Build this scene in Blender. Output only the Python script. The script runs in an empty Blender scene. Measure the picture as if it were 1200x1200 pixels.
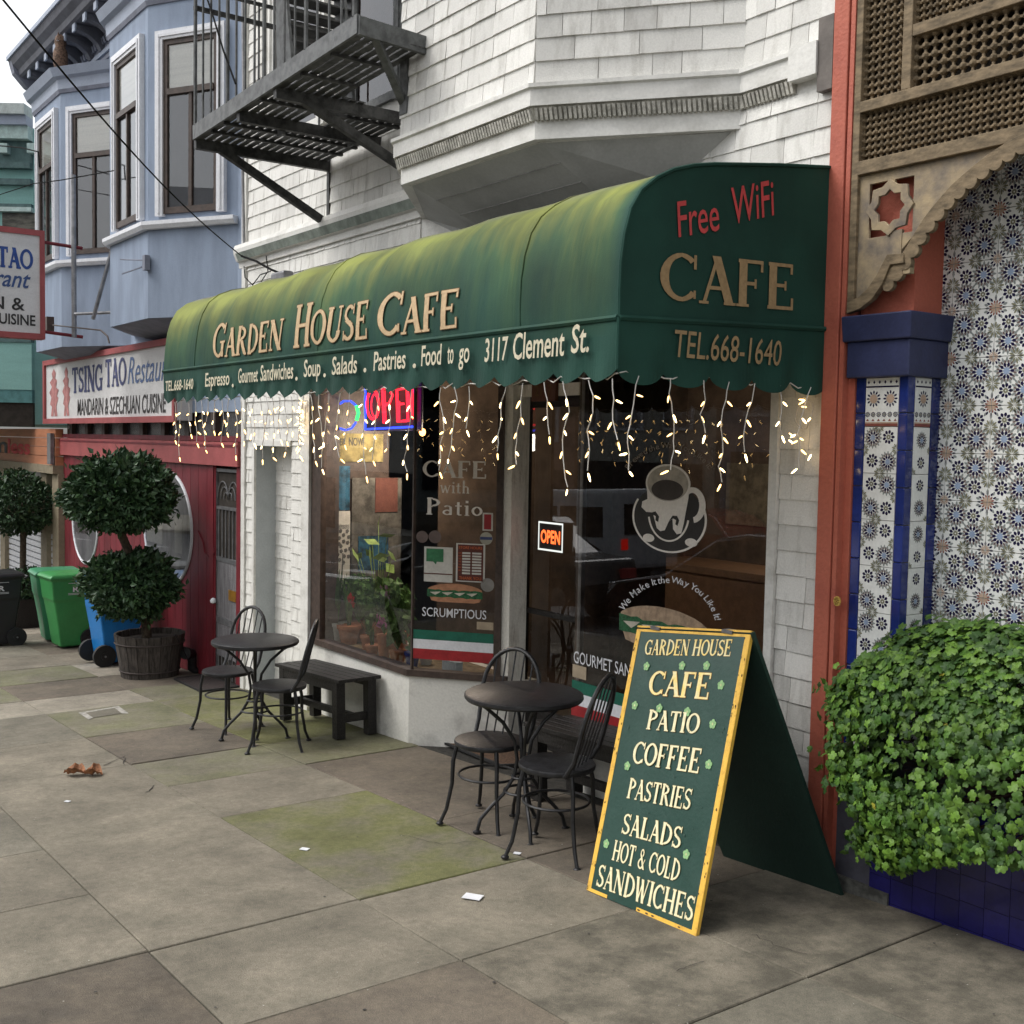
import bpy, math, random
import numpy as np
from mathutils import Vector, Matrix
random.seed(7); rng = np.random.default_rng(7)
S = bpy.context.scene
COL = S.collection
R_ = math.radians
# ------------------------------------------------------------------ camera
F = 1340.0
def nrm(v): v = np.array(v, float); return v/np.linalg.norm(v)
_X = -nrm([-970, -98, F]); _Z = nrm([-410, 22350, F]); _Z = -nrm(_Z-_Z.dot(_X)*_X); _Y = np.cross(_Z, _X)
RM = np.array([_X, np.cross(-_Z, _X) if np.cross(-_Z, _X)[2] > 0 else np.cross(_Z, _X), _Z])
CAM = np.array([0, -4.15, 1.70])
cd = bpy.data.cameras.new('camera'); cam = bpy.data.objects.new('camera', cd); COL.objects.link(cam)
cd.sensor_width = 36; cd.lens = F/1200*36; cd.clip_end = 2000; cd.clip_start = 0.05
rt, dn, fw = RM[:, 0], RM[:, 1], RM[:, 2]
cam.matrix_world = Matrix(((rt[0], -dn[0], -fw[0], CAM[0]), (rt[1], -dn[1], -fw[1], CAM[1]), (rt[2], -dn[2], -fw[2], CAM[2]), (0, 0, 0, 1)))
S.camera = cam
# ------------------------------------------------------------------ sky, sun, exposure
SUN_EL, SUN_AZ = 52, 215
w = bpy.data.worlds.new('World'); S.world = w; w.use_nodes = True
nt = w.node_tree; nt.nodes.clear()
sk = nt.nodes.new('ShaderNodeTexSky'); sk.sky_type = 'NISHITA'; sk.sun_disc = False
sk.sun_elevation = R_(SUN_EL); sk.sun_rotation = R_(SUN_AZ); sk.dust_density = 3; sk.air_density = 1.2
hs = nt.nodes.new('ShaderNodeHueSaturation'); hs.inputs['Saturation'].default_value = 0.16; hs.inputs['Value'].default_value = 1.0
bg = nt.nodes.new('ShaderNodeBackground'); bg.inputs['Strength'].default_value = 0.15
wo = nt.nodes.new('ShaderNodeOutputWorld')
nt.links.new(sk.outputs[0], hs.inputs['Color']); nt.links.new(hs.outputs[0], bg.inputs['Color']); nt.links.new(bg.outputs[0], wo.inputs[0])
sl = bpy.data.lights.new('sun', 'SUN'); sl.energy = 0.85; sl.angle = R_(35); sl.color = (1, .96, .9)
so = bpy.data.objects.new('sun', sl); COL.objects.link(so)
sd = Vector((math.sin(R_(SUN_AZ))*math.cos(R_(SUN_EL)), math.cos(R_(SUN_AZ))*math.cos(R_(SUN_EL)), math.sin(R_(SUN_EL))))
so.rotation_euler = sd.to_track_quat('Z', 'Y').to_euler(); so.location = (0, -8, 12)
S.view_settings.view_transform = 'Standard'; S.view_settings.look = 'None'; S.view_settings.exposure = 0.76; S.view_settings.gamma = 1
S.view_settings.use_curve_mapping = False
# ------------------------------------------------------------------ surveying: pixel of the photograph -> point of a real plane
def ray(px, py): return RM@np.array([px-600, py-600, F])
def oy(px, py, y=0.): r = ray(px, py); return CAM+r*((y-CAM[1])/r[1])
def ox(px, py, x): r = ray(px, py); return CAM+r*((x-CAM[0])/r[0])
def oz(px, py, z): r = ray(px, py); return CAM+r*((z-CAM[2])/r[2])
G0, GS = -.09, .052
def gz(x): return G0+GS*x
def gr(px, py): r = ray(px, py); t = (G0-CAM[2]+GS*CAM[0])/(r[2]-GS*r[0]); return CAM+r*t
def pj(p): c = RM.T@(np.array(p, float)-CAM); return (600+F*c[0]/c[2], 600+F*c[1]/c[2])
# ------------------------------------------------------------------ materials
def M(name, col, rough=.7, var=.12, scale=12, metal=0, col2=None, stretch=(1, 1, 1), bump=.15, bscale=60, spec=.4, fine=.06, mask=(.4, .62), emit=None, es=0, coat=0, tint=0, blotch=0):
    m = bpy.data.materials.new(name); m.use_nodes = True; t = m.node_tree; N = t.nodes; L = t.links; N.clear()
    out = N.new('ShaderNodeOutputMaterial'); b = N.new('ShaderNodeBsdfPrincipled'); L.new(b.outputs[0], out.inputs[0])
    tc = N.new('ShaderNodeTexCoord'); mp = N.new('ShaderNodeMapping'); mp.inputs['Scale'].default_value = stretch; L.new(tc.outputs['Object'], mp.inputs[0])
    nz = N.new('ShaderNodeTexNoise'); nz.inputs['Scale'].default_value = scale; nz.inputs['Detail'].default_value = 6; nz.inputs['Roughness'].default_value = .62; L.new(mp.outputs[0], nz.inputs[0])
    rp = N.new('ShaderNodeMapRange'); rp.inputs[1].default_value = mask[0]; rp.inputs[2].default_value = mask[1]; L.new(nz.outputs[0], rp.inputs[0])
    c2 = col2 if col2 else tuple(c*(1-2*var) for c in col)
    mx = N.new('ShaderNodeMix'); mx.data_type = 'RGBA'; mx.inputs[6].default_value = (*col, 1); mx.inputs[7].default_value = (*c2, 1); L.new(rp.outputs[0], mx.inputs[0])
    n2 = N.new('ShaderNodeTexNoise'); n2.inputs['Scale'].default_value = bscale; n2.inputs['Detail'].default_value = 4; L.new(tc.outputs['Object'], n2.inputs[0])
    r2 = N.new('ShaderNodeMapRange'); r2.inputs[1].default_value = .3; r2.inputs[2].default_value = .7; r2.inputs[3].default_value = 1-fine; r2.inputs[4].default_value = 1+fine; L.new(n2.outputs[0], r2.inputs[0])
    v = N.new('ShaderNodeVectorMath'); v.operation = 'SCALE'; L.new(mx.outputs[2], v.inputs[0]); L.new(r2.outputs[0], v.inputs['Scale'])
    last = v.outputs[0]
    if blotch:
        n4 = N.new('ShaderNodeTexNoise'); n4.inputs['Scale'].default_value = 1.15; n4.inputs['Detail'].default_value = 9; n4.inputs['Roughness'].default_value = .7; n4.inputs['Distortion'].default_value = .4; L.new(tc.outputs['Object'], n4.inputs[0]); r4 = N.new('ShaderNodeMapRange'); r4.inputs[1].default_value = .36; r4.inputs[2].default_value = .62; r4.inputs[3].default_value = 1-blotch; r4.inputs[4].default_value = 1+blotch*.35; L.new(n4.outputs[0], r4.inputs[0]); v4 = N.new('ShaderNodeVectorMath'); v4.operation = 'SCALE'; L.new(last, v4.inputs[0]); L.new(r4.outputs[0], v4.inputs['Scale']); last = v4.outputs[0]; n5 = N.new('ShaderNodeTexNoise'); n5.inputs['Scale'].default_value = 24; n5.inputs['Detail'].default_value = 9; n5.inputs['Roughness'].default_value = .8; L.new(tc.outputs['Object'], n5.inputs[0]); r5 = N.new('ShaderNodeMapRange'); r5.inputs[1].default_value = .34; r5.inputs[2].default_value = .62; r5.inputs[3].default_value = .74; r5.inputs[4].default_value = 1.08; L.new(n5.outputs[0], r5.inputs[0]); v5 = N.new('ShaderNodeVectorMath'); v5.operation = 'SCALE'; L.new(last, v5.inputs[0]); L.new(r5.outputs[0], v5.inputs['Scale']); last = v5.outputs[0]
    if tint:
        oi = N.new('ShaderNodeObjectInfo'); r3 = N.new('ShaderNodeMapRange'); r3.inputs[3].default_value = 1-tint; r3.inputs[4].default_value = 1+tint*.5; L.new(oi.outputs['Random'], r3.inputs[0])
        v2 = N.new('ShaderNodeVectorMath'); v2.operation = 'SCALE'; L.new(last, v2.inputs[0]); L.new(r3.outputs[0], v2.inputs['Scale']); last = v2.outputs[0]
    L.new(last, b.inputs['Base Color'])
    b.inputs['Roughness'].default_value = rough; b.inputs['Metallic'].default_value = metal; b.inputs['Specular IOR Level'].default_value = spec
    if coat: b.inputs['Coat Weight'].default_value = coat; b.inputs['Coat Roughness'].default_value = .08
    if bump:
        bp = N.new('ShaderNodeBump'); bp.inputs['Strength'].default_value = bump; bp.inputs['Distance'].default_value = .01; L.new(n2.outputs[0], bp.inputs['Height']); L.new(bp.outputs[0], b.inputs['Normal'])
    if emit: b.inputs['Emission Color'].default_value = (*emit, 1); b.inputs['Emission Strength'].default_value = es
    m.diffuse_color = (*col, 1)
    return m
def emis(name, col, s):
    m = bpy.data.materials.new(name); m.use_nodes = True; N = m.node_tree.nodes; N.clear()
    o = N.new('ShaderNodeOutputMaterial'); e = N.new('ShaderNodeEmission'); e.inputs[0].default_value = (*col, 1); e.inputs[1].default_value = s; m.node_tree.links.new(e.outputs[0], o.inputs[0]); return m
def glassm(name, tint=(.8, .82, .8), ior=1.5, rough=0.0, add=.0):
    m = bpy.data.materials.new(name); m.use_nodes = True; t = m.node_tree; N = t.nodes; L = t.links; N.clear()
    o = N.new('ShaderNodeOutputMaterial'); tr = N.new('ShaderNodeBsdfTransparent'); tr.inputs[0].default_value = (*tint, 1)
    g = N.new('ShaderNodeBsdfGlossy'); g.inputs['Roughness'].default_value = rough; g.inputs[0].default_value = (.95, .97, 1, 1)
    fr = N.new('ShaderNodeFresnel'); fr.inputs[0].default_value = ior
    ad = N.new('ShaderNodeMath'); ad.operation = 'MULTIPLY_ADD'; ad.inputs[1].default_value = 1.15; ad.inputs[2].default_value = add; ad.use_clamp = True; L.new(fr.outputs[0], ad.inputs[0])
    mx = N.new('ShaderNodeMixShader'); L.new(ad.outputs[0], mx.inputs[0]); L.new(tr.outputs[0], mx.inputs[1]); L.new(g.outputs[0], mx.inputs[2]); L.new(mx.outputs[0], o.inputs[0]); return m
white_sh = M('white_shingle_paint', (.72, .71, .67), .75, col2=(.44, .425, .385), scale=5, stretch=(3, 3, .7), mask=(.50, .80), bscale=120, bump=.2, fine=.07, tint=.18)
white_tr = M('white_trim_paint', (.73, .72, .68), .55, col2=(.46, .45, .41), scale=4, stretch=(1, 1, 1.5), mask=(.48, .78), tint=.05)
dirty_tr = M('weathered_moulding', (.58, .56, .50), .8, col2=(.32, .31, .27), scale=18, mask=(.38, .62), bump=.6)
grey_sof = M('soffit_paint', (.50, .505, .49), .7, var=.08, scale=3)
grey_pt = M('alcove_grey_paint', (.44, .47, .48), .6, var=.06, scale=3)
brown_fr = M('dark_brown_frame', (.075, .052, .042), .5, var=.2, scale=20)
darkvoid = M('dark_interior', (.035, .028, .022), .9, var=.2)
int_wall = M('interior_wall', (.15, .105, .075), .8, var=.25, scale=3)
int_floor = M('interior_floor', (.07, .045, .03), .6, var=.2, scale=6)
blue_w = M('blue_grey_stucco', (.265, .322, .42), .8, var=.09, scale=3, stretch=(2, 2, .4), bscale=140, bump=.35, fine=.05)
blue_l = M('pale_blue_trim', (.34, .385, .47), .6, var=.05, scale=6)
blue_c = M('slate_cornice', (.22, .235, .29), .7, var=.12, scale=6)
dark_c = M('dark_cornice_paint', (.13, .135, .16), .7, var=.15, scale=5)
cream = M('window_casing_white', (.72, .73, .76), .5, var=.04)
red_w = M('crimson_paint', (.195, .020, .030), .55, var=.18, scale=2.5, tint=.04, stretch=(2, 2, .6))
red_b = M('brick_red_paint', (.36, .085, .085), .6, var=.1, scale=4)
terra = M('terracotta_post_paint', (.46, .125, .078), .65, col2=(.35, .085, .058), scale=3, mask=(.45, .75), bump=.3)
teal = M('teal_paint', (.27, .50, .455), .7, var=.06, scale=3, stretch=(.4, .4, 2))
teal_d = M('dark_teal_trim', (.10, .17, .165), .7, var=.15)
orange_w = M('orange_board', (.50, .20, .10), .6, var=.1, scale=4, stretch=(.5, .5, 4))
olive = M('olive_beam', (.30, .25, .17), .7, var=.1)
cable_m = M('cable_black', (.012, .012, .012), .9, spec=.1, bump=0)
blk = M('black_iron', (.016, .016, .018), .42, var=.3, scale=25, spec=.5, bump=.25)
blk_wood = M('black_painted_wood', (.022, .02, .019), .5, var=.3, scale=14, stretch=(1, 6, 6), bump=.4)
fe_l = M('fire_escape_grey', (.12, .125, .125), .55, var=.25, scale=14)
fe_d = M('fire_escape_dark', (.068, .068, .066), .6, var=.35, scale=14)
awn = None
gold = M('gold_lettering', (.56, .40, .23), .7, var=.08, scale=40)
gold_d = M('gold_lettering_dull', (.36, .24, .12), .8, var=.1, scale=40)
valt = M('cream_lettering', (.66, .60, .44), .7, var=.1, scale=50)
redt = M('red_lettering', (.62, .07, .07), .7, var=.1)
bronze = M('umber_outline', (.16, .09, .035), .8, var=.1)
sg_green = M('sign_board_green', (.011, .047, .034), .45, col2=(.02, .06, .046), scale=6, mask=(.4, .7), bump=.1, coat=.15)
sg_dark = M('sign_board_back_green', (.012, .036, .027), .6, var=.1, scale=4)
yel = M('yellow_edge_paint', (.78, .47, .07), .5, col2=(.55, .30, .05), scale=30, mask=(.5, .7))
crm = M('cream_sign_letters', (.83, .76, .48), .55, var=.06, scale=40)
orng = M('orange_letter_outline', (.42, .17, .03), .6, var=.1)
lime = M('shamrock_green', (.28, .50, .22), .6, var=.15, scale=60)
wood_g = M('weathered_lattice_wood', (.235, .175, .105), .8, col2=(.10, .075, .045), scale=14, stretch=(1, 1, 3), mask=(.38, .66), bump=.25)
wood_a = M('weathered_spandrel_wood', (.36, .28, .17), .8, col2=(.14, .12, .105), scale=7, mask=(.36, .64), bump=.2)
navy = M('navy_capital_paint', (.032, .040, .105), .5, var=.15, scale=5)
cobalt = M('cobalt_tile', (.018, .035, .20), .15, var=.15, scale=6, bump=0, tint=.35, coat=.5)
cobalt_d = M('deep_blue_tile', (.016, .014, .13), .15, var=.15, scale=6, bump=0, tint=.35, coat=.5)
grout = M('grout', (.30, .29, .27), .9, var=.1)
t_white = M('tile_glaze_white', (.86, .87, .84), .22, var=.03, scale=9, bump=0, coat=.3, tint=.06)
t_navy = M('tile_print_navy', (.018, .014, .055), .25, var=.05, bump=0)
t_blue = M('tile_print_blue', (.33, .42, .58), .25, var=.1, bump=0)
t_grey = M('tile_print_grey_green', (.30, .33, .32), .25, var=.1, bump=0)
t_brown = M('tile_print_brown', (.20, .15, .14), .25, var=.1, bump=0)
t_olive = M('tile_print_olive', (.25, .245, .16), .25, var=.1, bump=0)
t_peach = M('tile_print_peach', (.55, .40, .30), .25, var=.1, bump=0)
t_red = M('tile_print_red', (.26, .08, .065), .25, var=.1, bump=0)
glass = glassm('window_glass', (.90, .88, .84), add=.0)
glass_up = glassm('upper_window_glass', (.93, .93, .93), add=.03)
blind = M('window_blind', (.86, .84, .76), .8, var=.05, scale=2, stretch=(.3, .3, 14), emit=None)
curtain = M('grey_curtain', (.15, .15, .155), .9, var=.08, scale=3)
brn_cur = M('brown_curtain', (.16, .11, .10), .9, var=.1)
rubber = M('black_rubber', (.02, .02, .02), .7, var=.1)
metal_g = M('galvanised_metal', (.28, .28, .29), .4, var=.15, metal=.6)
# canvas of the awning: green cloth bleached and grown over with yellow-green algae on its back and far end
def canvas():
    m = bpy.data.materials.new('awning_canvas'); m.use_nodes = True; t = m.node_tree; N = t.nodes; L = t.links; b = N['Principled BSDF']
    tc = N.new('ShaderNodeTexCoord'); ge = N.new('ShaderNodeNewGeometry'); sp = N.new('ShaderNodeSeparateXYZ'); L.new(ge.outputs['Position'], sp.inputs[0])
    mp = N.new('ShaderNodeMapping'); mp.inputs['Scale'].default_value = (1, .12, .16); L.new(ge.outputs['Position'], mp.inputs[0])
    nz = N.new('ShaderNodeTexNoise'); nz.inputs['Scale'].default_value = 4.6; nz.inputs['Detail'].default_value = 9; nz.inputs['Roughness'].default_value = .62; nz.inputs['Distortion'].default_value = .35; L.new(mp.outputs[0], nz.inputs[0])
    n3 = N.new('ShaderNodeTexNoise'); n3.inputs['Scale'].default_value = 2.2; n3.inputs['Detail'].default_value = 6; L.new(ge.outputs['Position'], n3.inputs[0])
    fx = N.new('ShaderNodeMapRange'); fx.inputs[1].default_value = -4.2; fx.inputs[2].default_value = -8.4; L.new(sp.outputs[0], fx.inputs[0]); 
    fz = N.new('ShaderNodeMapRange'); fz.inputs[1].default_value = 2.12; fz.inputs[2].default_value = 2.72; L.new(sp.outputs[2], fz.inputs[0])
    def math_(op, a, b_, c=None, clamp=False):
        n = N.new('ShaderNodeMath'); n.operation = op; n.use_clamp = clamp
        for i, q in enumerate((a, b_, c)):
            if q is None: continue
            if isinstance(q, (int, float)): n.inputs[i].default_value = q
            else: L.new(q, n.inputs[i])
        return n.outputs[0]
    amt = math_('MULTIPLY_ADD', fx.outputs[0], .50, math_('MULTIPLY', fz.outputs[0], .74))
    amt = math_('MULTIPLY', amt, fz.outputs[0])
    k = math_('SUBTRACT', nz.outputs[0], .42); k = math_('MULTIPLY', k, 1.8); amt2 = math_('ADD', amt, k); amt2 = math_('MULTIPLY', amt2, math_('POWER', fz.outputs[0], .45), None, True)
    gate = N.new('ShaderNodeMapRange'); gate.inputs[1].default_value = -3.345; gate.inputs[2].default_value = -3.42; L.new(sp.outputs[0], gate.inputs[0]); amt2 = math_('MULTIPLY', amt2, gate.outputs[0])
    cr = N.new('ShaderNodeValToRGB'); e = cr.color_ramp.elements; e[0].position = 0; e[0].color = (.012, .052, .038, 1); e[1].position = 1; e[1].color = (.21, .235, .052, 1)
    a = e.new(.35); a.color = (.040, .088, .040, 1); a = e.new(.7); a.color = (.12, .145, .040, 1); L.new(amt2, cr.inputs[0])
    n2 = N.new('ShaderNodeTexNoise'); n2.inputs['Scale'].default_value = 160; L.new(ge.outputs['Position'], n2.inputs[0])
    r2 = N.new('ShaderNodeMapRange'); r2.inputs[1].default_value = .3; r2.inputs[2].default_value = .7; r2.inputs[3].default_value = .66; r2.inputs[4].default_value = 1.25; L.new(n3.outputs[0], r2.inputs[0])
    gy = N.new('ShaderNodeMapRange'); gy.inputs[1].default_value = -1.10; gy.inputs[2].default_value = -.88; L.new(sp.outputs[1], gy.inputs[0]); gm = N.new('ShaderNodeMix'); gm.data_type = 'RGBA'; gyz = math_('MULTIPLY', gy.outputs[0], gate.outputs[0]); L.new(gyz, gm.inputs[0]); L.new(cr.outputs[0], gm.inputs[6]); gm.inputs[7].default_value = (.13, .13, .115, 1)  # hidden top tinted grey so less green bounces onto the bay soffit
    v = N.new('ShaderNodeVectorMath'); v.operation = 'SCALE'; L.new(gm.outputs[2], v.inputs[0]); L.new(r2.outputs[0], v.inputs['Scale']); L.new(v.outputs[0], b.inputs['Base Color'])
    b.inputs['Roughness'].default_value = .75; b.inputs['Specular IOR Level'].default_value = .25
    bp = N.new('ShaderNodeBump'); bp.inputs['Strength'].default_value = .35; bp.inputs['Distance'].default_value = .03
    ad = math_('ADD', math_('MULTIPLY', n2.outputs[0], .06), nz.outputs[0]); L.new(ad, bp.inputs['Height']); L.new(bp.outputs[0], b.inputs['Normal'])
    return m
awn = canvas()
# ------------------------------------------------------------------ object helpers
LOC = {}
def tag(o, label=None, cat=None, group=None, kind=None):
    if label: o['label'] = label
    if cat: o['category'] = cat
    if group: o['group'] = group
    if kind: o['kind'] = kind
    return o
def root(name, label, cat, loc=(0, 0, 0), group=None):
    o = bpy.data.objects.new(name, None); COL.objects.link(o); o.location = loc; LOC[o] = np.array(loc, float); o.empty_display_size = .1
    return tag(o, label, cat, group)
def rootloc(p): return LOC.get(p, np.zeros(3)) if p is not None else np.zeros(3)
def addob(name, me, parent, kind=None):
    o = bpy.data.objects.new(name, me); COL.objects.link(o)
    if parent is not None: o.parent = parent; LOC[o] = rootloc(parent)
    else: LOC[o] = np.zeros(3)
    if kind: o['kind'] = kind
    return o
class MB:
    def __init__(s): s.v = []; s.f = []; s.mi = []; s.m = 0
    def poly(s, pts, faces=None):
        n = len(s.v); s.v += [tuple(map(float, p)) for p in pts]
        for f in (faces if faces else [tuple(range(len(pts)))]): s.f.append(tuple(n+i for i in f)); s.mi.append(s.m)
        return s
    def box(s, a, b, rot=0, c=None):
        (x0, y0, z0), (x1, y1, z1) = a, b
        P = [(x0, y0, z0), (x1, y0, z0), (x1, y1, z0), (x0, y1, z0), (x0, y0, z1), (x1, y0, z1), (x1, y1, z1), (x0, y1, z1)]
        if rot:
            cx, cy = c if c else ((x0+x1)/2, (y0+y1)/2); cs, sn = math.cos(rot), math.sin(rot)
            P = [(cx+(x-cx)*cs-(y-cy)*sn, cy+(x-cx)*sn+(y-cy)*cs, z) for x, y, z in P]
        return s.poly(P, [(0, 3, 2, 1), (4, 5, 6, 7), (0, 1, 5, 4), (1, 2, 6, 5), (2, 3, 7, 6), (3, 0, 4, 7)])
    def hexa(s, P): return s.poly(P, [(0, 3, 2, 1), (4, 5, 6, 7), (0, 1, 5, 4), (1, 2, 6, 5), (2, 3, 7, 6), (3, 0, 4, 7)])
    def beam(s, a, b, w_, h, up=(0, 0, 1)):           # square bar from a to b
        a = np.array(a, float); b = np.array(b, float); d = nrm(b-a); u = np.array(up, float)
        sd_ = np.cross(d, u); sd_ = nrm(sd_) if np.linalg.norm(sd_) > 1e-6 else np.array([1., 0, 0]); u = np.cross(sd_, d)
        P = [p+i*sd_*w_/2+j*u*h/2 for p in (a, b) for i, j in ((-1, -1), (1, -1), (1, 1), (-1, 1))]
        return s.poly(P, [(0, 1, 2, 3), (7, 6, 5, 4), (0, 4, 5, 1), (1, 5, 6, 2), (2, 6, 7, 3), (3, 7, 4, 0)])
    def tube(s, pts, r, n=8, closed=False):
        pts = [np.array(p, float) for p in pts]; k = len(pts); rr = r if hasattr(r, '__len__') else [r]*k; base = len(s.v); U = None
        for i, p in enumerate(pts):
            if closed: d = nrm(pts[(i+1) % k]-pts[i-1])
            else: d = nrm(pts[min(i+1, k-1)]-pts[max(i-1, 0)])
            if U is None: U = np.cross(d, [0, 0, 1.]) if abs(d[2]) < .9 else np.cross(d, [1., 0, 0])
            U = nrm(U-U.dot(d)*d); V = np.cross(d, U)
            for j in range(n): a = 2*math.pi*j/n; s.v.append(tuple(p+rr[i]*(math.cos(a)*U+math.sin(a)*V)))
        for i in range(k if closed else k-1):
            for j in range(n):
                a, b = base+i*n+j, base+i*n+(j+1) % n; c, d_ = base+((i+1) % k)*n+(j+1) % n, base+((i+1) % k)*n+j; s.f.append((a, b, c, d_)); s.mi.append(s.m)
        if not closed: s.f.append(tuple(base+j for j in range(n))[::-1]); s.mi.append(s.m); s.f.append(tuple(base+(k-1)*n+j for j in range(n))); s.mi.append(s.m)
        return s
    def lathe(s, prof, c=(0, 0, 0), n=24, cap=True):   # prof: (r,z)
        base = len(s.v)
        for r, z in prof:
            for j in range(n): a = 2*math.pi*j/n; s.v.append((c[0]+r*math.cos(a), c[1]+r*math.sin(a), c[2]+z))
        for i in range(len(prof)-1):
            for j in range(n): s.f.append((base+i*n+j, base+i*n+(j+1) % n, base+(i+1)*n+(j+1) % n, base+(i+1)*n+j)); s.mi.append(s.m)
        if cap:
            s.f.append(tuple(base+j for j in range(n))[::-1]); s.mi.append(s.m); s.f.append(tuple(base+(len(prof)-1)*n+j for j in range(n))); s.mi.append(s.m)
        return s
    def disc(s, c, r, axis, h, n=20):
        a = np.array(axis, float); return s.tube([np.array(c)-a*h/2, np.array(c)+a*h/2], r, n)
    def prism(s, pts, d):                             # planar outline pushed along d, outline may be concave
        k = len(pts); d = np.array(d, float); A = [np.array(p, float) for p in pts]; base = len(s.v)
        s.v += [tuple(p) for p in A]+[tuple(p+d) for p in A]
        s.f.append(tuple(range(base, base+k))); s.f.append(tuple(range(base+2*k-1, base+k-1, -1))); s.mi += [s.m]*2
        for i in range(k): j = (i+1) % k; s.f.append((base+i, base+k+i, base+k+j, base+j)); s.mi.append(s.m)
        return s
    def mesh(s, name, mats, off=(0, 0, 0), smooth=False):
        me = bpy.data.meshes.new(name); o = np.array(off, float); vv = (np.array(s.v)-o).tolist() if s.v else []
        me.from_pydata(vv, [], s.f)
        for m in (mats if isinstance(mats, (list, tuple)) else [mats]): me.materials.append(m)
        if isinstance(mats, (list, tuple)): me.polygons.foreach_set('material_index', s.mi)
        if smooth:
            me.polygons.foreach_set('use_smooth', [True]*len(me.polygons))
            try: me.set_sharp_from_angle(angle=R_(38))
            except Exception: pass
        me.update(); return me
    def build(s, name, mats, parent=None, kind=None, label=None, smooth=False, bevel=0, fixn=False):
        me = s.mesh(name, mats, rootloc(parent), smooth)
        if fixn:
            import bmesh; bm = bmesh.new(); bm.from_mesh(me); bmesh.ops.recalc_face_normals(bm, faces=bm.faces); bm.to_mesh(me); bm.free()
        o = addob(name, me, parent, kind)
        if label: o['label'] = label
        if bevel: b = o.modifiers.new('bevel', 'BEVEL'); b.width = bevel; b.segments = 2; b.limit_method = 'ANGLE'
        return o
def copy_tree(o, parent=None):
    c = o.copy(); COL.objects.link(c)
    if parent is not None: c.parent = parent
    LOC[c] = LOC.get(o, np.zeros(3)).copy()
    for ch in o.children: copy_tree(ch, c)
    return c
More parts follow.
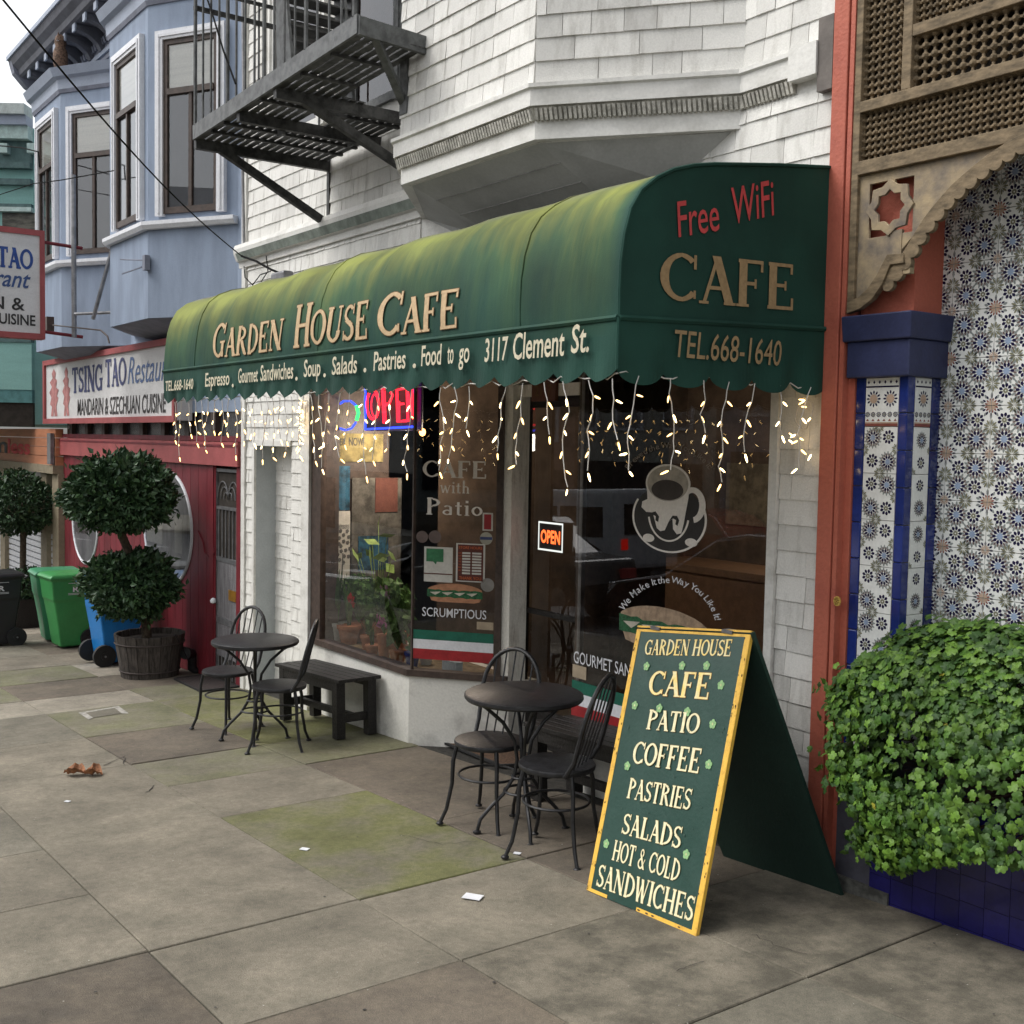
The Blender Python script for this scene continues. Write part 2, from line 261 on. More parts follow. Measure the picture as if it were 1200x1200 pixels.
# ---- lettering
_tc = {}
def font_mesh(txt, bold=0.0, shear=0.0, space=1.0):
    k = (txt, bold, shear, space)
    if k in _tc: return _tc[k]
    cu = bpy.data.curves.new('t', 'FONT'); cu.body = txt; cu.size = 1; cu.offset = bold; cu.shear = shear; cu.space_character = space; cu.resolution_u = 3; cu.fill_mode = 'FRONT'; cu.dimensions = '2D'
    ob = bpy.data.objects.new('t', cu); COL.objects.link(ob); dg = bpy.context.evaluated_depsgraph_get(); dg.update(); me = ob.evaluated_get(dg).to_mesh()
    v = np.array([tuple(q.co)[:2] for q in me.vertices]); f = [tuple(p.vertices) for p in me.polygons]; ob.evaluated_get(dg).to_mesh_clear()
    bpy.data.objects.remove(ob); bpy.data.curves.remove(cu); _tc[k] = (v, f); return _tc[k]
def glyphs():
    T, t = .19, .075; G = {}
    def V(x, a=0, b=1, w=T): return [('l', x, a, x, b, w)]
    def H(y, a, b, w=t): return [('l', a, y, b, y, w)]
    def D(x0, y0, x1, y1, w): return [('l', x0, y0, x1, y1, w)]
    def sf(x, y, l=.15): return [('l', x-l, y, x+l, y, .055)]
    def A(cx, cy, rx, ry, a, b, W=T, w_=t): return [('a', cx, cy, rx, ry, a, b, W, w_)]
    e = .03
    G['A'] = (.80, D(.10, 0, .40, 1, t)+D(.37, 1, .70, 0, T)+H(.34, .20, .58)+sf(.10, e, .11)+sf(.70, e, .14))
    G['C'] = (.80, A(.44, .5, .37, .49, 48, 318)+V(.74, .68, .97, .06)+V(.74, .08, .25, .05))
    G['D'] = (.86, V(.16)+A(.30, .5, .46, .47, -90, 90)+H(.97, .05, .32)+H(.03, .05, .32))
    G['E'] = (.74, V(.16)+H(.965, .04, .64)+H(.52, .16, .48)+H(.035, .04, .66)+V(.63, .78, 1, .06)+V(.66, 0, .26, .06)+V(.48, .42, .62, .05))
    G['F'] = (.68, V(.16)+H(.965, .04, .62)+H(.50, .16, .46)+sf(.16, e)+V(.61, .76, 1, .06)+V(.46, .40, .60, .05))
    G['G'] = (.86, A(.44, .5, .37, .49, 48, 310)+V(.74, .68, .97, .06)+V(.70, .03, .42, .15)+H(.44, .52, .84, .05))
    G['H'] = (.90, V(.17)+V(.73)+H(.5, .17, .73)+sf(.17, e)+sf(.17, 1-e)+sf(.73, e)+sf(.73, 1-e))
    G['I'] = (.36, V(.18)+sf(.18, e)+sf(.18, 1-e))
    G['L'] = (.68, V(.17)+H(.035, .03, .60)+V(.61, 0, .28, .06)+sf(.17, 1-e))
    G['N'] = (.90, V(.15, 0, 1, t)+V(.75, 0, 1, t)+D(.12, 1, .75, 0, T)+sf(.15, e, .12)+sf(.75, 1-e, .12)+sf(.08, 1-e, .08))
    G['O'] = (.86, A(.43, .5, .36, .49, 0, 360))
    G['P'] = (.72, V(.16)+A(.30, .73, .30, .24, -90, 90, .17)+H(.97, .04, .32)+H(.49, .16, .32)+sf(.16, e))
    G['R'] = (.82, V(.16)+A(.30, .74, .29, .23, -90, 90, .17)+H(.97, .04, .32)+H(.51, .16, .36)+D(.38, .5, .70, .02, .17)+sf(.16, e)+sf(.72, e, .08))
    G['S'] = (.66, A(.33, .74, .22, .235, 35, 268, .13)+A(.33, .26, .24, .245, 90, -150, .16)+V(.57, .72, .98, .05)+V(.08, .03, .28, .05)+D(.24, .55, .42, .45, .14))
    G['T'] = (.76, V(.37)+H(.965, .04, .70)+V(.05, .76, 1, .06)+V(.69, .76, 1, .06)+sf(.37, e))
    G['U'] = (.86, V(.16, .3, 1)+V(.70, .3, 1, t)+A(.43, .32, .27, .31, 180, 360, T, t)+sf(.16, 1-e)+sf(.70, 1-e, .12))
    G['W'] = (1.12, D(.10, 1, .34, 0, T)+D(.34, 0, .56, .9, t)+D(.52, .95, .76, 0, T)+D(.76, 0, 1.0, 1, t)+sf(.10, 1-e, .13)+sf(1.0, 1-e, .11))
    G['&'] = (.80, A(.32, .77, .15, .2, -60, 240, .10, .06)+A(.32, .27, .26, .26, 95, 330, .14, .07)+D(.22, .68, .70, .02, .14)+D(.54, .2, .70, .5, .06))
    G[' '] = (.34, [])
    # lower case for "with Patio"
    G['a'] = (.56, A(.25, .17, .17, .16, 0, 360, .09, .06)+V(.42, .02, .5, .12)+A(.27, .44, .16, .14, 0, 150, .09, .06))
    G['t'] = (.40, V(.18, .05, .78, .12)+H(.56, .03, .34, .06)+H(.04, .18, .34, .06))
    G['i'] = (.30, V(.15, 0, .6, .13)+sf(.15, e, .11)+H(.57, .03, .15, .05)+V(.15, .74, .88, .13))
    G['o'] = (.56, A(.28, .29, .20, .27, 0, 360, .13, .06))
    G['w'] = (.84, D(.08, .6, .24, 0, .12)+D(.24, 0, .42, .56, .06)+D(.38, .6, .56, 0, .12)+D(.56, 0, .74, .6, .06)+sf(.08, .58, .08)+sf(.74, .58, .07))
    G['h'] = (.64, V(.15, 0, 1, .13)+V(.47, 0, .42, .12)+A(.31, .40, .16, .17, 0, 150, .11, .06)+sf(.15, e, .10)+sf(.47, e, .10))
    return G
GL = glyphs()
def serif_mesh(txt, grow=0.0, small=None):
    V, Fc, x = [], [], 0.0; first = True; k = 0
    for ch in txt:
        cw, st = GL[ch]; sc = 1.0
        if small and not first: sc = small
        first = ch == ' '
        for s_ in st:
            lift = k*.00012; k += 1; k %= 8
            if s_[0] == 'l':
                _, x0, y0, x1, y1, wd = s_; wd += grow*2; d = np.array([x1-x0, y1-y0]); Ln = np.linalg.norm(d) or 1; d /= Ln
                if y0 != y1 and x0 != x1: p = np.array([1, 0])*wd/2/max(abs(d[1]), .5)
                else: p = np.array([-d[1], d[0]])*wd/2
                a = np.array([x0, y0])-d*grow; b = np.array([x1, y1])+d*grow; n = len(V); ns2 = max(1, int(Ln*6))
                for i in range(ns2+1):
                    c3 = a+(b-a)*i/ns2
                    for q in (c3-p, c3+p): V.append((x+q[0]*sc, q[1]*sc, lift))
                for i in range(ns2): Fc.append((n+2*i, n+2*i+2, n+2*i+3, n+2*i+1))
            else:
                _, cx, cy, rx, ry, a0, a1, W, wt = s_; m_ = max(8, int(abs(a1-a0)/14)); n = len(V)
                for i in range(m_+1):
                    a = R_(a0+(a1-a0)*i/m_); wd = wt+(W-wt)*abs(math.cos(a))+grow*2
                    c_, s2 = math.cos(a), math.sin(a)
                    V.append((x+(cx+(rx-wd/2+grow)*c_)*sc+0*sc, (cy+(ry-min(wd, .1+grow*2)+grow)*s2)*sc, lift)); V.append((x+(cx+(rx+wd/2)*c_)*sc, (cy+(ry+grow)*s2)*sc, lift))
                for i in range(m_): Fc.append((n+2*i, n+2*i+1, n+2*i+3, n+2*i+2))
        x += (cw+.05)*sc
    return np.array(V), Fc, x
def put_text(mb, txt, fn, u0, u1, v0, h, bold=.0, shear=0, serif=False, grow=0, small=None, lift=.0, ref=None):
    """writes txt between u0 and u1, baseline v0, capital height h; fn(u, v, lift) gives the point on the thing"""
    if serif:
        v, f, W = serif_mesh(txt, grow, small); W -= .05; v = v.copy(); v[:, 0] = u0+v[:, 0]/W*(u1-u0); v[:, 1] = v0+v[:, 1]*h; lf = v[:, 2]
    else:
        v2, f = font_mesh(txt, bold, shear); r2 = font_mesh(ref, bold, shear)[0] if ref else v2
        a, b = r2[:, 0].min(), r2[:, 0].max(); v = np.zeros((len(v2), 2)); v[:, 0] = u0+(v2[:, 0]-a)/(b-a)*(u1-u0); v[:, 1] = v0+v2[:, 1]/.73*h; lf = np.zeros(len(v2))
    mb.poly([fn(p[0], p[1], lift+l) for p, l in zip(v, lf)], f)
    return mb
def ellipse(cx, cy, rx, ry, n=32, a0=0, a1=360): return [(cx+rx*math.cos(R_(a0+(a1-a0)*i/n)), cy+ry*math.sin(R_(a0+(a1-a0)*i/n))) for i in range(n+(0 if a1-a0 >= 360 else 1))]
# ================================================================== GROUND
def slabm(name, c, c2, **k): return M(name, c, .88, col2=c2, scale=k.pop('scale', 3.2), bscale=230, fine=.24, bump=.5, mask=k.pop('mask', (.38, .66)), blotch=.30, **k)
conc = slabm('sidewalk_concrete', (.243, .215, .165), (.178, .160, .122), tint=.07)
conc_g = slabm('sidewalk_concrete_grey', (.215, .195, .152), (.152, .140, .108), tint=.07)
conc_d = slabm('sidewalk_concrete_brown', (.172, .143, .108), (.13, .11, .086), tint=.05)
conc_p = slabm('sidewalk_concrete_pale', (.33, .295, .235), (.25, .225, .18))
conc_m = slabm('mossy_concrete', (.160, .162, .066), (.185, .168, .120), scale=1.5, mask=(.44, .60))
conc_m2 = slabm('mossy_concrete_worn', (.175, .172, .100), (.20, .182, .135), scale=1.6, mask=(.42, .6))
conc_s = slabm('stained_concrete', (.165, .135, .10), (.095, .082, .066), scale=2.4, mask=(.35, .6))
conc_w = slabm('blotched_concrete', (.215, .19, .145), (.12, .108, .082), scale=5, mask=(.4, .6))
joint = M('joint_grit', (.045, .042, .036), .95, var=.3, scale=30)
asph = M('asphalt', (.05, .05, .052), .9, var=.15, scale=5, bscale=200, fine=.3)
kerbm = M('kerb_concrete', (.25, .24, .22), .9, var=.12, scale=4)
paint = M('road_paint', (.70, .70, .68), .7, var=.1, scale=20)
def gp(x, y, dz=0): return (x, y, gz(x)+dz)
X0, X1 = -120., 60.
def sheet(name, ys, dz, mat, kind='structure'):
    mb = MB(); mb.poly([gp(X0, ys[0], dz), gp(X1, ys[0], dz), gp(X1, ys[1], dz), gp(X0, ys[1], dz)]); return mb.build(name, mat, None, kind)
sheet('ground', (-140, 90), -.30, conc_g)
sheet('road', (-16.5, -4.75), -.15, asph)
sw = MB(); sw.poly([gp(X0, -4.6, -.012), gp(X1, -4.6, -.012), gp(X1, 1.2, -.012), gp(X0, 1.2, -.012)]); swo = sw.build('sidewalk', joint, None, 'structure')
kb = MB(); kb.hexa([gp(X0, -4.75, -.3), gp(X1, -4.75, -.3), gp(X1, -4.6, -.3), gp(X0, -4.6, -.3), gp(X0, -4.75, 0), gp(X1, -4.75, 0), gp(X1, -4.6, 0), gp(X0, -4.6, 0)]); kb.build('kerb', kerbm, None, 'structure')
sf_ = MB(); sf_.hexa([gp(X0, -20, -.3), gp(X1, -20, -.3), gp(X1, -16.5, -.3), gp(X0, -16.5, -.3), gp(X0, -20, 0), gp(X1, -20, 0), gp(X1, -16.5, 0), gp(X0, -16.5, 0)]); sf_.build('far_sidewalk', conc, None, 'structure')
xs = [-24, -22.8, -21.8, -20.8, -19.8, -18.8, -17.8, -16.8, -15.7, -14.6, -13.5, -12.5, -11.5, -10.55, -9.78, -8.62, -7.555, -6.83, -5.98, -5.17, -4.37, -3.55, -2.65, -1.75, -.85, .05, .95, 1.85]
rows = [(-4.6, -3.64), (-3.64, -2.71), (-2.71, -1.78), (-1.78, -.86), (-.86, .02)]
pick = {(-4.37, 1): conc_s, (-3.55, 1): conc, (-5.17, 1): conc, (-5.98, 1): conc, (-4.37, 2): conc, (-3.55, 2): conc_d, (-2.65, 2): conc_g, (-6.83, 3): conc, (-7.555, 3): conc_m2, (-5.98, 3): 'moss', (-5.17, 3): None,
        (-4.37, 3): conc, (-3.55, 3): conc_w, (-2.65, 3): conc_g, (-2.65, 4): conc_w, (-3.55, 4): conc_w, (-4.37, 4): conc_d, (-5.17, 4): conc_d, (-5.98, 4): conc_d, (-6.83, 4): conc_d, (-7.555, 4): conc_m2, (-8.62, 4): conc_m, (-8.62, 3): conc_d,
        (-9.78, 4): conc_m, (-9.78, 3): conc_m2, (-10.55, 3): conc_p, (-10.55, 4): conc_m2, (-11.5, 3): conc_d, (-11.5, 4): conc_d, (-12.5, 3): conc_m2, (-9.78, 2): conc_g, (-8.62, 2): conc, (-10.55, 2): conc_p, (-11.5, 2): conc_m2, (-7.555, 2): conc, (-6.83, 2): conc, (-5.98, 2): conc, (-5.17, 2): conc}
merged = {(-6.83, 3): None}
for j, (ya, yb) in enumerate(rows):
    for i in range(len(xs)-1):
        xa, xb = xs[i], xs[i+1]
        m = pick.get((xa, j), random.choice([conc, conc_g, conc, conc_d, conc_p] if xa < -9 else [conc, conc_g, conc]))
        if m is None: continue
        if j == 2 and xa in (-6.83, -5.98, -5.17): continue
        if j == 2 and xa == -7.555: xb = -4.37
        if m == 'moss': xb = xs[i+2]; m = conc_m
        g_ = .0032; dz = random.uniform(-.003, .003); t1, t2 = random.uniform(-.002, .002), random.uniform(-.002, .002)
        if xa == -5.98 and j == 2: g_ = .0025
        b = MB(); P = [(xa+g_, ya+g_), (xb-g_, ya+g_), (xb-g_, yb-g_), (xa+g_, yb-g_)]; c = .004
        Q = [(xa+g_+c, ya+g_+c), (xb-g_-c, ya+g_+c), (xb-g_-c, yb-g_-c), (xa+g_+c, yb-g_-c)]
        top = [gp(x, y, dz+t) for (x, y), t in zip(Q, (t1, -t1, t2, -t2))]
        b.poly([gp(x, y, -.03) for x, y in P]+[gp(x, y, dz-.004) for x, y in P]+top, [(0, 1, 5, 4), (1, 2, 6, 5), (2, 3, 7, 6), (3, 0, 4, 7), (4, 5, 9, 8), (5, 6, 10, 9), (6, 7, 11, 10), (7, 4, 8, 11), (8, 9, 10, 11)])
        b.build('paving_slab', m, swo)
for k, (x, n_) in enumerate([(-26, 9), (-9.2, 6)]):
    for i in range(n_):
        b = MB(); y = -6.2-i*1.15; b.poly([gp(x, y, -.146), gp(x+3.2, y, -.146), gp(x+3.2, y+.5, -.146), gp(x, y+.5, -.146)]); o = b.build('crosswalk_stripe', paint, None, 'structure')
b = MB()
for i in range(-20, 6): b.poly([gp(i*5, -10.6, -.146), gp(i*5+2.8, -10.6, -.146), gp(i*5+2.8, -10.48, -.146), gp(i*5, -10.48, -.146)])
b.build('lane_marking', paint, None, 'structure')
# ================================================================== CAFE HOUSE (white shingles)
XL, XR = -9.93, -3.335
H = root('shingled_house', 'white shingled building with projecting bay over the green awning', 'building', (-6.6, 0, -.43))
w_ = MB()
w_.box((XL, 0, 2.32), (XR, .22, 7.2)); w_.box((XL, 0, 1.98), (-8.6, .22, 2.32)); w_.box((XL, .22, 2.45), (XR, 5, 7.2))                       # upper wall
w_.box((-3.60, .0, -.6), (XR, .3, 2.0)); w_.box((-8.905, 0, -.8), (-8.60, .25, 2.0)); w_.box((XL, .0, -.8), (-9.66, .25, 2.0)); w_.box((-9.66, 0, 1.68), (-8.905, .25, 2.0))
w_.box((XL, .25, 1.68), (-8.60, 2.5, 2.45)); w_.box((-9.66, .20, -.8), (-8.6, .25, 1.7))
w_.build('wall', white_tr, H)
al = MB(); al.box((-9.70, .0, -.8), (-9.652, .20, 1.68)); al.build('alcove_side_panel', grey_pt, H)
sb = MB(); sb.box((-9.66, -.02, -.80), (-8.905, .20, -.60)); sb.build('alcove_step', conc_g, H)
shingles = []   # (screen size, verts, faces)
def shingle_wall(A, B, z0, z1, ex, n, wmin=.13, wmax=.33, holes=(), off=.0, thick=.014, jit=.0022):
    A = np.array(A, float); B = np.array(B, float); L = np.linalg.norm(B-A); d = (B-A)/L; n = np.array(n, float); z = z0
    while z < z1-.01:
        zt = min(z+ex, z1); u = 0.0; first = random.uniform(.05, wmax)
        while u < L-.004:
            wd = min(first if u == 0 else random.uniform(wmin, wmax), L-u)
            if L-u-wd < .05: wd = L-u
            a, b_ = u+.0016, u+wd-.0016; zb = z+random.uniform(-jit, jit); u += wd
            skip = False
            for h in holes:
                if h[0] < (a+b_)/2 < h[1] and h[2] < (z+zt)/2 < h[3]: skip = True
            if skip: continue
            top = zt+(.012 if zt < z1 else 0)
            P = []
            for (uu, zz, o) in ((a, zb, thick+random.uniform(-.003, .003)), (b_, zb, thick+random.uniform(-.003, .003)), (b_, zb, .0), (a, zb, .0), (a, top, .0045), (b_, top, .0045), (b_, top, 0), (a, top, 0)):
                q = A+d*uu+n*(o+off); P.append((q[0], q[1], zz))
            c = pj(P[0]); e = pj(P[5]); ar = abs(c[0]-e[0])*abs(c[1]-e[1]); vis = -60 < c[0] < 1260 and -40 < c[1] < 1200 and -60 < e[0] < 1260 and -40 < max(c[1], e[1])
            shingles.append((ar if vis else 0, P))
        z += ex
ns = (0, -1)
EX = .1173
bayA, bayB, bayC, bayD = (-6.85, 0), (-6.03, -.65), (-4.70, -.65), (-3.90, 0)
# wall, above the awning and either side of the bay
wz = 3.50
shingle_wall((XL+.09, 0), (-6.86, 0), 2.62, 3.24, EX, ns, wmin=.09, wmax=.2)
shingle_wall((XL+.09, 0), (-6.86, 0), 3.44, 6.4, EX, ns, holes=[(.45, 1.65, .66+3.44, 7), (1.95, 2.9, 4.05, 7)], wmin=.1, wmax=.3)
shingle_wall((-3.90, 0), (XR-.09, 0), wz, 4.4, EX, ns, wmin=.1, wmax=.2)
shingle_wall((-5.2, 0), (XR, 0), 2.66, 3.31, .1175, ns, wmin=.12, wmax=.3)
shingle_wall((-3.595, 0), (XR, 0), .995-1.29, 2.12, .1173, ns, wmin=.11, wmax=.26)
shingle_wall((XL+.07, 0), (-9.70, 0), -.62, 1.62, .1135, ns, wmin=.2, wmax=.3, jit=.003)
shingle_wall((-8.90, 0), (-8.672, 0), -.62, 1.68, .1135, ns, wmin=.2, wmax=.3)
shingle_wall((XL+.07, 0), (-8.672, 0), 1.69, 2.1, .1135, ns, wmin=.12, wmax=.3)
shingle_wall((-9.655, .198), (-8.9, .198), -.62, 1.68, .1135, ns, wmin=.1, wmax=.26)
# bay
shingle_wall(bayB, bayC, 3.50, 5.2, .1127, (0, -1), wmin=.11, wmax=.24)
dv = nrm(np.array(bayD)-np.array(bayC)); nn = (-dv[1]*-1, -dv[0]) if False else (dv[1], -dv[0])
shingle_wall(bayC, bayD, 3.50, 5.0, .1127, nn, wmin=.14, wmax=.34)
shingles.sort(key=lambda q: -q[0])
HX = [(0, 3, 2, 1), (4, 5, 6, 7), (0, 1, 5, 4), (1, 2, 6, 5), (2, 3, 7, 6), (3, 0, 4, 7)]
for ar, P in shingles[:300]: b = MB(); b.poly(P, HX); b.build('shingle', white_sh, H)
b = MB()
for ar, P in shingles[300:]: b.poly(P, HX)
b.build('shingles', white_sh, H, 'stuff')
# corner boards and casings
t = MB(); t.box((XL-.01, -.028, -.62), (XL+.068, .1, 3.24)); t.box((XL-.01, -.03, 3.44), (XL+.085, .1, 6.4)); t.build('corner_board', white_tr, H)
t = MB(); t.box((XR-.088, -.03, 3.60), (XR-.002, .05, 7)); t.build('corner_board', white_tr, H)
t = MB(); t.box((-3.645, -.03, -.5), (-3.598, .17, 2.2)); t.build('window_casing', white_tr, H)
t = MB(); t.box((-8.668, -.03, -.55), (-8.53, .2, 2.2)); t.build('window_casing', white_tr, H)
t = MB(); t.box((-9.70, -.022, -.6), (-9.655, .25, 1.68)); t.box((-9.70, -.024, 1.64), (-8.90, .25, 1.69)); t.build('alcove_casing', white_tr, H)
# belt moulding on the wall left of the bay, band round the bay
def band(path, prof, mat, name, par=H):
    """sweeps a vertical section prof [(out, z)] along plan points; outward is the left-hand normal towards -y"""
    P = [np.array(p, float) for p in path]; N = []
    for i in range(len(P)):
        ds = [nrm(P[j+1]-P[j]) for j in (i-1, i) if 0 <= j < len(P)-1]; ns_ = [np.array([d[1], -d[0]]) for d in ds]; m = nrm(sum(ns_)); N.append(m/max(.5, m.dot(ns_[0])))
    mb = MB(); k = len(prof)
    for p, n in zip(P, N): mb.v += [(p[0]+n[0]*o, p[1]+n[1]*o, z) for o, z in prof]
    for i in range(len(P)-1):
        for j in range(k): a = i*k+j; b2 = i*k+(j+1) % k; mb.f.append((a, a+k, b2+k, b2)); mb.mi.append(0)
    mb.f.append(tuple(range(k))); mb.f.append(tuple(range((len(P)-1)*k+k-1, (len(P)-1)*k-1, -1))); mb.mi += [0, 0]
    return mb.build(name, mat, par, fixn=True)
def dent(path, z0, z1, out, name='dentil_moulding', par=H, pitch=.024, mat=None):
    mb = MB()
    for A, B in zip(path[:-1], path[1:]):
        A = np.array(A, float); B = np.array(B, float); L = np.linalg.norm(B-A); d = (B-A)/L; n = np.array([d[1], -d[0]]); k = int(L/pitch)
        for i in range(k):
            u = (i+.5)*L/k; c = A+d*u
            q = [c-d*pitch*.3+n*0, c+d*pitch*.3, c+d*pitch*.3+n*out, c-d*pitch*.3+n*out]; q2 = [c-d*pitch*.1, c+d*pitch*.5, c+d*pitch*.5+n*out*.6, c-d*pitch*.1+n*out*.6]
            mb.hexa([(p[0], p[1], z0) for p in q2]+[(p[0], p[1], z1) for p in q])
    return mb.build(name, mat or dirty_tr, par)
bp_ = [bayA, bayB, bayC, bayD, (-3.575, 0)]
band(bp_, [(-.05, 3.385), (.045, 3.385), (.045, 3.465), (.06, 3.472), (.06, 3.492), (.0, 3.51), (-.05, 3.51)], white_tr, 'bay_band')
band(bp_, [(-.1, 3.30), (-.01, 3.30), (.03, 3.384), (-.1, 3.384)], dirty_tr, 'cove_moulding'); dent(bp_, 3.318, 3.374, .038)
band(bp_[:4]+[(-3.40, 0)], [(-.15, 3.225), (-.045, 3.225), (-.045, 3.24), (-.03, 3.25), (-.03, 3.30), (-.15, 3.30)], white_tr, 'bay_lower_band')
b = MB(); b.box((-3.578, -.062, 3.36), (-3.42, .0, 3.505)); b.build('band_end_block', white_tr, H)
b = MB(); b.box((-3.42, -.05, 3.28), (XR-.003, .0, 3.60)); b.build('gutter_box', M('gutter_grey_brown', (.16, .14, .125), .7), H)
band([(XL-.06, 0), (-6.8, 0)], [(0, 3.24), (.03, 3.24), (.035, 3.29), (.06, 3.30), (.085, 3.36), (.09, 3.40), (.075, 3.44), (0, 3.455)], white_tr, 'belt_moulding')
band([(XL-.0, 0), (-6.8, 0)], [(0.061, 3.303), (.088, 3.362), (.094, 3.362), (.067, 3.298)], M('copper_green_streak', (.27, .31, .27), .8, var=.2, scale=8), 'gutter_strip')
# bay body and soffit
b = MB(); P = [bayA, bayB, bayC, bayD]; b.prism([(x, y, 3.23) for x, y in P], (0, 0, 4)); b.build('bay_wall', white_tr, H, fixn=True)
b = MB(); top = [(-6.80, .0, 3.226), (-5.985, -.60, 3.226), (-4.725, -.60, 3.226), (-3.96, 0, 3.226)]; low = [(-6.3, .0, 3.03), (-5.80, -.02, 2.93), (-4.75, -.02, 2.93), (-4.32, .0, 3.03)]
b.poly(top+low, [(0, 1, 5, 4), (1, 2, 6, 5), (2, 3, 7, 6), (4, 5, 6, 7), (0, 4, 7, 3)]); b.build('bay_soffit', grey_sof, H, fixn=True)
b = MB()
for i in range(1, 4):
    u = i/4.; a = np.array(top[1])*(1-u)+np.array(low[1])*u; c = np.array(top[2])*(1-u)+np.array(low[2])*u; b.beam(a+[0, -.002, -.002], c+[0, -.002, -.002], .006, .006)
b.build('soffit_batten', M('soffit_seam', (.33, .33, .31), .8), H)
# upper windows behind the fire escape
def sash_window(par, A, B, u0, u1, z0, z1, n, casing=.09, mat_c=cream, shade=.4, split=None, mull=True, pane=glass_up, fabric=curtain, shade_m=blind, name='window', out=.05):
    """window in the vertical face A-B; its frame, sashes, blind and panes"""
    A = np.array(A, float); B = np.array(B, float); d = nrm(B-A); n = np.array(n, float)
    def P(u, o, z): q = A+d*u+n*o; return (q[0], q[1], z)
    def bx(mb, ua, ub, oa, ob, za, zb): mb.hexa([P(ua, oa, za), P(ub, oa, za), P(ub, ob, za), P(ua, ob, za), P(ua, oa, zb), P(ub, oa, zb), P(ub, ob, zb), P(ua, ob, zb)])
    c = casing
    fr = MB(); bx(fr, u0-c, u0, -.02, out, z0-.02, z1+c); bx(fr, u1, u1+c, -.02, out, z0-.02, z1+c); bx(fr, u0, u1, -.02, out, z1, z1+c); bx(fr, u0-c*.6, u0-c*.35, out, out+.012, z0, z1+c*.6); bx(fr, u1+c*.35, u1+c*.6, out, out+.012, z0, z1+c*.6); bx(fr, u0-c*.3, u1+c*.3, out, out+.012, z1+c*.3, z1+c*.6)
    wf = fr.build(name, mat_c, par)
    s_ = MB(); g = .045; zm = z0+(z1-z0)*(1-(split or .42))
    bx(s_, u0, u0+g, .0, .03, z0, z1); bx(s_, u1-g, u1, .0, .03, z0, z1); bx(s_, u0+g, u1-g, .0, .03, z1-g, z1); bx(s_, u0+g, u1-g, .0, .03, z0, z0+g*1.3); bx(s_, u0+g, u1-g, 0., .045, zm-g*.6, zm+g*.6)
    if mull: um = (u0+u1)/2; bx(s_, um-g*.4, um+g*.4, .005, .032, z0+g*1.3, zm-g*.6)
    s_.build('sash', brown_fr if mat_c is cream else mat_c, wf)
    p_ = MB(); p_.poly([P(u0+g, .012, z0+g), P(u1-g, .012, z0+g), P(u1-g, .012, z1-g), P(u0+g, .012, z1-g)]); p_.build('pane', pane, wf)
    q_ = MB(); q_.poly([P(u0+g, .004, zm), P(u1-g, .004, zm), P(u1-g, .004, z1-g), P(u0+g, .004, z1-g)]); q_.build('blind', shade_m, wf)
    q_ = MB(); q_.poly([P(u0+g, .004, z0+g), P(u1-g, .004, z0+g), P(u1-g, .004, zm), P(u0+g, .004, zm)]); q_.build('curtain', fabric, wf)
    return wf
sash_window(H, (XL, 0), (-6.86, 0), .62, 1.52, 4.2, 6.3, ns, casing=.13, mat_c=white_tr, fabric=brn_cur, shade_m=brn_cur, mull=False, pane=glassm('brown_glass', (.6, .55, .52)))
sash_window(H, (XL, 0), (-6.86, 0), 2.10, 2.74, 4.13, 6.3, ns, casing=.13, mat_c=fe_l, fabric=brn_cur, shade_m=brn_cur, mull=False, pane=bpy.data.materials['brown_glass'])
# ---------------- shopfront
SI = .065                                  # sill height
P0, P1, P2 = (-8.36, 0.02), (-6.945, 0.02), (-6.425, .44)     # glass line: front pane, splayed pane
ti = MB(); ti.box((-8.53, -.005, SI-.02), (-8.36, .16, 2.5)); ti.box((-8.53, .16, -.6), (-8.50, 1.2, 2.5)); ti.build('window_side_frame', brown_fr, H)
def wallseg(mb, A, B, z0, z1, th, side=1):
    A = np.array(A, float); B = np.array(B, float); d = nrm(B-A); n = np.array([d[1], -d[0]])*side
    q = [A, B, B+n*th, A+n*th]; mb.hexa([(p[0], p[1], z0) for p in q]+[(p[0], p[1], z1) for p in q])
b = MB(); wallseg(b, (-8.53, .01), (-6.945, .01), -.75, SI-.028, .0, 1)
plaster = M('bulkhead_white_plaster', (.68, .67, .62), .75, col2=(.42, .41, .38), scale=3.5, mask=(.5, .75), bump=.3)
b = MB(); b.prism([(-8.53, -.005, -.75), (-6.94, -.005, -.75), (-6.36, .455, -.75), (-6.36, .7, -.75), (-8.53, .7, -.75)], (0, 0, .75+SI-.025)); b.build('bulkhead', plaster, H, fixn=True)
b = MB(); b.prism([(-8.53, -.03, SI-.025), (-6.935, -.03, SI-.025), (-6.36, .43, SI-.025), (-6.40, .50, SI-.025), (-6.96, .08, SI-.025), (-8.53, .08, SI-.025)], (0, 0, .045)); b.build('window_sill', brown_fr, H, fixn=True)
b = MB(); b.box((-8.5, .08, SI-.06), (-6.95, .62, SI-.02)); b.prism([(-6.95, .08, SI-.06), (-6.43, .50, SI-.06), (-6.43, .62, SI-.06), (-6.95, .62, SI-.06)], (0, 0, .04)); b.build('display_ledge', wood_g, H, fixn=True)
for A, B in ((P0, P1), (P1, P2)):
    g_ = MB(); g_.poly([(A[0], A[1], SI+.02), (B[0], B[1], SI+.02), (B[0], B[1], 2.45), (A[0], A[1], 2.45)]); g_.build('window_pane', glass, H)
b = MB(); b.box((-6.955, .012, SI+.02), (-6.935, .03, 2.45)); b.build('corner_joint', brown_fr, H)
b = MB(); wallseg(b, (-6.46, .40), (-6.425, .43), SI+.02, 2.45, .03, 1); b.build('side_stop', brown_fr, H)
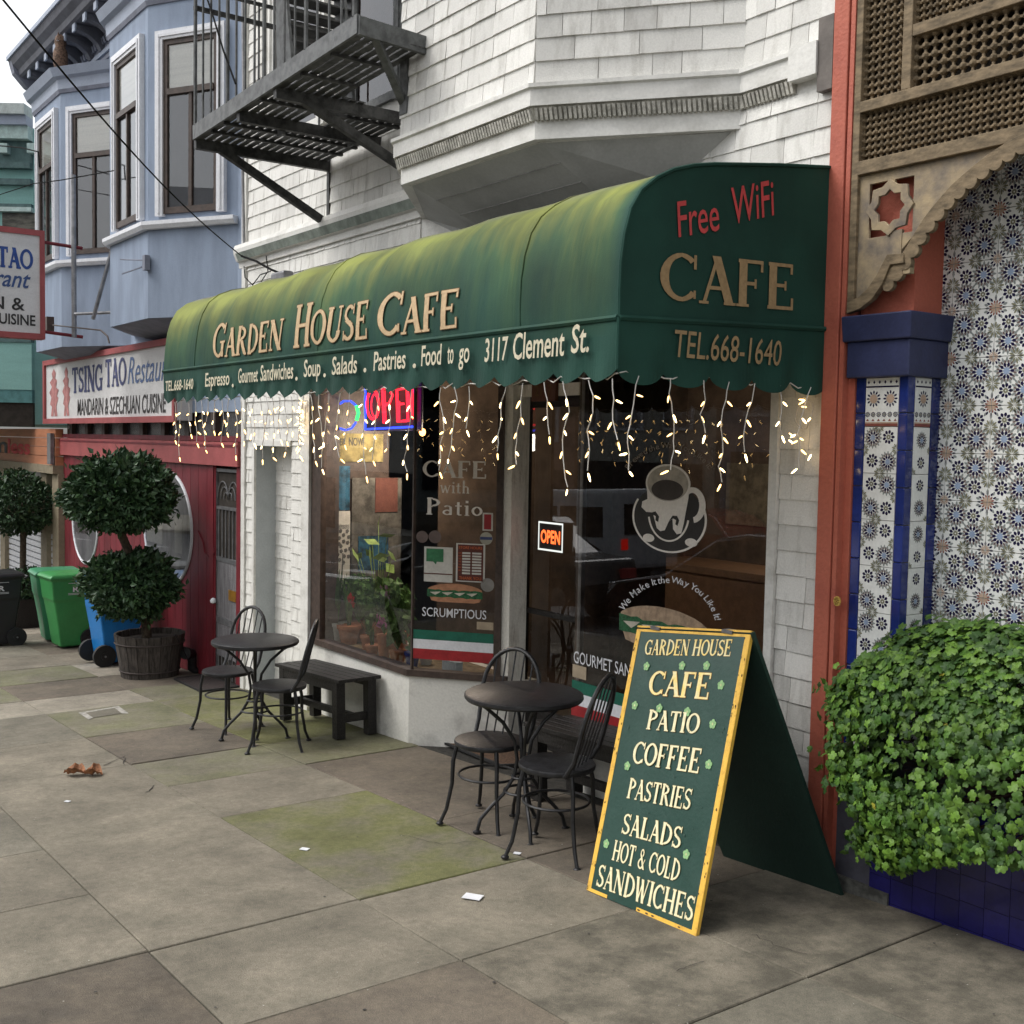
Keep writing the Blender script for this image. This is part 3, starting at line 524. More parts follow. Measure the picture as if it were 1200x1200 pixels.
wood_j = M('worn_white_jamb', (.86, .84, .77), .7, col2=(.52, .48, .41), scale=9, stretch=(3, 3, .5), mask=(.5, .75), bump=.5)
b = MB(); b.prism([(-6.425, .42, -.5), (-6.372, .455, -.5), (-6.372, .60, -.5), (-6.45, .52, -.5)], (0, 0, 3.0)); b.build('door_jamb', wood_j, H, fixn=True)
b = MB(); b.box((-6.372, .50, 2.02), (-5.40, .56, 2.10)); b.build('door_lintel', wood_j, H)
b = MB(); b.box((-6.19, .475, 1.985), (-5.93, .50, 2.13)); num = b.build('number_board', M('address_board', (.12, .045, .02), .6), H)
b = MB(); put_text(b, '2117', lambda u, v, l: (u, .473-l, v), -6.15, -5.97, 2.02, .075, bold=.01); b.build('house_number', bronze, num)
b = MB(); b.box((-5.46, .3, -.45), (-5.40, 1.0, 2.45)); b.build('entry_return', brown_fr, H)
# door
DY = .60
b = MB(); b.box((-6.56, DY, -.40), (-6.405, DY+.05, 2.05)); b.box((-5.60, DY, -.40), (-5.46, DY+.05, 2.05)); b.box((-6.405, DY, 1.95), (-5.60, DY+.05, 2.05)); b.box((-6.405, DY, -.40), (-5.60, DY+.05, -.14)); b.box((-6.405, DY+.01, .52), (-5.6, DY+.04, .555)); b.box((-6.6, DY, 2.05), (-5.4, DY+.05, 2.45))
dr = b.build('door', blk_wood, H)
b = MB(); b.poly([(-6.405, DY+.025, -.14), (-5.6, DY+.025, -.14), (-5.6, DY+.025, 1.95), (-6.405, DY+.025, 1.95)]); b.build('door_pane', glass, dr)
b = MB(); b.tube([(-6.44, DY-.01, .50), (-6.44, DY-.06, .52), (-6.44, DY-.06, .80), (-6.44, DY-.01, .82)], .010); b.build('handle', metal_g, dr)
b = MB(); b.box((-6.45, .46, -.46), (-5.4, DY+.06, -.39)); b.build('door_threshold', conc_g, H)
# right window
RY, RX0, RX1 = .16, -5.30, -3.60
b = MB(); b.box((RX0, RY-.01, -.5), (RX1, .5, -.115)); b.build('bulkhead', plaster, H)
b = MB(); b.box((RX0, RY-.02, -.115), (RX1, .3, .0)); b.build('window_sill', M('grey_sill_board', (.25, .25, .25), .6, var=.1), H)
b = MB(); b.poly([(RX0, RY, .0), (RX1, RY, .0), (RX1, RY, 2.45), (RX0, RY, 2.45)]); b.build('window_pane', glass, H)
b = MB(); b.poly([(RX0, RY, .0), (-5.42, .6, .0), (-5.42, .6, 2.45), (RX0, RY, 2.45)]); b.build('window_pane', glass, H)
b = MB(); b.box((RX0+.005, RY+.02, .0), (RX0+.035, RY+.05, 2.45)); b.build('corner_joint', metal_g, H)
# interior
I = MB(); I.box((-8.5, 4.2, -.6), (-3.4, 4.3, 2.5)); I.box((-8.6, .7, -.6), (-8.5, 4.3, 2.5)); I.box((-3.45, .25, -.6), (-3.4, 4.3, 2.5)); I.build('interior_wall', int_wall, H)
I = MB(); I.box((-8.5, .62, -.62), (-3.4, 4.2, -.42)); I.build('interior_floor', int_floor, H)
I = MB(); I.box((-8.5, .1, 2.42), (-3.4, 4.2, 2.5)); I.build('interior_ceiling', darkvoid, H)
I = MB(); I.box((-7.6, 2.9, -.42), (-4.2, 3.4, .62)); I.box((-7.65, 2.85, .62), (-4.15, 3.45, .68)); I.build('counter', M('counter_wood', (.16, .09, .05), .5), H)
for x, z, c in ((-7.9, 1.2, (.20, .17, .12)), (-6.9, 1.5, (.10, .12, .13)), (-5.6, 1.35, (.22, .12, .07)), (-4.6, 1.3, (.16, .13, .08))):
    I = MB(); I.box((x, 4.17, z-.25), (x+.7, 4.19, z+.35)); I.build('menu_board', M('menu_board_paint', c, .7, var=.25, scale=9), H)
warm = emis('warm_lamp', (1, .42, .12), 5)
LQ = oy(495, 507, .72)
for x, y, z in ((float(LQ[0]), .72, float(LQ[2])), (-6.3, 3.4, 1.66)):
    r = root('pendant_lamp', 'pendant lamp glowing inside the cafe '+('beside the neon sign' if y < 2 else 'at the right end of the right window'), 'lamp', (x, y, z), 'lamps inside the cafe')
    b = MB(); b.lathe([(.001, .035), (.02, .028), (.028, .006), (.02, -.02), (.001, -.03)], (x, y, z), 12); b.build('bulb', warm, r, smooth=True)
    b = MB(); b.tube([(x, y, z+.04), (x, y, 2.42)], .006, 6); b.build('cord', blk, r)
    ld = bpy.data.lights.new('lamp_light', 'POINT'); ld.energy = 30 if y < 2 else 12; ld.color = (1, .86, .70); ld.shadow_soft_size = .12; lo = bpy.data.objects.new('lamp_light', ld); COL.objects.link(lo); lo.parent = r; lo.location = (0, -.1, -.02)
# ================================================================== AWNING
AX0, AX1, AY = -8.44, -3.33, -1.255
profR = [(AY, 2.19), (-1.255, 2.30), (-1.248, 2.40), (-1.232, 2.50), (-1.203, 2.60), (-1.155, 2.68), (-1.08, 2.742), (-.99, 2.785), (-.88, 2.815), (-.76, 2.835), (-.38, 2.89), (-.005, 2.94)]
AW = root('awning', 'green barrel awning lettered Garden House Cafe over the shopfront', 'awning', (-5.9, -.6, 2.0))
NX = 60; rib = [AX0+(AX1-AX0)*i/8 for i in range(9)]
def sag(x):   # cloth bellies a little between its ribs
    for a, b2 in zip(rib[:-1], rib[1:]):
        if a <= x <= b2: return math.sin(math.pi*(x-a)/(b2-a))
    return 0
def apt(x, k):
    y, z = profR[k]; u = (x-AX0)/(AX1-AX0); z = z-(1-u)*(.05 if k > 3 else .03)*(k > 0)*.9
    s_ = sag(x)*.006*(1 if 1 < k < 11 else 0)+.004*math.sin(x*9+k); 
    return (x, y+s_*(1 if k < 7 else .2), z-s_*(0 if k < 4 else 1))
b = MB(); K = len(profR)
for i in range(NX+1): b.v += [apt(AX0+(AX1-AX0)*i/NX, k) for k in range(K)]
for i in range(NX):
    for k in range(K-1): b.f.append((i*K+k, (i+1)*K+k, (i+1)*K+k+1, i*K+k+1)); b.mi.append(0)
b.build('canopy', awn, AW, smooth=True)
for x, lb in ((AX1, 'near'), (AX0, 'far')):
    b = MB(); pr = [apt(x, k) for k in range(K)]; b.poly([(x, AY+.0, 2.19)]+[(x+(.0), p[1], p[2]) for p in pr[1:]]+[(x, -.005, 2.19+(.04 if lb == 'near' else 0))]); b.build('end_panel', awn, AW)
def edge(pts, r=.009, name='piping'): b = MB(); b.tube(pts, r, 6); b.build(name, awn, AW, smooth=True)
edge([apt(AX1, k) for k in range(K)]); edge([(AX0, AY-.004, 2.187), (AX1, AY-.004, 2.187)], .012); edge([(AX1+.004, AY, 2.187), (AX1+.004, -.01, 2.232)], .012)
for x in rib[1:-1:3]: edge([(p[0], p[1]-.001, p[2]+.001) for p in [apt(x, k) for k in range(K)]], .003, 'seam')
def valance(f, n, per, z1, z0, amp, name):
    """scalloped skirt: f(u, z) -> point, arcs of one period meeting in points"""
    mb = MB(); m_ = 10; k = 0
    for i in range(n*m_+1):
        u = i/m_; ph = u-math.floor(u); zb = z0+amp-(amp*math.sin(math.pi*ph)**.75); wv = .012*math.sin(u*math.pi*2+.6)+.006*math.sin(u*1.7)
        for j in range(5): t_ = j/4; mb.v.append(f(u*per, z1(u*per)*(1-t_)+(zb)*t_, wv*t_**1.5))
    for i in range(n*m_):
        for j in range(4): mb.f.append((i*5+j, i*5+5+j, i*5+6+j, i*5+1+j)); mb.mi.append(0)
    return mb.build(name, awn, AW, smooth=False)
valance(lambda u, z, w2: (AX0+u, AY-.004+w2, z), 25, (AX1-AX0)/25, lambda u: 2.187, 1.945, .045, 'front_valance')
valance(lambda u, z, w2: (AX1+.004-w2, AY+u, z), 5, .248, lambda u: 2.187+u*.035, 1.935, .05, 'end_valance')
b = MB(); b.tube([(AX1+.004, AY-.004, 2.187), (AX1+.004, AY-.004, 1.99)], .008, 6); b.build('piping', awn, AW)
fr = MB()
for x in (AX0+.05, -6.8, -5.1, AX1-.03):
    fr.tube([(x, AY+.03, 2.19), (x, -.02, 2.2)], .013, 6); fr.tube([(x, AY+.02, 2.19)]+[(x, p[0]+.015, p[1]-.05) for p in profR[1:]], .011, 6)
fr.tube([(AX0, AY+.02, 2.19), (AX1-.02, AY+.02, 2.19)], .013, 6); fr.build('frame', metal_g, AW)
# lettering on the awning
def awnf(u, v, l):
    zs = [apt(u, k) for k in range(K)]
    for a, c in zip(zs[:-1], zs[1:]):
        if a[2] <= v <= c[2]: t_ = (v-a[2])/(c[2]-a[2]); return (u, a[1]*(1-t_)+c[1]*t_-.006-l, v)
    return (u, AY-.006-l, v)
ux = lambda px, py: oy(px, py, AY)[0]
for w3, (pa, pb), (bv) in (('GARDEN', (250, 331), 0), ('HOUSE', (344, 432), 0), ('CAFE', (444, 538), 0)):
    b = MB(); o_ = MB(); ua, ub = ux(pa, 410), ux(pb, 395); zb = {'GARDEN': 2.232, 'HOUSE': 2.232, 'CAFE': 2.228}[w3]; hh = {'GARDEN': .235, 'HOUSE': .25, 'CAFE': .225}[w3]
    put_text(b, w3, awnf, ua, ub, zb, hh, serif=True, small=.80, lift=.0011); put_text(o_, w3, awnf, ua, ub, zb, hh, serif=True, small=.80, grow=.016, lift=0)
    o_.build('word_outline', bronze, AW); b.build('word', gold, AW)
vf = lambda u, v, l: (u, AY-.022-l, v)
for s_, pa, pb, py, h in (('TEL.668-1640', 197.5, 230, 457, .075), ('Espresso', 244, 272.5, 452, .095), ('Gourmet', 283, 306, 448, .095), ('Sandwiches', 309, 347.5, 445, .10), ('Soup', 360, 379.6, 441, .10), ('Salads', 393, 422.5, 438, .10), ('Pastries', 442, 479.6, 433, .10), ('Food', 498, 522, 428, .10), ('to', 529, 536, 426, .10), ('go', 542, 554.6, 425, .10), ('3117', 572.5, 600, 423, .105), ('Clement', 606, 666, 419, .115), ('St.', 674, 695, 413, .115)):
    b = MB(); z = oy((pa+pb)/2, py, AY)[2]; put_text(b, s_, vf, ux(pa, py), ux(pb, py), z, h, bold=.012, shear=.1); b.build('word', valt, AW)
for px, py in ((276.5, 452), (351.5, 444), (384.5, 440), (432, 434), (490, 429)): b = MB(); x = ux(px, py); z = oy(px, py, AY)[2]; b.poly([vf(x+.016*math.cos(a*.785), z+.012*math.sin(a*.785), 0) for a in range(8)]); b.build('dot', valt, AW)
ef = lambda u, v, l: (AX1+.006+l, u, v)
def on_end(px, py): p = ox(px, py, AX1); return p[1], p[2]
b = MB(); a0, z0 = on_end(773, 352); a1, z1 = on_end(930, 364)
def efs(u, v, l): t_ = (u-a0)/(a1-a0); return (AX1+.006+l, u, v+(z1-z0)*t_)
put_text(b, 'CAFE', efs, a0, a1, z0, on_end(800, 296)[1]-on_end(800, 354)[1], serif=True); b.build('lettering', gold_d, AW)
b = MB(); c0, w0 = on_end(787, 418); c1, w1 = on_end(912, 429)
put_text(b, 'TEL.668-1640', lambda u, v, l: (AX1+.016, u, v+(w1-w0)*(u-c0)/(c1-c0)), c0, c1, w0, .112, bold=.004, shear=.12); b.build('lettering', gold_d, AW)
for w3, (pa, ya), (pb, yb), h in (('Free', (794, 278), (842, 270), .155), ('WiFi', (857, 263), (906, 252), .165)):
    b = MB(); c0, w0 = on_end(pa, ya); c1, w1 = on_end(pb, yb); put_text(b, w3, lambda u, v, l: (AX1+.006, u-(v-w0)*.10, v+(w1-w0)*(u-c0)/(c1-c0)), c0, c1, w0, h*.93, bold=.004); b.build('word', redt, AW)
# ================================================================== ICICLE LIGHTS
IL = root('icicle_lights', 'white icicle string of warm fairy lights hung from the awning skirt', 'string lights', (-5.9, -1.2, 1.9))
wirem = M('white_wire', (.62, .60, .56), .5, bump=0); bulbm = emis('fairy_bulb', (1, .60, .21), 3.4); bulbw = emis('fairy_bulb_hot', (1, .72, .34), 5.5)
bm_ = MB(); bm_.lathe([(.0015, 0), (.0036, .005), (.0042, .014), (.0030, .029), (.0006, .035)], (0, 0, 0), 7)
bulb_me = [bm_.mesh('bulb', bulbm), bm_.mesh('bulb', bulbw)]
sk_ = MB(); sk_.lathe([(.006, -.012), (.0065, .002)], (0, 0, 0), 6); sock_me = sk_.mesh('socket', wirem)
nb = 0; nbp = [0]; far_bulbs = MB()
def strand(p, ln, dirx, n_b):
    global nb
    p = np.array(p, float); d = np.array(dirx, float); pts = [p]; z = 0; off = 0; k = 0; side = random.choice([-1, 1])
    while z < ln:
        st = random.uniform(.055, .085); z += st; off += random.uniform(-.034, .034); pts.append(p+d*off+np.array([0, 0, -z]))
    mb = MB(); sm = []
    for a, c in zip(pts[:-1], pts[1:]): sm += [a, a*.5+c*.5+d*random.uniform(-.006, .006)]
    sm.append(pts[-1]); mb.tube(sm, .0024, 5); mb.build('wire', wirem, IL)
    for q in pts[1:]:
        nb += 1; side = -side; last = q is pts[-1]; ax = nrm(d*side*random.uniform(.5, 1)*(0.35 if last else 1)+np.array([0, 0, -random.uniform(.15, 1.1)])+np.array([random.uniform(-.2, .2), random.uniform(-.3, .3), 0]))
        qt = Vector(ax).to_track_quat('Z', 'Y'); px_ = pj(q)[0]
        if px_ < 372 and nb % 2 == 0 or nbp[0] >= 292:
            m3 = qt.to_matrix(); far_bulbs.poly([Vector(q+ax*.01)+m3 @ v.co for v in bulb_me[0].vertices], [tuple(p_.vertices) for p_ in bulb_me[0].polygons]); continue
        nbp[0] += 1; o = addob('bulb', random.choice(bulb_me), IL); o.location = Vector(q+ax*.01)-Vector(LOC[IL]); o.rotation_mode = 'QUATERNION'; o.rotation_quaternion = qt; o.scale = (random.uniform(.8, 1.15),)*3
lens = [.10, .26, .14, .24, .30, .16, .28, .2, .12]
x = AX0+.06; i = 0; fx_ = [(207, .30), (215, .36), (223, .2), (231, .30), (238, .34), (246, .16), (254, .22), (262, .30), (270, .2), (277, .38), (284, .26), (292, .22), (299, .30), (307, .34), (314, .22), (321, .38), (329, .24), (336, .30), (343, .2), (350, .34), (358, .26), (366, .34), (376, .32), (388, .42), (401, .34), (412, .26), (430, .46), (447, .34), (462, .26), (484, .40), (519, .44), (535, .34), (552, .16), (596, .36), (615, .36), (640, .22), (662, .48), (692, .36), (720, .22)]
for px, ln in fx_:
    xx = ux(px, 460); strand((xx, AY-.012, 1.955), ln*.88 if px < 560 else ln*.80, (1, 0, 0), 5)
for px, ln in ((746, .36), (783, .36), (822, .14), (852, .38), (882, .27), (912, .17), (948, .30)):
    yy = ox(px, 450, AX1)[1]; strand((AX1+.012, yy, 1.97), ln, (0, 1, 0), 5)
far_bulbs.build('bulbs', bulbm, IL, kind='stuff')
mb = MB(); pts = [(ux(px, 462)+.0, AY+.01, 1.965+.012*math.sin(px)) for px in range(205, 720, 9)]; mb.tube(pts, .0028, 5); pts = [(AX1-.008, AY+j*.05, 1.975+.012*math.sin(j*2)) for j in range(25)]; mb.tube(pts, .0028, 5); mb.build('wire', wirem, IL)
# small coil of bulbs gathered at the post end and at the far pane
CO = root('light_coil', 'bunched coil of lit fairy lights at the shingle pier by the red post', 'string lights', (-3.43, -.06, 1.85))
mb = MB(); mb.tube([(-3.43+.045*math.cos(a), -.05+.01*math.sin(a*3), 1.86+.07*math.sin(a)) for a in np.linspace(0, 12, 40)], .003, 5); mb.build('wire', wirem, CO)
CO2 = root('light_coil', 'bunched coil of lit fairy lights at the white casing left of the window', 'string lights', (-8.6, -.05, 1.9))
mb = MB(); mb.tube([(-8.58+.05*math.cos(a), -.05+.01*math.sin(a*3), 1.92+.10*math.sin(a*1.1)) for a in np.linspace(0, 12, 40)], .003, 5); mb.build('wire', wirem, CO2)
for c_, base, n_ in ((CO, (-3.44, -.055, 1.83), 9), (CO2, (-8.56, -.06, 1.86), 26)):
    for k in range(n_):
        o = addob('bulb', bulb_me[k % 2], c_); q = np.array(base)+[random.uniform(-.06, .06), random.uniform(-.03, .01), random.uniform(-.2, .17)]; o.location = Vector(q)-Vector(LOC[c_]); o.rotation_euler = (random.uniform(0, 3), random.uniform(0, 3), 0)
# ================================================================== WINDOW LETTERING AND NOTICES
dec_w = M('window_vinyl_white', (.86, .82, .76), .6, var=.04); dec_g = M('window_vinyl_green', (.01, .13, .085), .5); dec_r = M('window_vinyl_red', (.36, .02, .025), .5); dec_k = M('window_vinyl_black', (.03, .028, .027), .6); dec_c = M('window_vinyl_cream', (.50, .46, .39), .6, var=.15, scale=30)
def mapper(A, B, off=.004):
    A = np.array(A, float); B = np.array(B, float); d = nrm(B-A); n = np.array([d[1], -d[0]])
    def f(u, v, l=0): q = A+d*u+n*(off+l); return (q[0], q[1], v)
    def inv(px, py):
        r = ray(px, py); Mx = np.array([[r[0], -d[0]], [r[1], -d[1]]]); t_, s_ = np.linalg.solve(Mx, A-CAM[:2]); return s_, CAM[2]+r[2]*t_
    return f, inv
f1, i1 = mapper(P0, P1); f2, i2 = mapper(P1, P2); f3, i3 = mapper((RX0, RY), (RX1, RY))
def quad(mb, f, inv, pxs, l=0): mb.poly([f(*inv(*p), l) for p in pxs]); return mb
def rectf(mb, f, u0, u1, z0, z1, l=0): mb.poly([f(u0, z0, l), f(u1, z0, l), f(u1, z1, l), f(u0, z1, l)]); return mb
for s_, pa, pb, py, pt in (('CAFE', 496, 571, 560, 540), ('with', 516, 551, 578, 563), ('Patio', 499.5, 566, 604, 584)):
    b = MB(); ua, za = i2(pa, py); ub, zb = i2(pb, py); h = i2((pa+pb)/2, pt)[1]-i2((pa+pb)/2, py)[1]
    put_text(b, 'P' if False else s_, lambda u, v, l: f2(u, v+(zb-za)*0, .001+l), ua, ub, (za+zb)/2, h, serif=True); b.build('window_lettering', dec_w, H)
b = MB(); ua, za = i2(495, 722.5); ub, zb = i2(570, 725); put_text(b, 'SCRUMPTIOUS', lambda u, v, l: f2(u, v, .001), ua, ub, (za+zb)/2, i2(530, 713)[1]-i2(530, 724)[1], bold=.004); b.build('window_lettering', cream, H)
for (z0, z1, mt) in ((i2(482, 748)[1], i2(482, 737)[1], dec_g), (i2(482, 759)[1], i2(482, 748)[1], cream), (i2(482, 771)[1], i2(482, 759)[1], dec_r)):
    b = MB(); rectf(b, f2, .01, i2(578.5, 750)[0], z0, z1, .001); b.build('window_stripe', mt, H)
for i, mt in enumerate((dec_g, cream, dec_r)):
    z1 = .288-i*.073; b = MB(); rectf(b, f3, .0, 1.15, z1-.073, z1, .001); b.build('window_stripe', mt, H)
b = MB(); ua, za = i3(673, 776); ub, zb = i3(738, 789); put_text(b, 'GOURMET SANDWICHES', lambda u, v, l: f3(u, v, .001), ua, ua+(ub-ua)*18.6/11, za, .075, bold=.004); b.build('window_lettering', cream, H)
def notice(name, label, f, inv, box_px, mat, extra=None, group=None, depth=.002):
    (x0, y0, x1, y1) = box_px; u0, zt = inv(x0, y0); u1, _ = inv(x1, y0); zb = inv((x0+x1)/2, y1)[1]; zt = inv((x0+x1)/2, y0)[1]
    p = f((u0+u1)/2, (zt+zb)/2); r = root(name, label, 'notice' if 'notice' in name or 'sticker' in name else 'sign', p, group)
    b = MB(); P = [f(u0, zb, 0), f(u1, zb, 0), f(u1, zt, 0), f(u0, zt, 0)]; Q = [f(u0, zb, depth), f(u1, zb, depth), f(u1, zt, depth), f(u0, zt, depth)]; b.hexa(P+Q); b.build('card', mat, r, fixn=True)
    if extra: extra(r, u0, u1, zb, zt)
    return r
pw = M('paper_white', (.62, .61, .56), .8, var=.06, scale=12); pgr = M('leaflet_green', (.05, .22, .10), .7, var=.2); pdk = M('hours_board_brown', (.12, .03, .02), .6); por = M('hours_orange', (.62, .14, .04), .6)
def ex_hours(r, u0, u1, zb, zt):
    b = MB(); W = u1-u0; Hh = zt-zb; rectf(b, f2, u0+W*.06, u1-W*.06, zb+Hh*.03, zt-Hh*.03, .004); b.build('board', pdk, r)
    b = MB()
    for i in range(8):
        z = zb+Hh*(.2+.075*i); 
        for a, c in ((.22, .50), (.56, .88)): rectf(b, f2, u0+W*a, u0+W*c, z, z+Hh*.048, .006)
    b.build('time_strip', pw, r)
    b = MB(); g = lambda u, v, l: f2(u, v, .006); put_text(b, 'STORE HOURS', g, u0+W*.1, u1-W*.1, zt-Hh*.14, Hh*.07, bold=.01); put_text(b, 'THANK YOU', g, u0+W*.12, u1-W*.12, zb+Hh*.06, Hh*.08, bold=.01)
    for i, s_ in enumerate(('SAT', 'FRI', 'THU', 'WED', 'TUE', 'MON', 'SUN')): put_text(b, s_, g, u0+W*.09, u0+W*.19, zb+Hh*(.28+.075*i), Hh*.04)
    b.build('lettering', por, r)
notice('hours_notice', 'brown store hours board with white time strips taped in the splayed window', f2, i2, (535, 637, 569, 682), pw, ex_hours)
def ex_leaf(r, u0, u1, zb, zt):
    b = MB(); W = u1-u0; Hh = zt-zb; rectf(b, f2, u0+W*.08, u0+W*.68, zb+Hh*.58, zt-Hh*.05, .004); b.poly([f2(u0+W*.3, zb+Hh*.6, .004), f2(u0+W*.42, zb+Hh*.5, .004), f2(u0+W*.46, zb+Hh*.6, .004)]); b.build('speech_bubble', pgr, r)
    b = MB(); rectf(b, f2, u0, u1, zb+Hh*.22, zb+Hh*.25, .005); b.build('fold_line', pdk, r)
notice('leaflet_notice', 'white notice with a green speech bubble left of the store hours', f2, i2, (497.5, 641, 531, 682), pw, ex_leaf)
def ex_redst(r, u0, u1, zb, zt): b = MB(); rectf(b, f2, u0+(u1-u0)*.15, u1-(u1-u0)*.15, zb+.01, zt-.01, .004); b.build('print', dec_r, r)
notice('sticker', 'narrow red and white sticker at the upper right edge of the splayed pane', f2, i2, (566, 601, 578, 622), pw, ex_redst)
def rnd(label, c, r_, mat, f=f2, inv=i2, stripe=None):
    u, z = inv(*c); u2, _ = inv(c[0]+r_, c[1]); zt = inv(c[0], c[1]-r_)[1]; R1, R2 = abs(u2-u), abs(zt-z); o = root('round_sticker', label, 'sticker', f(u, z), 'round stickers in the window')
    b = MB(); b.poly([f(u+R1*math.cos(a), z+R2*math.sin(a), .002) for a in np.linspace(0, 2*math.pi, 25)[:-1]]); b.build('disc', mat, o)
    if stripe: b = MB(); rectf(b, f, u-R1*.95, u+R1*.95, z-R2*.2, z+R2*.25, .004); b.build('stripe', stripe, o)
rnd('pale round sticker with a blue bar above the store hours', (570, 631), 7.5, M('sticker_cream', (.45, .44, .36), .7), stripe=M('sticker_blue', (.06, .08, .2), .7))
rnd('grey round sticker below the store hours board', (571.5, 685.5), 8, M('sticker_grey', (.28, .27, .25), .7)); rnd('faint round sticker left of the word Patio, first of two', (495, 629), 7, M('sticker_dim', (.17, .13, .12), .8)); rnd('faint round sticker under the word Patio, second of two', (510, 629), 7.5, bpy.data.materials['sticker_dim'])
cardtan = M('card_tan', (.42, .34, .24), .7, var=.1)
def ex_card(f):
    def e(r, u0, u1, zb, zt): b = MB(); put_text(b, 'TIP', lambda u, v, l: f(u, v, .004), u0+(u1-u0)*.08, u0+(u1-u0)*.5, zb+(zt-zb)*.55, (zt-zb)*.3, bold=.02); b.build('print', sg_dark, r)
    return e
notice('card_notice', 'small tan card at the right end above the stripe in the splayed window', f2, i2, (559, 729, 578.5, 738), cardtan, None)
notice('card_notice', 'small tan card at the lower left of the right window', f3, i3, (672, 780, 688, 795), cardtan, None)
# sandwich pictures
bun = M('bread_print', (.50, .24, .13), .7, var=.15, scale=30); bun2 = M('bread_print_pale', (.46, .33, .22), .7, var=.2, scale=20); lett = M('lettuce_print', (.03, .15, .06), .7, var=.3, scale=60); chs = M('cheese_print', (.62, .58, .48), .7)
def sandwich(f, inv, x0, y0, x1, y1, bunm, label, flip=False):
    u0, _ = inv(x0, y0); u1, _ = inv(x1, y0); zt = inv((x0+x1)/2, y0)[1]; zb = inv((x0+x1)/2, y1)[1]; W, Hh = u1-u0, zt-zb
    r = root('sandwich_picture', label, 'picture', f((u0+u1)/2, (zt+zb)/2))
    top = [(0, .55)]+[(.02+.96*i/16, .55+.45*math.sin(math.pi*(i+.6)/17.2)**.45) for i in range(17)]+[(1, .55)]
    b = MB(); b.poly([f(u0+W*(1-p[0] if flip else p[0]), zb+Hh*p[1], .002) for p in top]); b.build('top_bun', bunm, r)
    b = MB(); b.poly([f(u0+W*p[0], zb+Hh*p[1], .002) for p in [(.04, .3), (.08, .06), (.2, 0), (.85, 0), (.95, .08), (.98, .3)]]); b.build('bottom_bun', bunm, r)
    b = MB(); rnd_ = random.Random(3); P = [(i/14, .28-.07*rnd_.random()) for i in range(15)]+[(1-i/14, .60+.08*rnd_.random()) for i in range(15)]; b.poly([f(u0+W*p[0], zb+Hh*p[1], .003) for p in P]); b.build('lettuce', lett, r)
    b = MB()
    for k in range(4): c = .15+.22*k; b.poly([f(u0+W*p[0], zb+Hh*p[1], .004) for p in [(c-.1, .5), (c, .36), (c+.06, .46), (c+.1, .55)]])
    b.build('cheese', chs, r)
sandwich(f2, i2, 501, 684, 566, 706, bun, 'picture of a stuffed sandwich roll in the splayed window')
sandwich(f3, i3, 727, 712, 832, 762, bun2, 'picture of a long sandwich half hidden behind the sandwich board')
# coffee cup decal
def cup():
    u, z = i3(784, 607); rx = (i3(828, 600)[0]-i3(740.5, 600)[0])/2; rz = (i3(784, 566)[1]-i3(784, 648)[1])/2; r = root('coffee_cup_decal', 'large steaming cup and saucer picture on the right window pane', 'picture', f3(u, z))
    E_ = lambda cx, cy, a, c, n=36, s_=0, e_=360: [(cx+a*math.cos(R_(s_+(e_-s_)*i/n)), cy+c*math.sin(R_(s_+(e_-s_)*i/n))) for i in range(n+(e_-s_ < 360))]
    def put(name, pts, mat, l):
        b = MB(); b.poly([f3(u+p[0]*rx, z+p[1]*rz, l) for p in pts]); b.build(name, mat, r)
    def ring(name, cx, cy, a, c, wd, mat, l, s_=0, e_=360):
        b = MB(); A_ = E_(cx, cy, a, c, 40, s_, e_); B_ = E_(cx, cy, a-wd, c-wd, 40, s_, e_); n = len(A_)
        for i in range(n if e_-s_ >= 360 else n-1): j = (i+1) % n; b.poly([f3(u+p[0]*rx, z+p[1]*rz, l) for p in (A_[i], A_[j], B_[j], B_[i])])
        b.build(name, mat, r)
    put('saucer', E_(0, 0, .96, .96), dec_k, .001); ring('saucer_rim', 0, -.0, 1, 1, .055, dec_w, .002, 150, 395); ring('saucer_rim', 0, .12, .56, .80, .05, dec_w, .002, 190, 350)
    put('spoon_spot', E_(-.52, -.63, .16, .12, 20), dec_w, .003); put('spoon_spot', E_(.62, -.63, .16, .12, 20), dec_w, .003)
    put('cup_body', [(-.6, .95), (-.58, .5), (-.72, .42), (-.74, .25), (-.6, .12), (-.42, .12), (-.36, -.1), (-.3, -.32), (-.2, -.4), (-.08, -.36), (.02, -.1), (.12, -.02), (.14, -.3), (.24, -.44), (.36, -.4), (.42, -.1), (.46, .2), (.52, .6), (.54, .95)], dec_w, .003)
    put('swirl', [(-.5, .1), (-.34, .16), (-.24, .02), (-.26, -.14), (-.34, -.1), (-.33, .02), (-.42, .06)], dec_k, .004); put('swirl', [(.02, -.1), (.12, .08), (.24, .08), (.3, -.04), (.26, -.2), (.2, -.16), (.22, -.04), (.14, 0)], dec_k, .004)
    ring('cup_handle', .62, .42, .34, .50, .16, dec_w, .003, -80, 120)
    put('cup_mouth', E_(-.03, .98, .60, .56), dec_w, .005); put('cup_inside', E_(-.03, .98, .55, .50), dec_c, .006); put('coffee', E_(-.03, .80, .43, .29, 30), M('coffee_print', (.06, .05, .045), .6), .007)
cup()
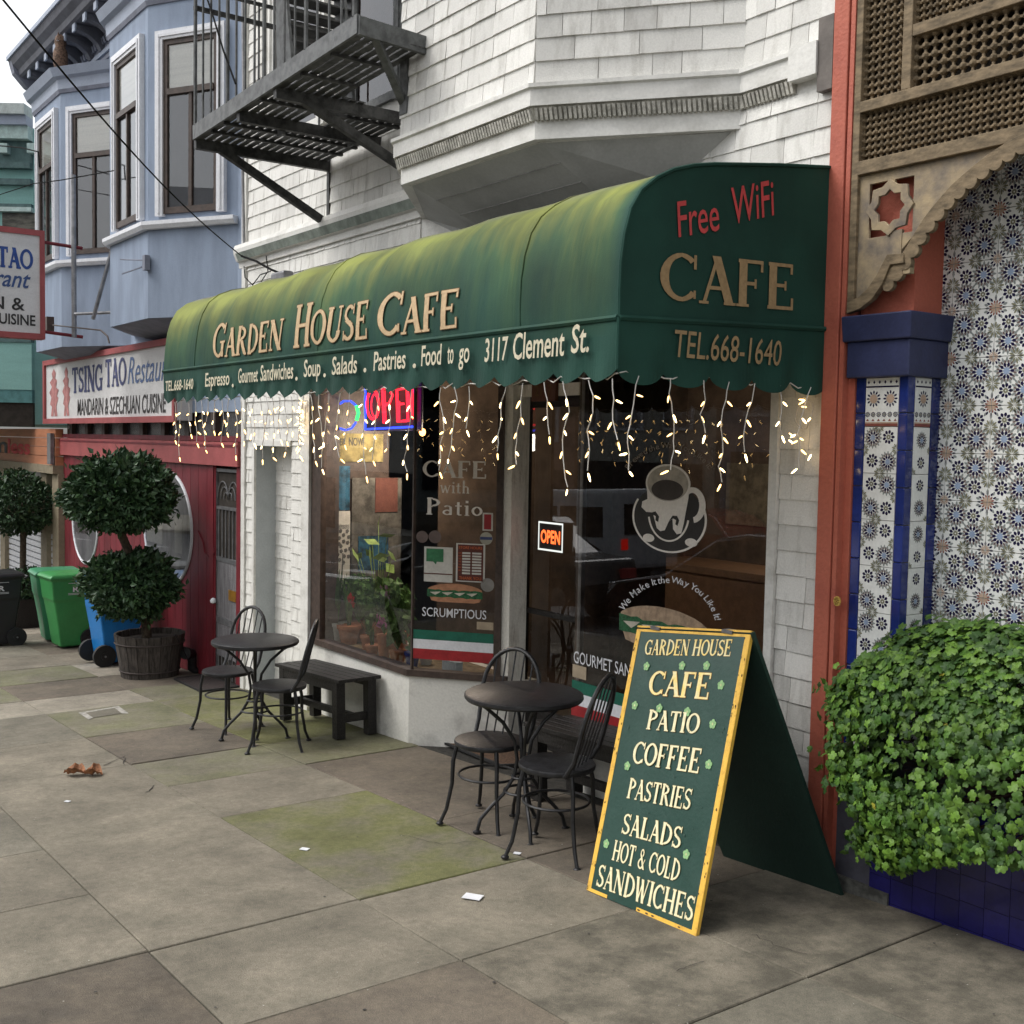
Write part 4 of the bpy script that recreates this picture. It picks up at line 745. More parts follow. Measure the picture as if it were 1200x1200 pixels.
def arc_text(txt, f, inv, cpx, rpx, a0, a1, hp, mat, par):
    """letters set on an arc: centre and radius in photograph pixels, measured onto the pane"""
    b = MB(); cs = [c for c in txt]; wd = [.28 if c in ' It!il' else (.9 if c in 'MW' else .6) for c in cs]; tot = sum(wd); acc = 0
    for c, wv in zip(cs, wd):
        a = R_(a0+(a1-a0)*(acc+wv/2)/tot); acc += wv
        if c == ' ': continue
        v2, fc = font_mesh(c, .006); px = cpx[0]+rpx[0]*math.cos(a); py = cpx[1]-rpx[1]*math.sin(a); u, z = inv(px, py); u2, _ = inv(px+1, py); z2 = inv(px, py-1)[1]; s_ = hp/.73; ang = math.atan2(rpx[0]*math.cos(a), rpx[1]*math.sin(a)*1.0)
        cx_ = (v2[:, 0].min()+v2[:, 0].max())/2; P = []
        for q in v2:
            lx, ly = (q[0]-cx_)*s_, q[1]*s_; rx_ = lx*math.cos(-ang)-ly*math.sin(-ang); ry_ = lx*math.sin(-ang)+ly*math.cos(-ang); P.append(f(u+rx_*(u2-u), z+ry_*(z2-z), .002))
        b.poly(P, fc)
    b.build('arched_lettering', mat, par)
arc_text('We Make It the Way You Like It!', f3, i3, (784, 743), (57, 60), 153, 15, 8, cream, H)
arc_text('Brewed the Way You Like It!', f3, i3, (785, 582), (56, 57), 147, 33, 7, M('faded_vinyl', (.30, .26, .22), .7), H)
# OPEN signs
op = root('open_sign', 'small framed OPEN sign with orange letters hanging inside the dark door', 'sign', (-6.1, DY-.02, 1.1)); fd, idr = mapper((-6.6, DY-.012), (-5.4, DY-.012))
u0, zt = idr(632, 611); u1, _ = idr(661, 611); zb = idr(646, 646)[1]; zt = idr(646, 612)[1]
b = MB(); rectf(b, fd, u0, u1, zb, zt, 0); b.build('backing', dec_k, op)
b = MB(); fw_ = .012
for a in ((u0, u1, zb, zb+fw_), (u0, u1, zt-fw_, zt), (u0, u0+fw_, zb+fw_, zt-fw_), (u1-fw_, u1, zb+fw_, zt-fw_)): rectf(b, fd, *a, .003)
b.build('border', emis('sign_border_white', (.75, .78, .74), .8), op)
b = MB(); put_text(b, 'OPEN', lambda u, v, l: fd(u, v, .004), u0+.03, u1-.03, zb+(zt-zb)*.28, (zt-zb)*.45, bold=.03); b.build('lettering', emis('open_orange', (1, .13, .03), 1.6), op)
NY = .18
def npx(px, py): p = oy(px, py, NY); return np.array([p[0], NY, p[2]])
ne = root('neon_open_sign', 'red and blue neon OPEN sign behind the front window', 'neon sign', npx(457, 480)); nr = emis('neon_red', (1, .012, .03), 2.6); nbm = emis('neon_blue', (.02, .05, 1), 2.6); ng = emis('neon_green', (.03, 1, .12), 2.5)
def nt_(pts, m, r_=.011, par=ne): b = MB(); b.tube([npx(*p) for p in pts], r_, 6); b.build('neon_tube', m, par)
nt_([(428, 450), (428, 503), (486, 500), (486, 448)], nbm, .009)
nt_([(437+7*math.cos(a)*1, 474-17*math.sin(a)) for a in np.linspace(0, 2*math.pi, 20)], nr); nt_([(450, 496), (448, 456), (455, 455), (460, 463), (456, 473), (449, 475)], nr); nt_([(474, 455), (465, 457), (466, 494), (476, 493)], nr); nt_([(465, 474), (473, 473)], nr, .009)
nt_([(478, 494), (477, 456), (484, 490), (483, 455)], nr)
for dx in (2.6,): nt_([(439+4*math.cos(a), 475-13*math.sin(a)) for a in np.linspace(0, 2*math.pi, 16)], nr, .006); nt_([(452, 496), (451, 458)], nr, .006); nt_([(468, 470), (468, 492)], nr, .006)
b = MB(); c0, c1 = npx(425, 447), npx(489, 505); b.box((c0[0], NY+.03, c1[2]), (c1[0], NY+.04, c0[2])); b.build('backing', dec_k, ne)
nc = root('neon_cup_sign', 'small blue and green neon outline left of the neon OPEN sign', 'neon sign', npx(407, 486))
nt_([(397, 474), (403, 470), (411, 470), (417, 475)], nbm, .008, nc); nt_([(398, 502), (405, 504), (412, 502), (417, 495)], nbm, .008, nc); nt_([(392, 478), (394, 486), (393, 495)], ng, .016, nc); nt_([(418, 476), (420, 484), (418, 492)], ng, .016, nc)
# posters and shelf goods behind the front pane
PY = .55
def side_poster(name, label, px0, py0, px1, py1, mat, deco=None, x=-8.485):
    a = ox(px0, (py0+py1)/2, x); c = ox(px1, (py0+py1)/2, x); zb, zt = ox((px0+px1)/2, py1, x)[2], ox((px0+px1)/2, py0, x)[2]; r = root(name, label, 'poster', (x, (a[1]+c[1])/2, zb))
    b = MB(); b.box((x-.006, a[1], zb), (x, c[1], zt)); b.build('sheet', mat, r)
    if deco: deco(r, a[1], c[1], zb, zt, x)
def poster(name, label, px0, py0, px1, py1, mat, y=PY, deco=None, cat='poster'):
    a = oy(px0, py1, y); c = oy(px1, py0, y); r = root(name, label, cat, ((a[0]+c[0])/2, y, a[2])); zb, zt = oy((px0+px1)/2, py1, y)[2], oy((px0+px1)/2, py0, y)[2]
    b = MB(); b.box((a[0], y, zb), (c[0], y+.008, zt)); b.build('sheet', mat, r)
    if deco: deco(r, a[0], c[0], zb, zt, y-.003)
pbl = M('poster_blue', (.03, .13, .22), .7, var=.4, scale=12); pye = M('poster_yellow', (.30, .24, .09), .8, var=.3, scale=9); pgy = M('poster_grey', (.16, .15, .13), .8, var=.35, scale=7)
def d_tree(r, x0, x1, z0, z1, x):
    b = MB(); W = x1-x0; Hh = z1-z0
    for k in range(30): a = k*2.4; q = .16*math.sqrt(k/30); cx = x0+W*.60+q*math.cos(a)*.8; cz = z0+Hh*.60+q*math.sin(a); b.poly([(x+.002+k*.00005, cx+.018*math.cos(t_), cz+.02*math.sin(t_)) for t_ in (0, 1.2, 2.6, 3.9, 5)])
    b.poly([(x+.002, x0+W*.62, z0+Hh*.20), (x+.002, x0+W*.68, z0+Hh*.20), (x+.002, x0+W*.72, z0+Hh*.52), (x+.002, x0+W*.66, z0+Hh*.52)]); put_text(b, 'MEMBERS', lambda u, v, l: (x+.003, u, v), x0+W*.42, x1-W*.05, z0+Hh*.80, .035); b.build('drawing', M('ink_grey', (.14, .14, .135), .8), r)
side_poster('tree_poster', 'tall white poster with an ink drawing of a tree, left side of the front window', 383, 599, 410, 702, pw, d_tree)
side_poster('blue_poster', 'blue poster hung above the white tree poster', 390, 546, 410, 598, pbl)
def d_now(r, x0, x1, z0, z1, x): b = MB(); W = x1-x0; g_ = lambda u, v, l: (x+.003, u, v); put_text(b, 'NOW', g_, x0+W*.42, x0+W*.66, z1-.10, .07, bold=.01); put_text(b, 'SUMMER', g_, x0+W*.05, x0+W*.36, z1-.10, .06, bold=.01); put_text(b, 'MORE', g_, x0+W*.05, x0+W*.28, z1-.19, .06); b.build('print', dec_k, r)
side_poster('yellow_poster', 'faded yellow poster below the neon signs', 379, 508, 449, 541, pye, d_now)
side_poster('grey_panel', 'grey board inside the window behind the plants', 412, 560, 470, 690, pgy, None)
side_poster('book_poster', 'blue picture card pinned behind the plants', 420, 628, 455, 668, pbl, None, -8.478)
side_poster('red_card', 'brown red card pinned high on the side wall inside the front window', 440, 560, 466, 600, M('box_red_brown', (.16, .06, .045), .8), None, -8.478)
# potted plants on the ledge
lf_g = M('plant_leaf_green', (.13, .28, .07), .6, var=.3, scale=20, tint=.3); lf_y = M('plant_leaf_light', (.30, .44, .12), .6, var=.2); clay = M('clay_pot', (.46, .19, .10), .8, var=.15); whp = M('white_pot', (.55, .60, .62), .4); bluep = M('blue_pot', (.03, .05, .25), .3); pinkf = M('pink_petals', (.50, .17, .36), .6, var=.2); lilac = M('lilac_petals', (.33, .20, .30), .7, var=.2); redf = M('red_petals', (.55, .04, .02), .6)
def plant(label, px, y, pot_m, ph, pr, kind, flower=None, fm=None, hgt=.3, n=26, leafm=lf_g, seed=1):
    rr = random.Random(seed); z0 = SI-.02; p = oz(px[0], px[1], z0+ph*.5); x = oy(px[0], px[1], y)[0]; r = root('potted_plant', label, 'plant', (x, y, z0), 'potted plants in the window')
    b = MB(); b.lathe([(pr*.72, 0), (pr, ph*.82), (pr*1.12, ph*.82), (pr*1.12, ph), (pr*.9, ph)], (x, y, z0), 16); b.build('pot', pot_m, r, smooth=True)
    b = MB(); zt = z0+ph
    for i in range(n):
        a = rr.uniform(0, 6.28); 
        if kind == 'blade': L_ = hgt*rr.uniform(.6, 1.1); ln = rr.uniform(.05, .4); w_ = .017; d = np.array([math.cos(a), math.sin(a)*.6]); m_ = [(x+d[0]*ln*L_*t_**1.6, y+d[1]*ln*L_*t_**1.6, zt+L_*t_) for t_ in (0, .5, 1)]; s_ = np.array([-d[1], d[0], 0]); b.poly([np.array(m_[0])-s_*w_, np.array(m_[0])+s_*w_, np.array(m_[1])+s_*w_, np.array(m_[1])-s_*w_, m_[2]], [(0, 1, 2, 3), (3, 2, 4)])
        else:
            L_ = hgt*rr.uniform(.3, 1.0); q = rr.uniform(.02, .13)*hgt/.3; c = np.array([x+q*math.cos(a), y+q*math.sin(a)*.6, zt+L_]); s_ = rr.uniform(.028, .055)*(1.6 if kind == 'broad' else 1); u_ = nrm([rr.uniform(-1, 1), rr.uniform(-1, .2), rr.uniform(-.2, .8)]); v_ = nrm(np.cross(u_, [rr.uniform(-1, 1), .5, rr.uniform(-1, 1)])); b.poly([c-u_*s_, c+v_*s_*.5, c+u_*s_, c-v_*s_*.5]); b.tube([(x, y, zt), tuple(c)], .0025, 4)
    b.build('leaves', leafm, r)
    if flower:
        b = MB()
        for (fx2, fz) in flower:
            for k in range(12): c = np.array([x+fx2+rr.uniform(-.04, .04), y-.05+rr.uniform(-.03, .03), zt+fz+rr.uniform(-.04, .05)]); s_ = .024; u_ = nrm([rr.uniform(-1, 1), rr.uniform(-.4, .4), rr.uniform(-1, 1)]); v_ = nrm(np.cross(u_, [0, 1, .1])); b.poly([c-u_*s_, c+v_*s_, c+u_*s_, c-v_*s_])
        b.build('flowers', fm, r)
plant('spiky green plant in a white pot, leftmost on the window ledge', (394, 740), .16, whp, .16, .055, 'blade', hgt=.42, n=40, seed=2)
plant('spiky plant with a red flower in a clay pot on the window ledge', (409, 740), .22, clay, .15, .09, 'blade', [(.16, .22)], redf, .36, 36, seed=3)
plant('bushy trailing plant in a small clay pot between the red and lilac flowers', (431, 755), .20, clay, .12, .055, 'leafy', hgt=.42, n=60, seed=4)
plant('plant with lilac flowers near the middle of the ledge', (458, 760), .36, clay, .16, .06, 'leafy', [(.0, .30)], lilac, .40, 50, seed=5)
plant('pink flower in an orange clay pot at the pane corner', (450, 762), .10, clay, .20, .05, 'leafy', [(.05, .10)], pinkf, .16, 22, seed=6)
plant('small cactus like plant in a red pot on the ledge', (436, 762), .08, clay, .10, .05, 'blade', hgt=.14, n=14, seed=7)
plant('dark leafy plant near the corner joint of the window', (466, 765), .14, clay, .10, .06, 'broad', hgt=.26, n=34, seed=8)
plant('low plant in a glossy blue pot at the splayed pane', (483, 778), .16, bluep, .11, .055, 'leafy', hgt=.10, n=14, seed=9)
plant('bushy green plant behind the red flowered one', (420, 735), .34, clay, .16, .07, 'leafy', hgt=.40, n=110, seed=21)
plant('dense dark plant in the middle of the back row on the ledge', (446, 742), .46, clay, .15, .07, 'broad', hgt=.38, n=70, seed=22)
plant('leafy plant at the rear near the splayed pane', (470, 750), .42, clay, .15, .06, 'leafy', hgt=.36, n=90, seed=23)
plant('spiky grass like plant at the far left rear of the ledge', (402, 735), .30, whp, .15, .06, 'blade', hgt=.40, n=46, seed=24)
plant('tall vine with big pale green leaves in the middle of the window', (444, 740), .45, clay, .16, .08, 'broad', hgt=.9, n=16, leafm=lf_y, seed=10)
for lb, px, m_, w3 in (('white tub standing behind the tricolor stripe', 499, whp, .055), ('pale blue box standing behind the tricolor stripe', 530, M('pale_blue_box', (.35, .45, .55), .7), .08)):
    x, y = oy(px, 780, .30)[:2]; r = root('tub' if 'tub' in lb else 'carton', lb, 'container', (x, y, SI-.02)); b = MB()
    if 'tub' in lb: b.lathe([(.04, 0), (.055, .07), (.058, .075), (.05, .075)], (x, y, SI-.02), 16); b.build('bowl', m_, r, smooth=True)
    else: b.box((x-.09, y-.03, SI-.02), (x+.09, y+.03, SI+.06)); b.box((x-.092, y-.032, SI+.06), (x+.092, y+.032, SI+.068)); b.build('carton_body', m_, r)
# ================================================================== FIRE ESCAPE
FE = root('fire_escape', 'grey iron fire escape platform with slanting brackets and ladder above the awning', 'fire escape', (-7, -.6, 3.88))
fx0, fx1, fy = -8.25, -5.74, -1.10
def fz(x): return 3.885+(x-fx0)*.03
b = MB(); b.beam((fx0, fy, fz(fx0)+.03), (fx1, fy, fz(fx1)+.03), .018, .105); b.build('front_rail', fe_l, FE)
b = MB(); b.beam((fx1, fy, fz(fx1)+.02), (fx1-.02, -.655, fz(fx1)+.01), .03, .10); b.beam((fx1-.02, fy+.12, fz(fx1)-.02), (fx1-.26, -.655, fz(fx1)-.26), .045, .03); b.box((fx1-.28, -.672, fz(fx1)-.33), (fx1-.20, -.652, fz(fx1)+.06)); b.build('end_bracket', fe_l, FE)
for k, (xa, ya, drop) in enumerate(((fx0, 0, .45), (-7.45, 0, 0), (-6.86, 0, .38))):
    b = MB(); z = fz(xa)-.045; b.beam((xa, ya, z), (xa, fy+.01, z), .045, .075)
    if drop: b.beam((xa, -.01, z-drop), (xa, fy+.20, z-.01), .05, .055); b.box((xa-.02, -.02, z-drop-.03), (xa+.02, .0, z+.08))
    b.build('bracket', fe_d, FE)
b = MB()
for i in range(17):
    y = fy+.04+i*.062
    if not (.42 < (y-fy) < .62): b.beam((fx0, y, fz(fx0)-.01), (fx1 if y < -.68 else -6.86, y, fz(fx1 if y < -.68 else -6.86)-.01), .046, .008)
    else: b.beam((fx0, y, fz(fx0)-.01), (-7.46, y, fz(-7.46)-.01), .046, .008); b.beam((-6.85, y, fz(-6.85)-.01), (fx1 if y < -.68 else -6.8, y, fz(fx1 if y < -.68 else -6.8)-.01), .046, .008)
b.build('floor_slats', fe_d, FE, kind='stuff')
for x in (-7.95, -7.72, -7.1, -6.5, -6.1):
    b = MB(); b.beam((x, fy+.02, fz(x)-.028), (x, -.05 if x < -6.9 else -.70, fz(x)-.028), .03, .018); b.build('cross_bar', fe_d, FE)
for i in range(17):
    x = fx0+.03+i*.152
    b = MB(); b.tube([(x, fy, fz(x)+.08), (x, fy, fz(x)+1.05)], .0085 if i % 4 else .014, 6); b.build('baluster', fe_l, FE, smooth=True)
for y in (-.85, -.6, -.35, -.1):
    b = MB(); b.tube([(fx0, y, fz(fx0)), (fx0, y, fz(fx0)+1.05)], .0085, 6); b.build('baluster', fe_l, FE, smooth=True)
b = MB(); b.beam((fx0, fy, fz(fx0)+1.06), (fx1, fy, fz(fx1)+1.06), .03, .02); b.beam((fx0, fy, fz(fx0)+1.06), (fx0, 0, fz(fx0)+1.06), .03, .02); b.beam((fx0, fy, fz(fx0)+.92), (fx0, 0, fz(fx0)+.92), .03, .03); b.build('handrail', fe_d, FE)
# sloping stair through the platform with closely set treads
lo1, lo2 = ox(330, 150, -7.5), ox(412, 160, -7.5)
st1 = [(-7.5, lo1[1], 3.80), (-7.62, lo1[1], 6.4)]; st2 = [(-7.5, lo2[1], 3.82), (-7.62, lo2[1], 6.4)]
for a, c in (st1, st2): b = MB(); b.beam(a, c, .022, .085, (1, 0, 0)); b.build('ladder_stringer', fe_l, FE)
for i in range(26):
    z = 4.05+i*.09; x = -7.5-.12*(z-3.8)/2.6; b = MB(); b.beam((x, lo1[1], z), (x, lo2[1], z), .10, .012); b.build('ladder_tread', fe_d, FE)
for i in range(22):   # treads of the upper stair, seen beyond the ladder
    z = 4.15+i*.10; x = -6.95-.02*i; b = MB(); b.beam((x, -.95, z), (x, -.55, z), .14, .012); b.build('stair_tread', fe_d, FE)
for y in (-.96, -.54): b = MB(); b.beam((-6.93, y, 4.0), (-7.4, y, 6.4), .02, .14, (1, 0, 0)); b.build('stair_stringer', fe_l, FE)
# ================================================================== BLUE HOUSE WITH RESTAURANT
BX0, BX1 = -16.1, -9.96
B = root('blue_house', 'blue grey stucco house with two bays over the crimson restaurant front', 'building', (-13, 0, -.7))
b = MB(); b.box((BX0, .0, 1.95), (BX1, 6, 6.6)); b.box((BX0, .13, 1.3), (BX1, 6, 1.95)); b.build('wall', blue_w, B)
def blue_bay(xl, xr, sl, z0, z1, nm):
    pts = [(xl-sl, 0), (xl, -.53), (xr, -.53), (xr+sl, 0)]
    b = MB(); b.prism([(x, y, z0) for x, y in pts], (0, 0, z1-z0)); bay = b.build('bay', blue_w, B, fixn=True)
    band(pts, [(-.05, 3.665), (.05, 3.665), (.075, 3.70), (.075, 3.735), (-.05, 3.735)], cream, 'sill_band', B)
    band(pts, [(-.05, z1-.16), (.03, z1-.16), (.04, z1-.05), (.09, z1-.03), (.13, z1+.06), (-.05, z1+.08)], blue_l, 'bay_cornice', B)
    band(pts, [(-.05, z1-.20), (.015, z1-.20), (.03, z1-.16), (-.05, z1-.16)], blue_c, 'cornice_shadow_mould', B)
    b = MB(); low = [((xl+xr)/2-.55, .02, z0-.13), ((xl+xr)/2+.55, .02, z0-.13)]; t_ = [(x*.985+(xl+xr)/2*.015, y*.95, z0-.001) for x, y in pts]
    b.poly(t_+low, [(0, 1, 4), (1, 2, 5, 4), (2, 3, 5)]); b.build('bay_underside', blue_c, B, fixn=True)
    A_, C_ = np.array(pts[2]), np.array(pts[3]); d = nrm(C_-A_); n = (d[1], -d[0]); L_ = np.linalg.norm(C_-A_)
    sash_window(B, A_, C_, L_*.20, L_*.80, 3.80, 5.40, n, casing=.085, split=.30)
    sash_window(B, (xl, -.53), (xr, -.53), .30, 1.0, 3.80, 5.42, (0, -1), casing=.10, split=.32)
    return bay
blue_bay(-12.2, -11.0, .9, 2.835, 5.95, 1); blue_bay(-15.3, -14.1, .9, 2.74, 5.86, 2)
# roof cornice with brackets
cz = 6.27
b = MB(); b.box((BX0, -.14, 6.02), (BX1+.0, 0, cz)); b.build('frieze', blue_c, B)
band([(BX0-.25, 0), (BX1, 0)], [(0, cz), (.15, cz), (.17, cz+.09), (.20, cz+.10), (.47, cz+.10), (.50, cz+.12), (.52, cz+.18), (.58, cz+.24), (.61, cz+.32), (0, cz+.32)], dark_c, 'roof_cornice', B)
band([(BX0-.27, 0), (BX1, 0)], [(.0, cz+.321), (.63, cz+.321), (.63, cz+.37), (0, cz+.37)], blue_l, 'gutter_edge', B)
band([(BX0-.2, 0), (BX1, 0)], [(.14, 6.08), (.165, 6.08), (.165, 6.13), (.14, 6.13)], blue_l, 'frieze_bead', B)
dent([(BX0, -.145), (BX1, -.145)], 6.19, 6.26, .04, 'dentils', B, .09, blue_c)
for i in range(15):
    x = BX0+.2+i*.42; b = MB(); b.prism([(x, -.14, 6.12), (x, -.18, 6.13), (x, -.22, 6.20), (x, -.32, 6.27), (x, -.44, 6.30), (x, -.455, 6.365), (x, -.14, 6.365)], (.10, 0, 0)); b.build('cornice_bracket', dark_c, B, fixn=True)
    b = MB(); b.box((x-.004, -.475, 6.285), (x+.104, -.455, 6.37)); b.build('bracket_face', blue_l, B)
b = MB(); b.prism([(BX0-.26, -.02, 6.12), (BX0-.26, -.22, 6.15), (BX0-.26, -.42, 6.27), (BX0-.26, -.56, 6.42), (BX0-.26, -.60, 6.56), (BX0-.26, -.02, 6.56)], (.14, 0, 0)); b.build('cornice_end_scroll', blue_c, B, fixn=True)
# owl perched on the far bay cornice
ow = root('decoy_owl', 'brown decoy owl perched on the cornice of the far bay', 'decoy', oy(71, 89, -.50)); p = oy(71, 89, -.50); om = M('owl_brown', (.20, .12, .08), .8, var=.35, scale=40)
b = MB(); b.lathe([(.025, 0), (.06, .05), (.085, .16), (.08, .27), (.055, .33), (.068, .38), (.055, .44), (.02, .47)], tuple(p), 14); b.build('body', om, ow, smooth=True)
b = MB(); b.lathe([(.05, -.02), (.055, .02), (.03, .03)], tuple(p), 10); b.lathe([(.001, 0), (.016, .006), (.001, .012)], (p[0]+.07, p[1]-.05, p[2]+.37), 8); b.build('feet_and_beak', cream, ow)
for s_ in (-1, 1): b = MB(); b.lathe([(.02, 0), (.012, .03), (.001, .06)], (p[0]+.03*s_, p[1]-.03*s_, p[2]+.43), 6); b.build('ear_tuft', om, ow)
# ground floor
b = MB(); b.box((BX0, 0, -1.3), (-10.72, .2, 1.44)); b.box((-10.72, .12, -1.3), (-10.64, .3, 1.44)); b.build('shopfront_wall', red_w, B)
b = MB(); b.box((BX0, -.05, 1.44), (BX1-.01, .2, 1.665)); b.build('shopfront_beam', red_b, B)
b = MB(); b.box((BX0, -.056, 1.62), (BX1-.01, -.05, 1.64)); b.build('beam_bead', red_w, B)
for i in range(24):
    x = BX0+.1+i*.225
    if x < -10.8: b = MB(); b.box((x, -.008, -1.3), (x+.218, .0, 1.44)); b.build('wall_board', red_w, B)
b = MB(); b.box((BX0, .05, 1.665), (BX1-.01, .12, 1.95)); b.build('transom_glass', M('transom_dark', (.05, .05, .055), .2), B)
for i in range(9): x = BX0+.3+i*.72; b = MB(); b.box((x, -.0, 1.665), (x+.12, .05, 1.95)); b.build('transom_bar', brown_fr, B)
b = MB(); b.box((BX0+.02, -.02, 1.67), (BX1-.01, .05, 1.72)); b.build('transom_sill', red_w, B)
for k, (cxp, czp, rx, rz) in enumerate(((-11.95, .735, .73, .60), (-15.03, .62, .56, .55))):
    b = MB(); pts = [(cxp+rx*math.cos(a), -.012, czp+rz*math.sin(a)) for a in np.linspace(0, 2*math.pi, 49)[:-1]]; b.tube(pts, .020, 6, closed=True); wf = b.build('oval_window_frame', cream, B, smooth=True)
    b = MB(); b.poly([(cxp+rx*math.cos(a), -.018, czp+rz*math.sin(a)) for a in np.linspace(0, 2*math.pi, 49)[:-1]]); b.build('oval_pane', glass_up, wf)
    b = MB(); b.poly([(cxp+rx*math.cos(a), -.0125, czp+rz*math.sin(a)) for a in np.linspace(0, 2*math.pi, 49)[:-1]]); b.build('oval_reflection_sheet', M('oval_reflected_white', (.50, .49, .47) if k == 0 else (.55, .5, .5), .9, var=.2, scale=2, stretch=(2, 1, 1), mask=(.42, .6)), wf)  # pale sheet carries the white reflected in the oval pane as colour
    if k == 0:
        b = MB(); b.box((-11.72, -.016, .50), (-11.5, -.0135, .86)); b.box((-12.6, -.016, .55), (-12.1, -.0135, .98)); b.build('menu_sheet', pw, wf)
# grey gate door with scrolls
DX0, DX1 = -10.64, -10.06
dgate = M('weathered_grey_door', (.20, .195, .205), .8, col2=(.10, .095, .10), scale=8, stretch=(8, 8, .5), bump=.5)
b = MB(); b.box((DX0, .02, -.64), (DX1, .07, 1.42)); dg_ = b.build('street_door', darkvoid, B)
b = MB(); b.box((DX0, -.0, -.62), (DX0+.04, .025, 1.41)); b.box((DX1-.03, 0, -.62), (DX1, .025, 1.41)); b.box((DX0+.04, 0, 1.02), (DX1-.03, .025, 1.05)); b.box((DX0+.04, 0, .52), (DX1-.03, .025, .56)); b.box((DX0+.04, 0, 1.38), (DX1-.03, .025, 1.41)); b.box((DX0+.04, 0, -.08), (DX1-.03, .03, -.02)); b.build('gate_frame', metal_g, dg_)
b = MB(); b.box((DX0+.05, .005, -.02), (DX1-.035, .02, .52)); b.box((DX0+.05, .005, -.40), (DX1-.035, .02, -.08)); b.build('door_panel', dgate, dg_)
b = MB()
for i in range(6): x = DX0+.07+i*.088; b.tube([(x, .012, .56), (x, .012, 1.02)], .007, 5); b.tube([(x, .012, -.60), (x, .012, -.40)], .007, 5)
for s_ in (-1, 1):
    for r__ in (.05, .09, .13): b.tube([(DX0+.3+s_*(r__+r__*math.cos(a)), .012, 1.10+r__*1.3*math.sin(a)+.02) for a in np.linspace(0, math.pi, 10)], .006, 5)
b.build('scrollwork', metal_g, dg_)
b = MB(); b.box((DX0+.36, -.006, .17), (DX0+.54, .0, .27)); b.build('letter_plate', M('brass', (.55, .28, .05), .35, metal=.6), dg_)
b = MB(); b.lathe([(.001, -.03), (.026, -.02), (.03, 0), (.02, .02), (.001, .03)], (DX0+.05, -.035, .13), 10); b.build('door_knob', cream, dg_, smooth=True)
b = MB(); b.box((DX1, -.02, -.66), (BX1-.01, .15, 1.44)); b.box((DX0-.09, -.02, -.68), (DX0, .12, 1.44)); b.build('door_post', red_w, B)
b = MB(); b.box((DX1+.03, .1, 1.44), (-9.66, .11, 1.45)); 
hd = root('wall_scroll', 'thin red iron scroll on the crimson wall', 'ironwork', oy(245, 640)); b = MB(); b.tube([oy(*p, -.015) for p in ((232, 622), (238, 636), (240, 648), (246, 654), (251, 648), (250, 640))], .006, 5); b.build('rod', red_w, hd)
# standpipe
sp = gr(226, 789); sp[1] = -.06; SP = root('standpipe', 'black twin fire hose inlet low on the crimson wall', 'hydrant', sp)
b = MB(); b.tube([(sp[0], 0, sp[2]+.02), (sp[0], -.06, sp[2]+.05), (sp[0], -.06, sp[2]+.20)], .045, 10)
b.build('pipe', blk, SP, smooth=True)
for s_ in (-1, 1): b = MB(); b.tube([(sp[0], -.06, sp[2]+.2), (sp[0]+s_*.07, -.14, sp[2]+.22)], [.05, .055], 10); b.disc((sp[0]+s_*.078, -.149, sp[2]+.223), .06, nrm([s_*.65, -.75, .1]), .03, 12); b.build('inlet_cap', blk, SP, smooth=True)
hs_ = root('garden_hose', 'thin dark cord from the tub to the standpipe', 'cord', (-10.8, -.3, -.3)); b = MB(); b.tube([oy(p[0], p[1], y) for p, y in (((205, 743), -.35), ((210, 752), -.3), ((216, 765), -.2), ((221, 775), -.15))], .006, 5); b.build('cord', blk, hs_)
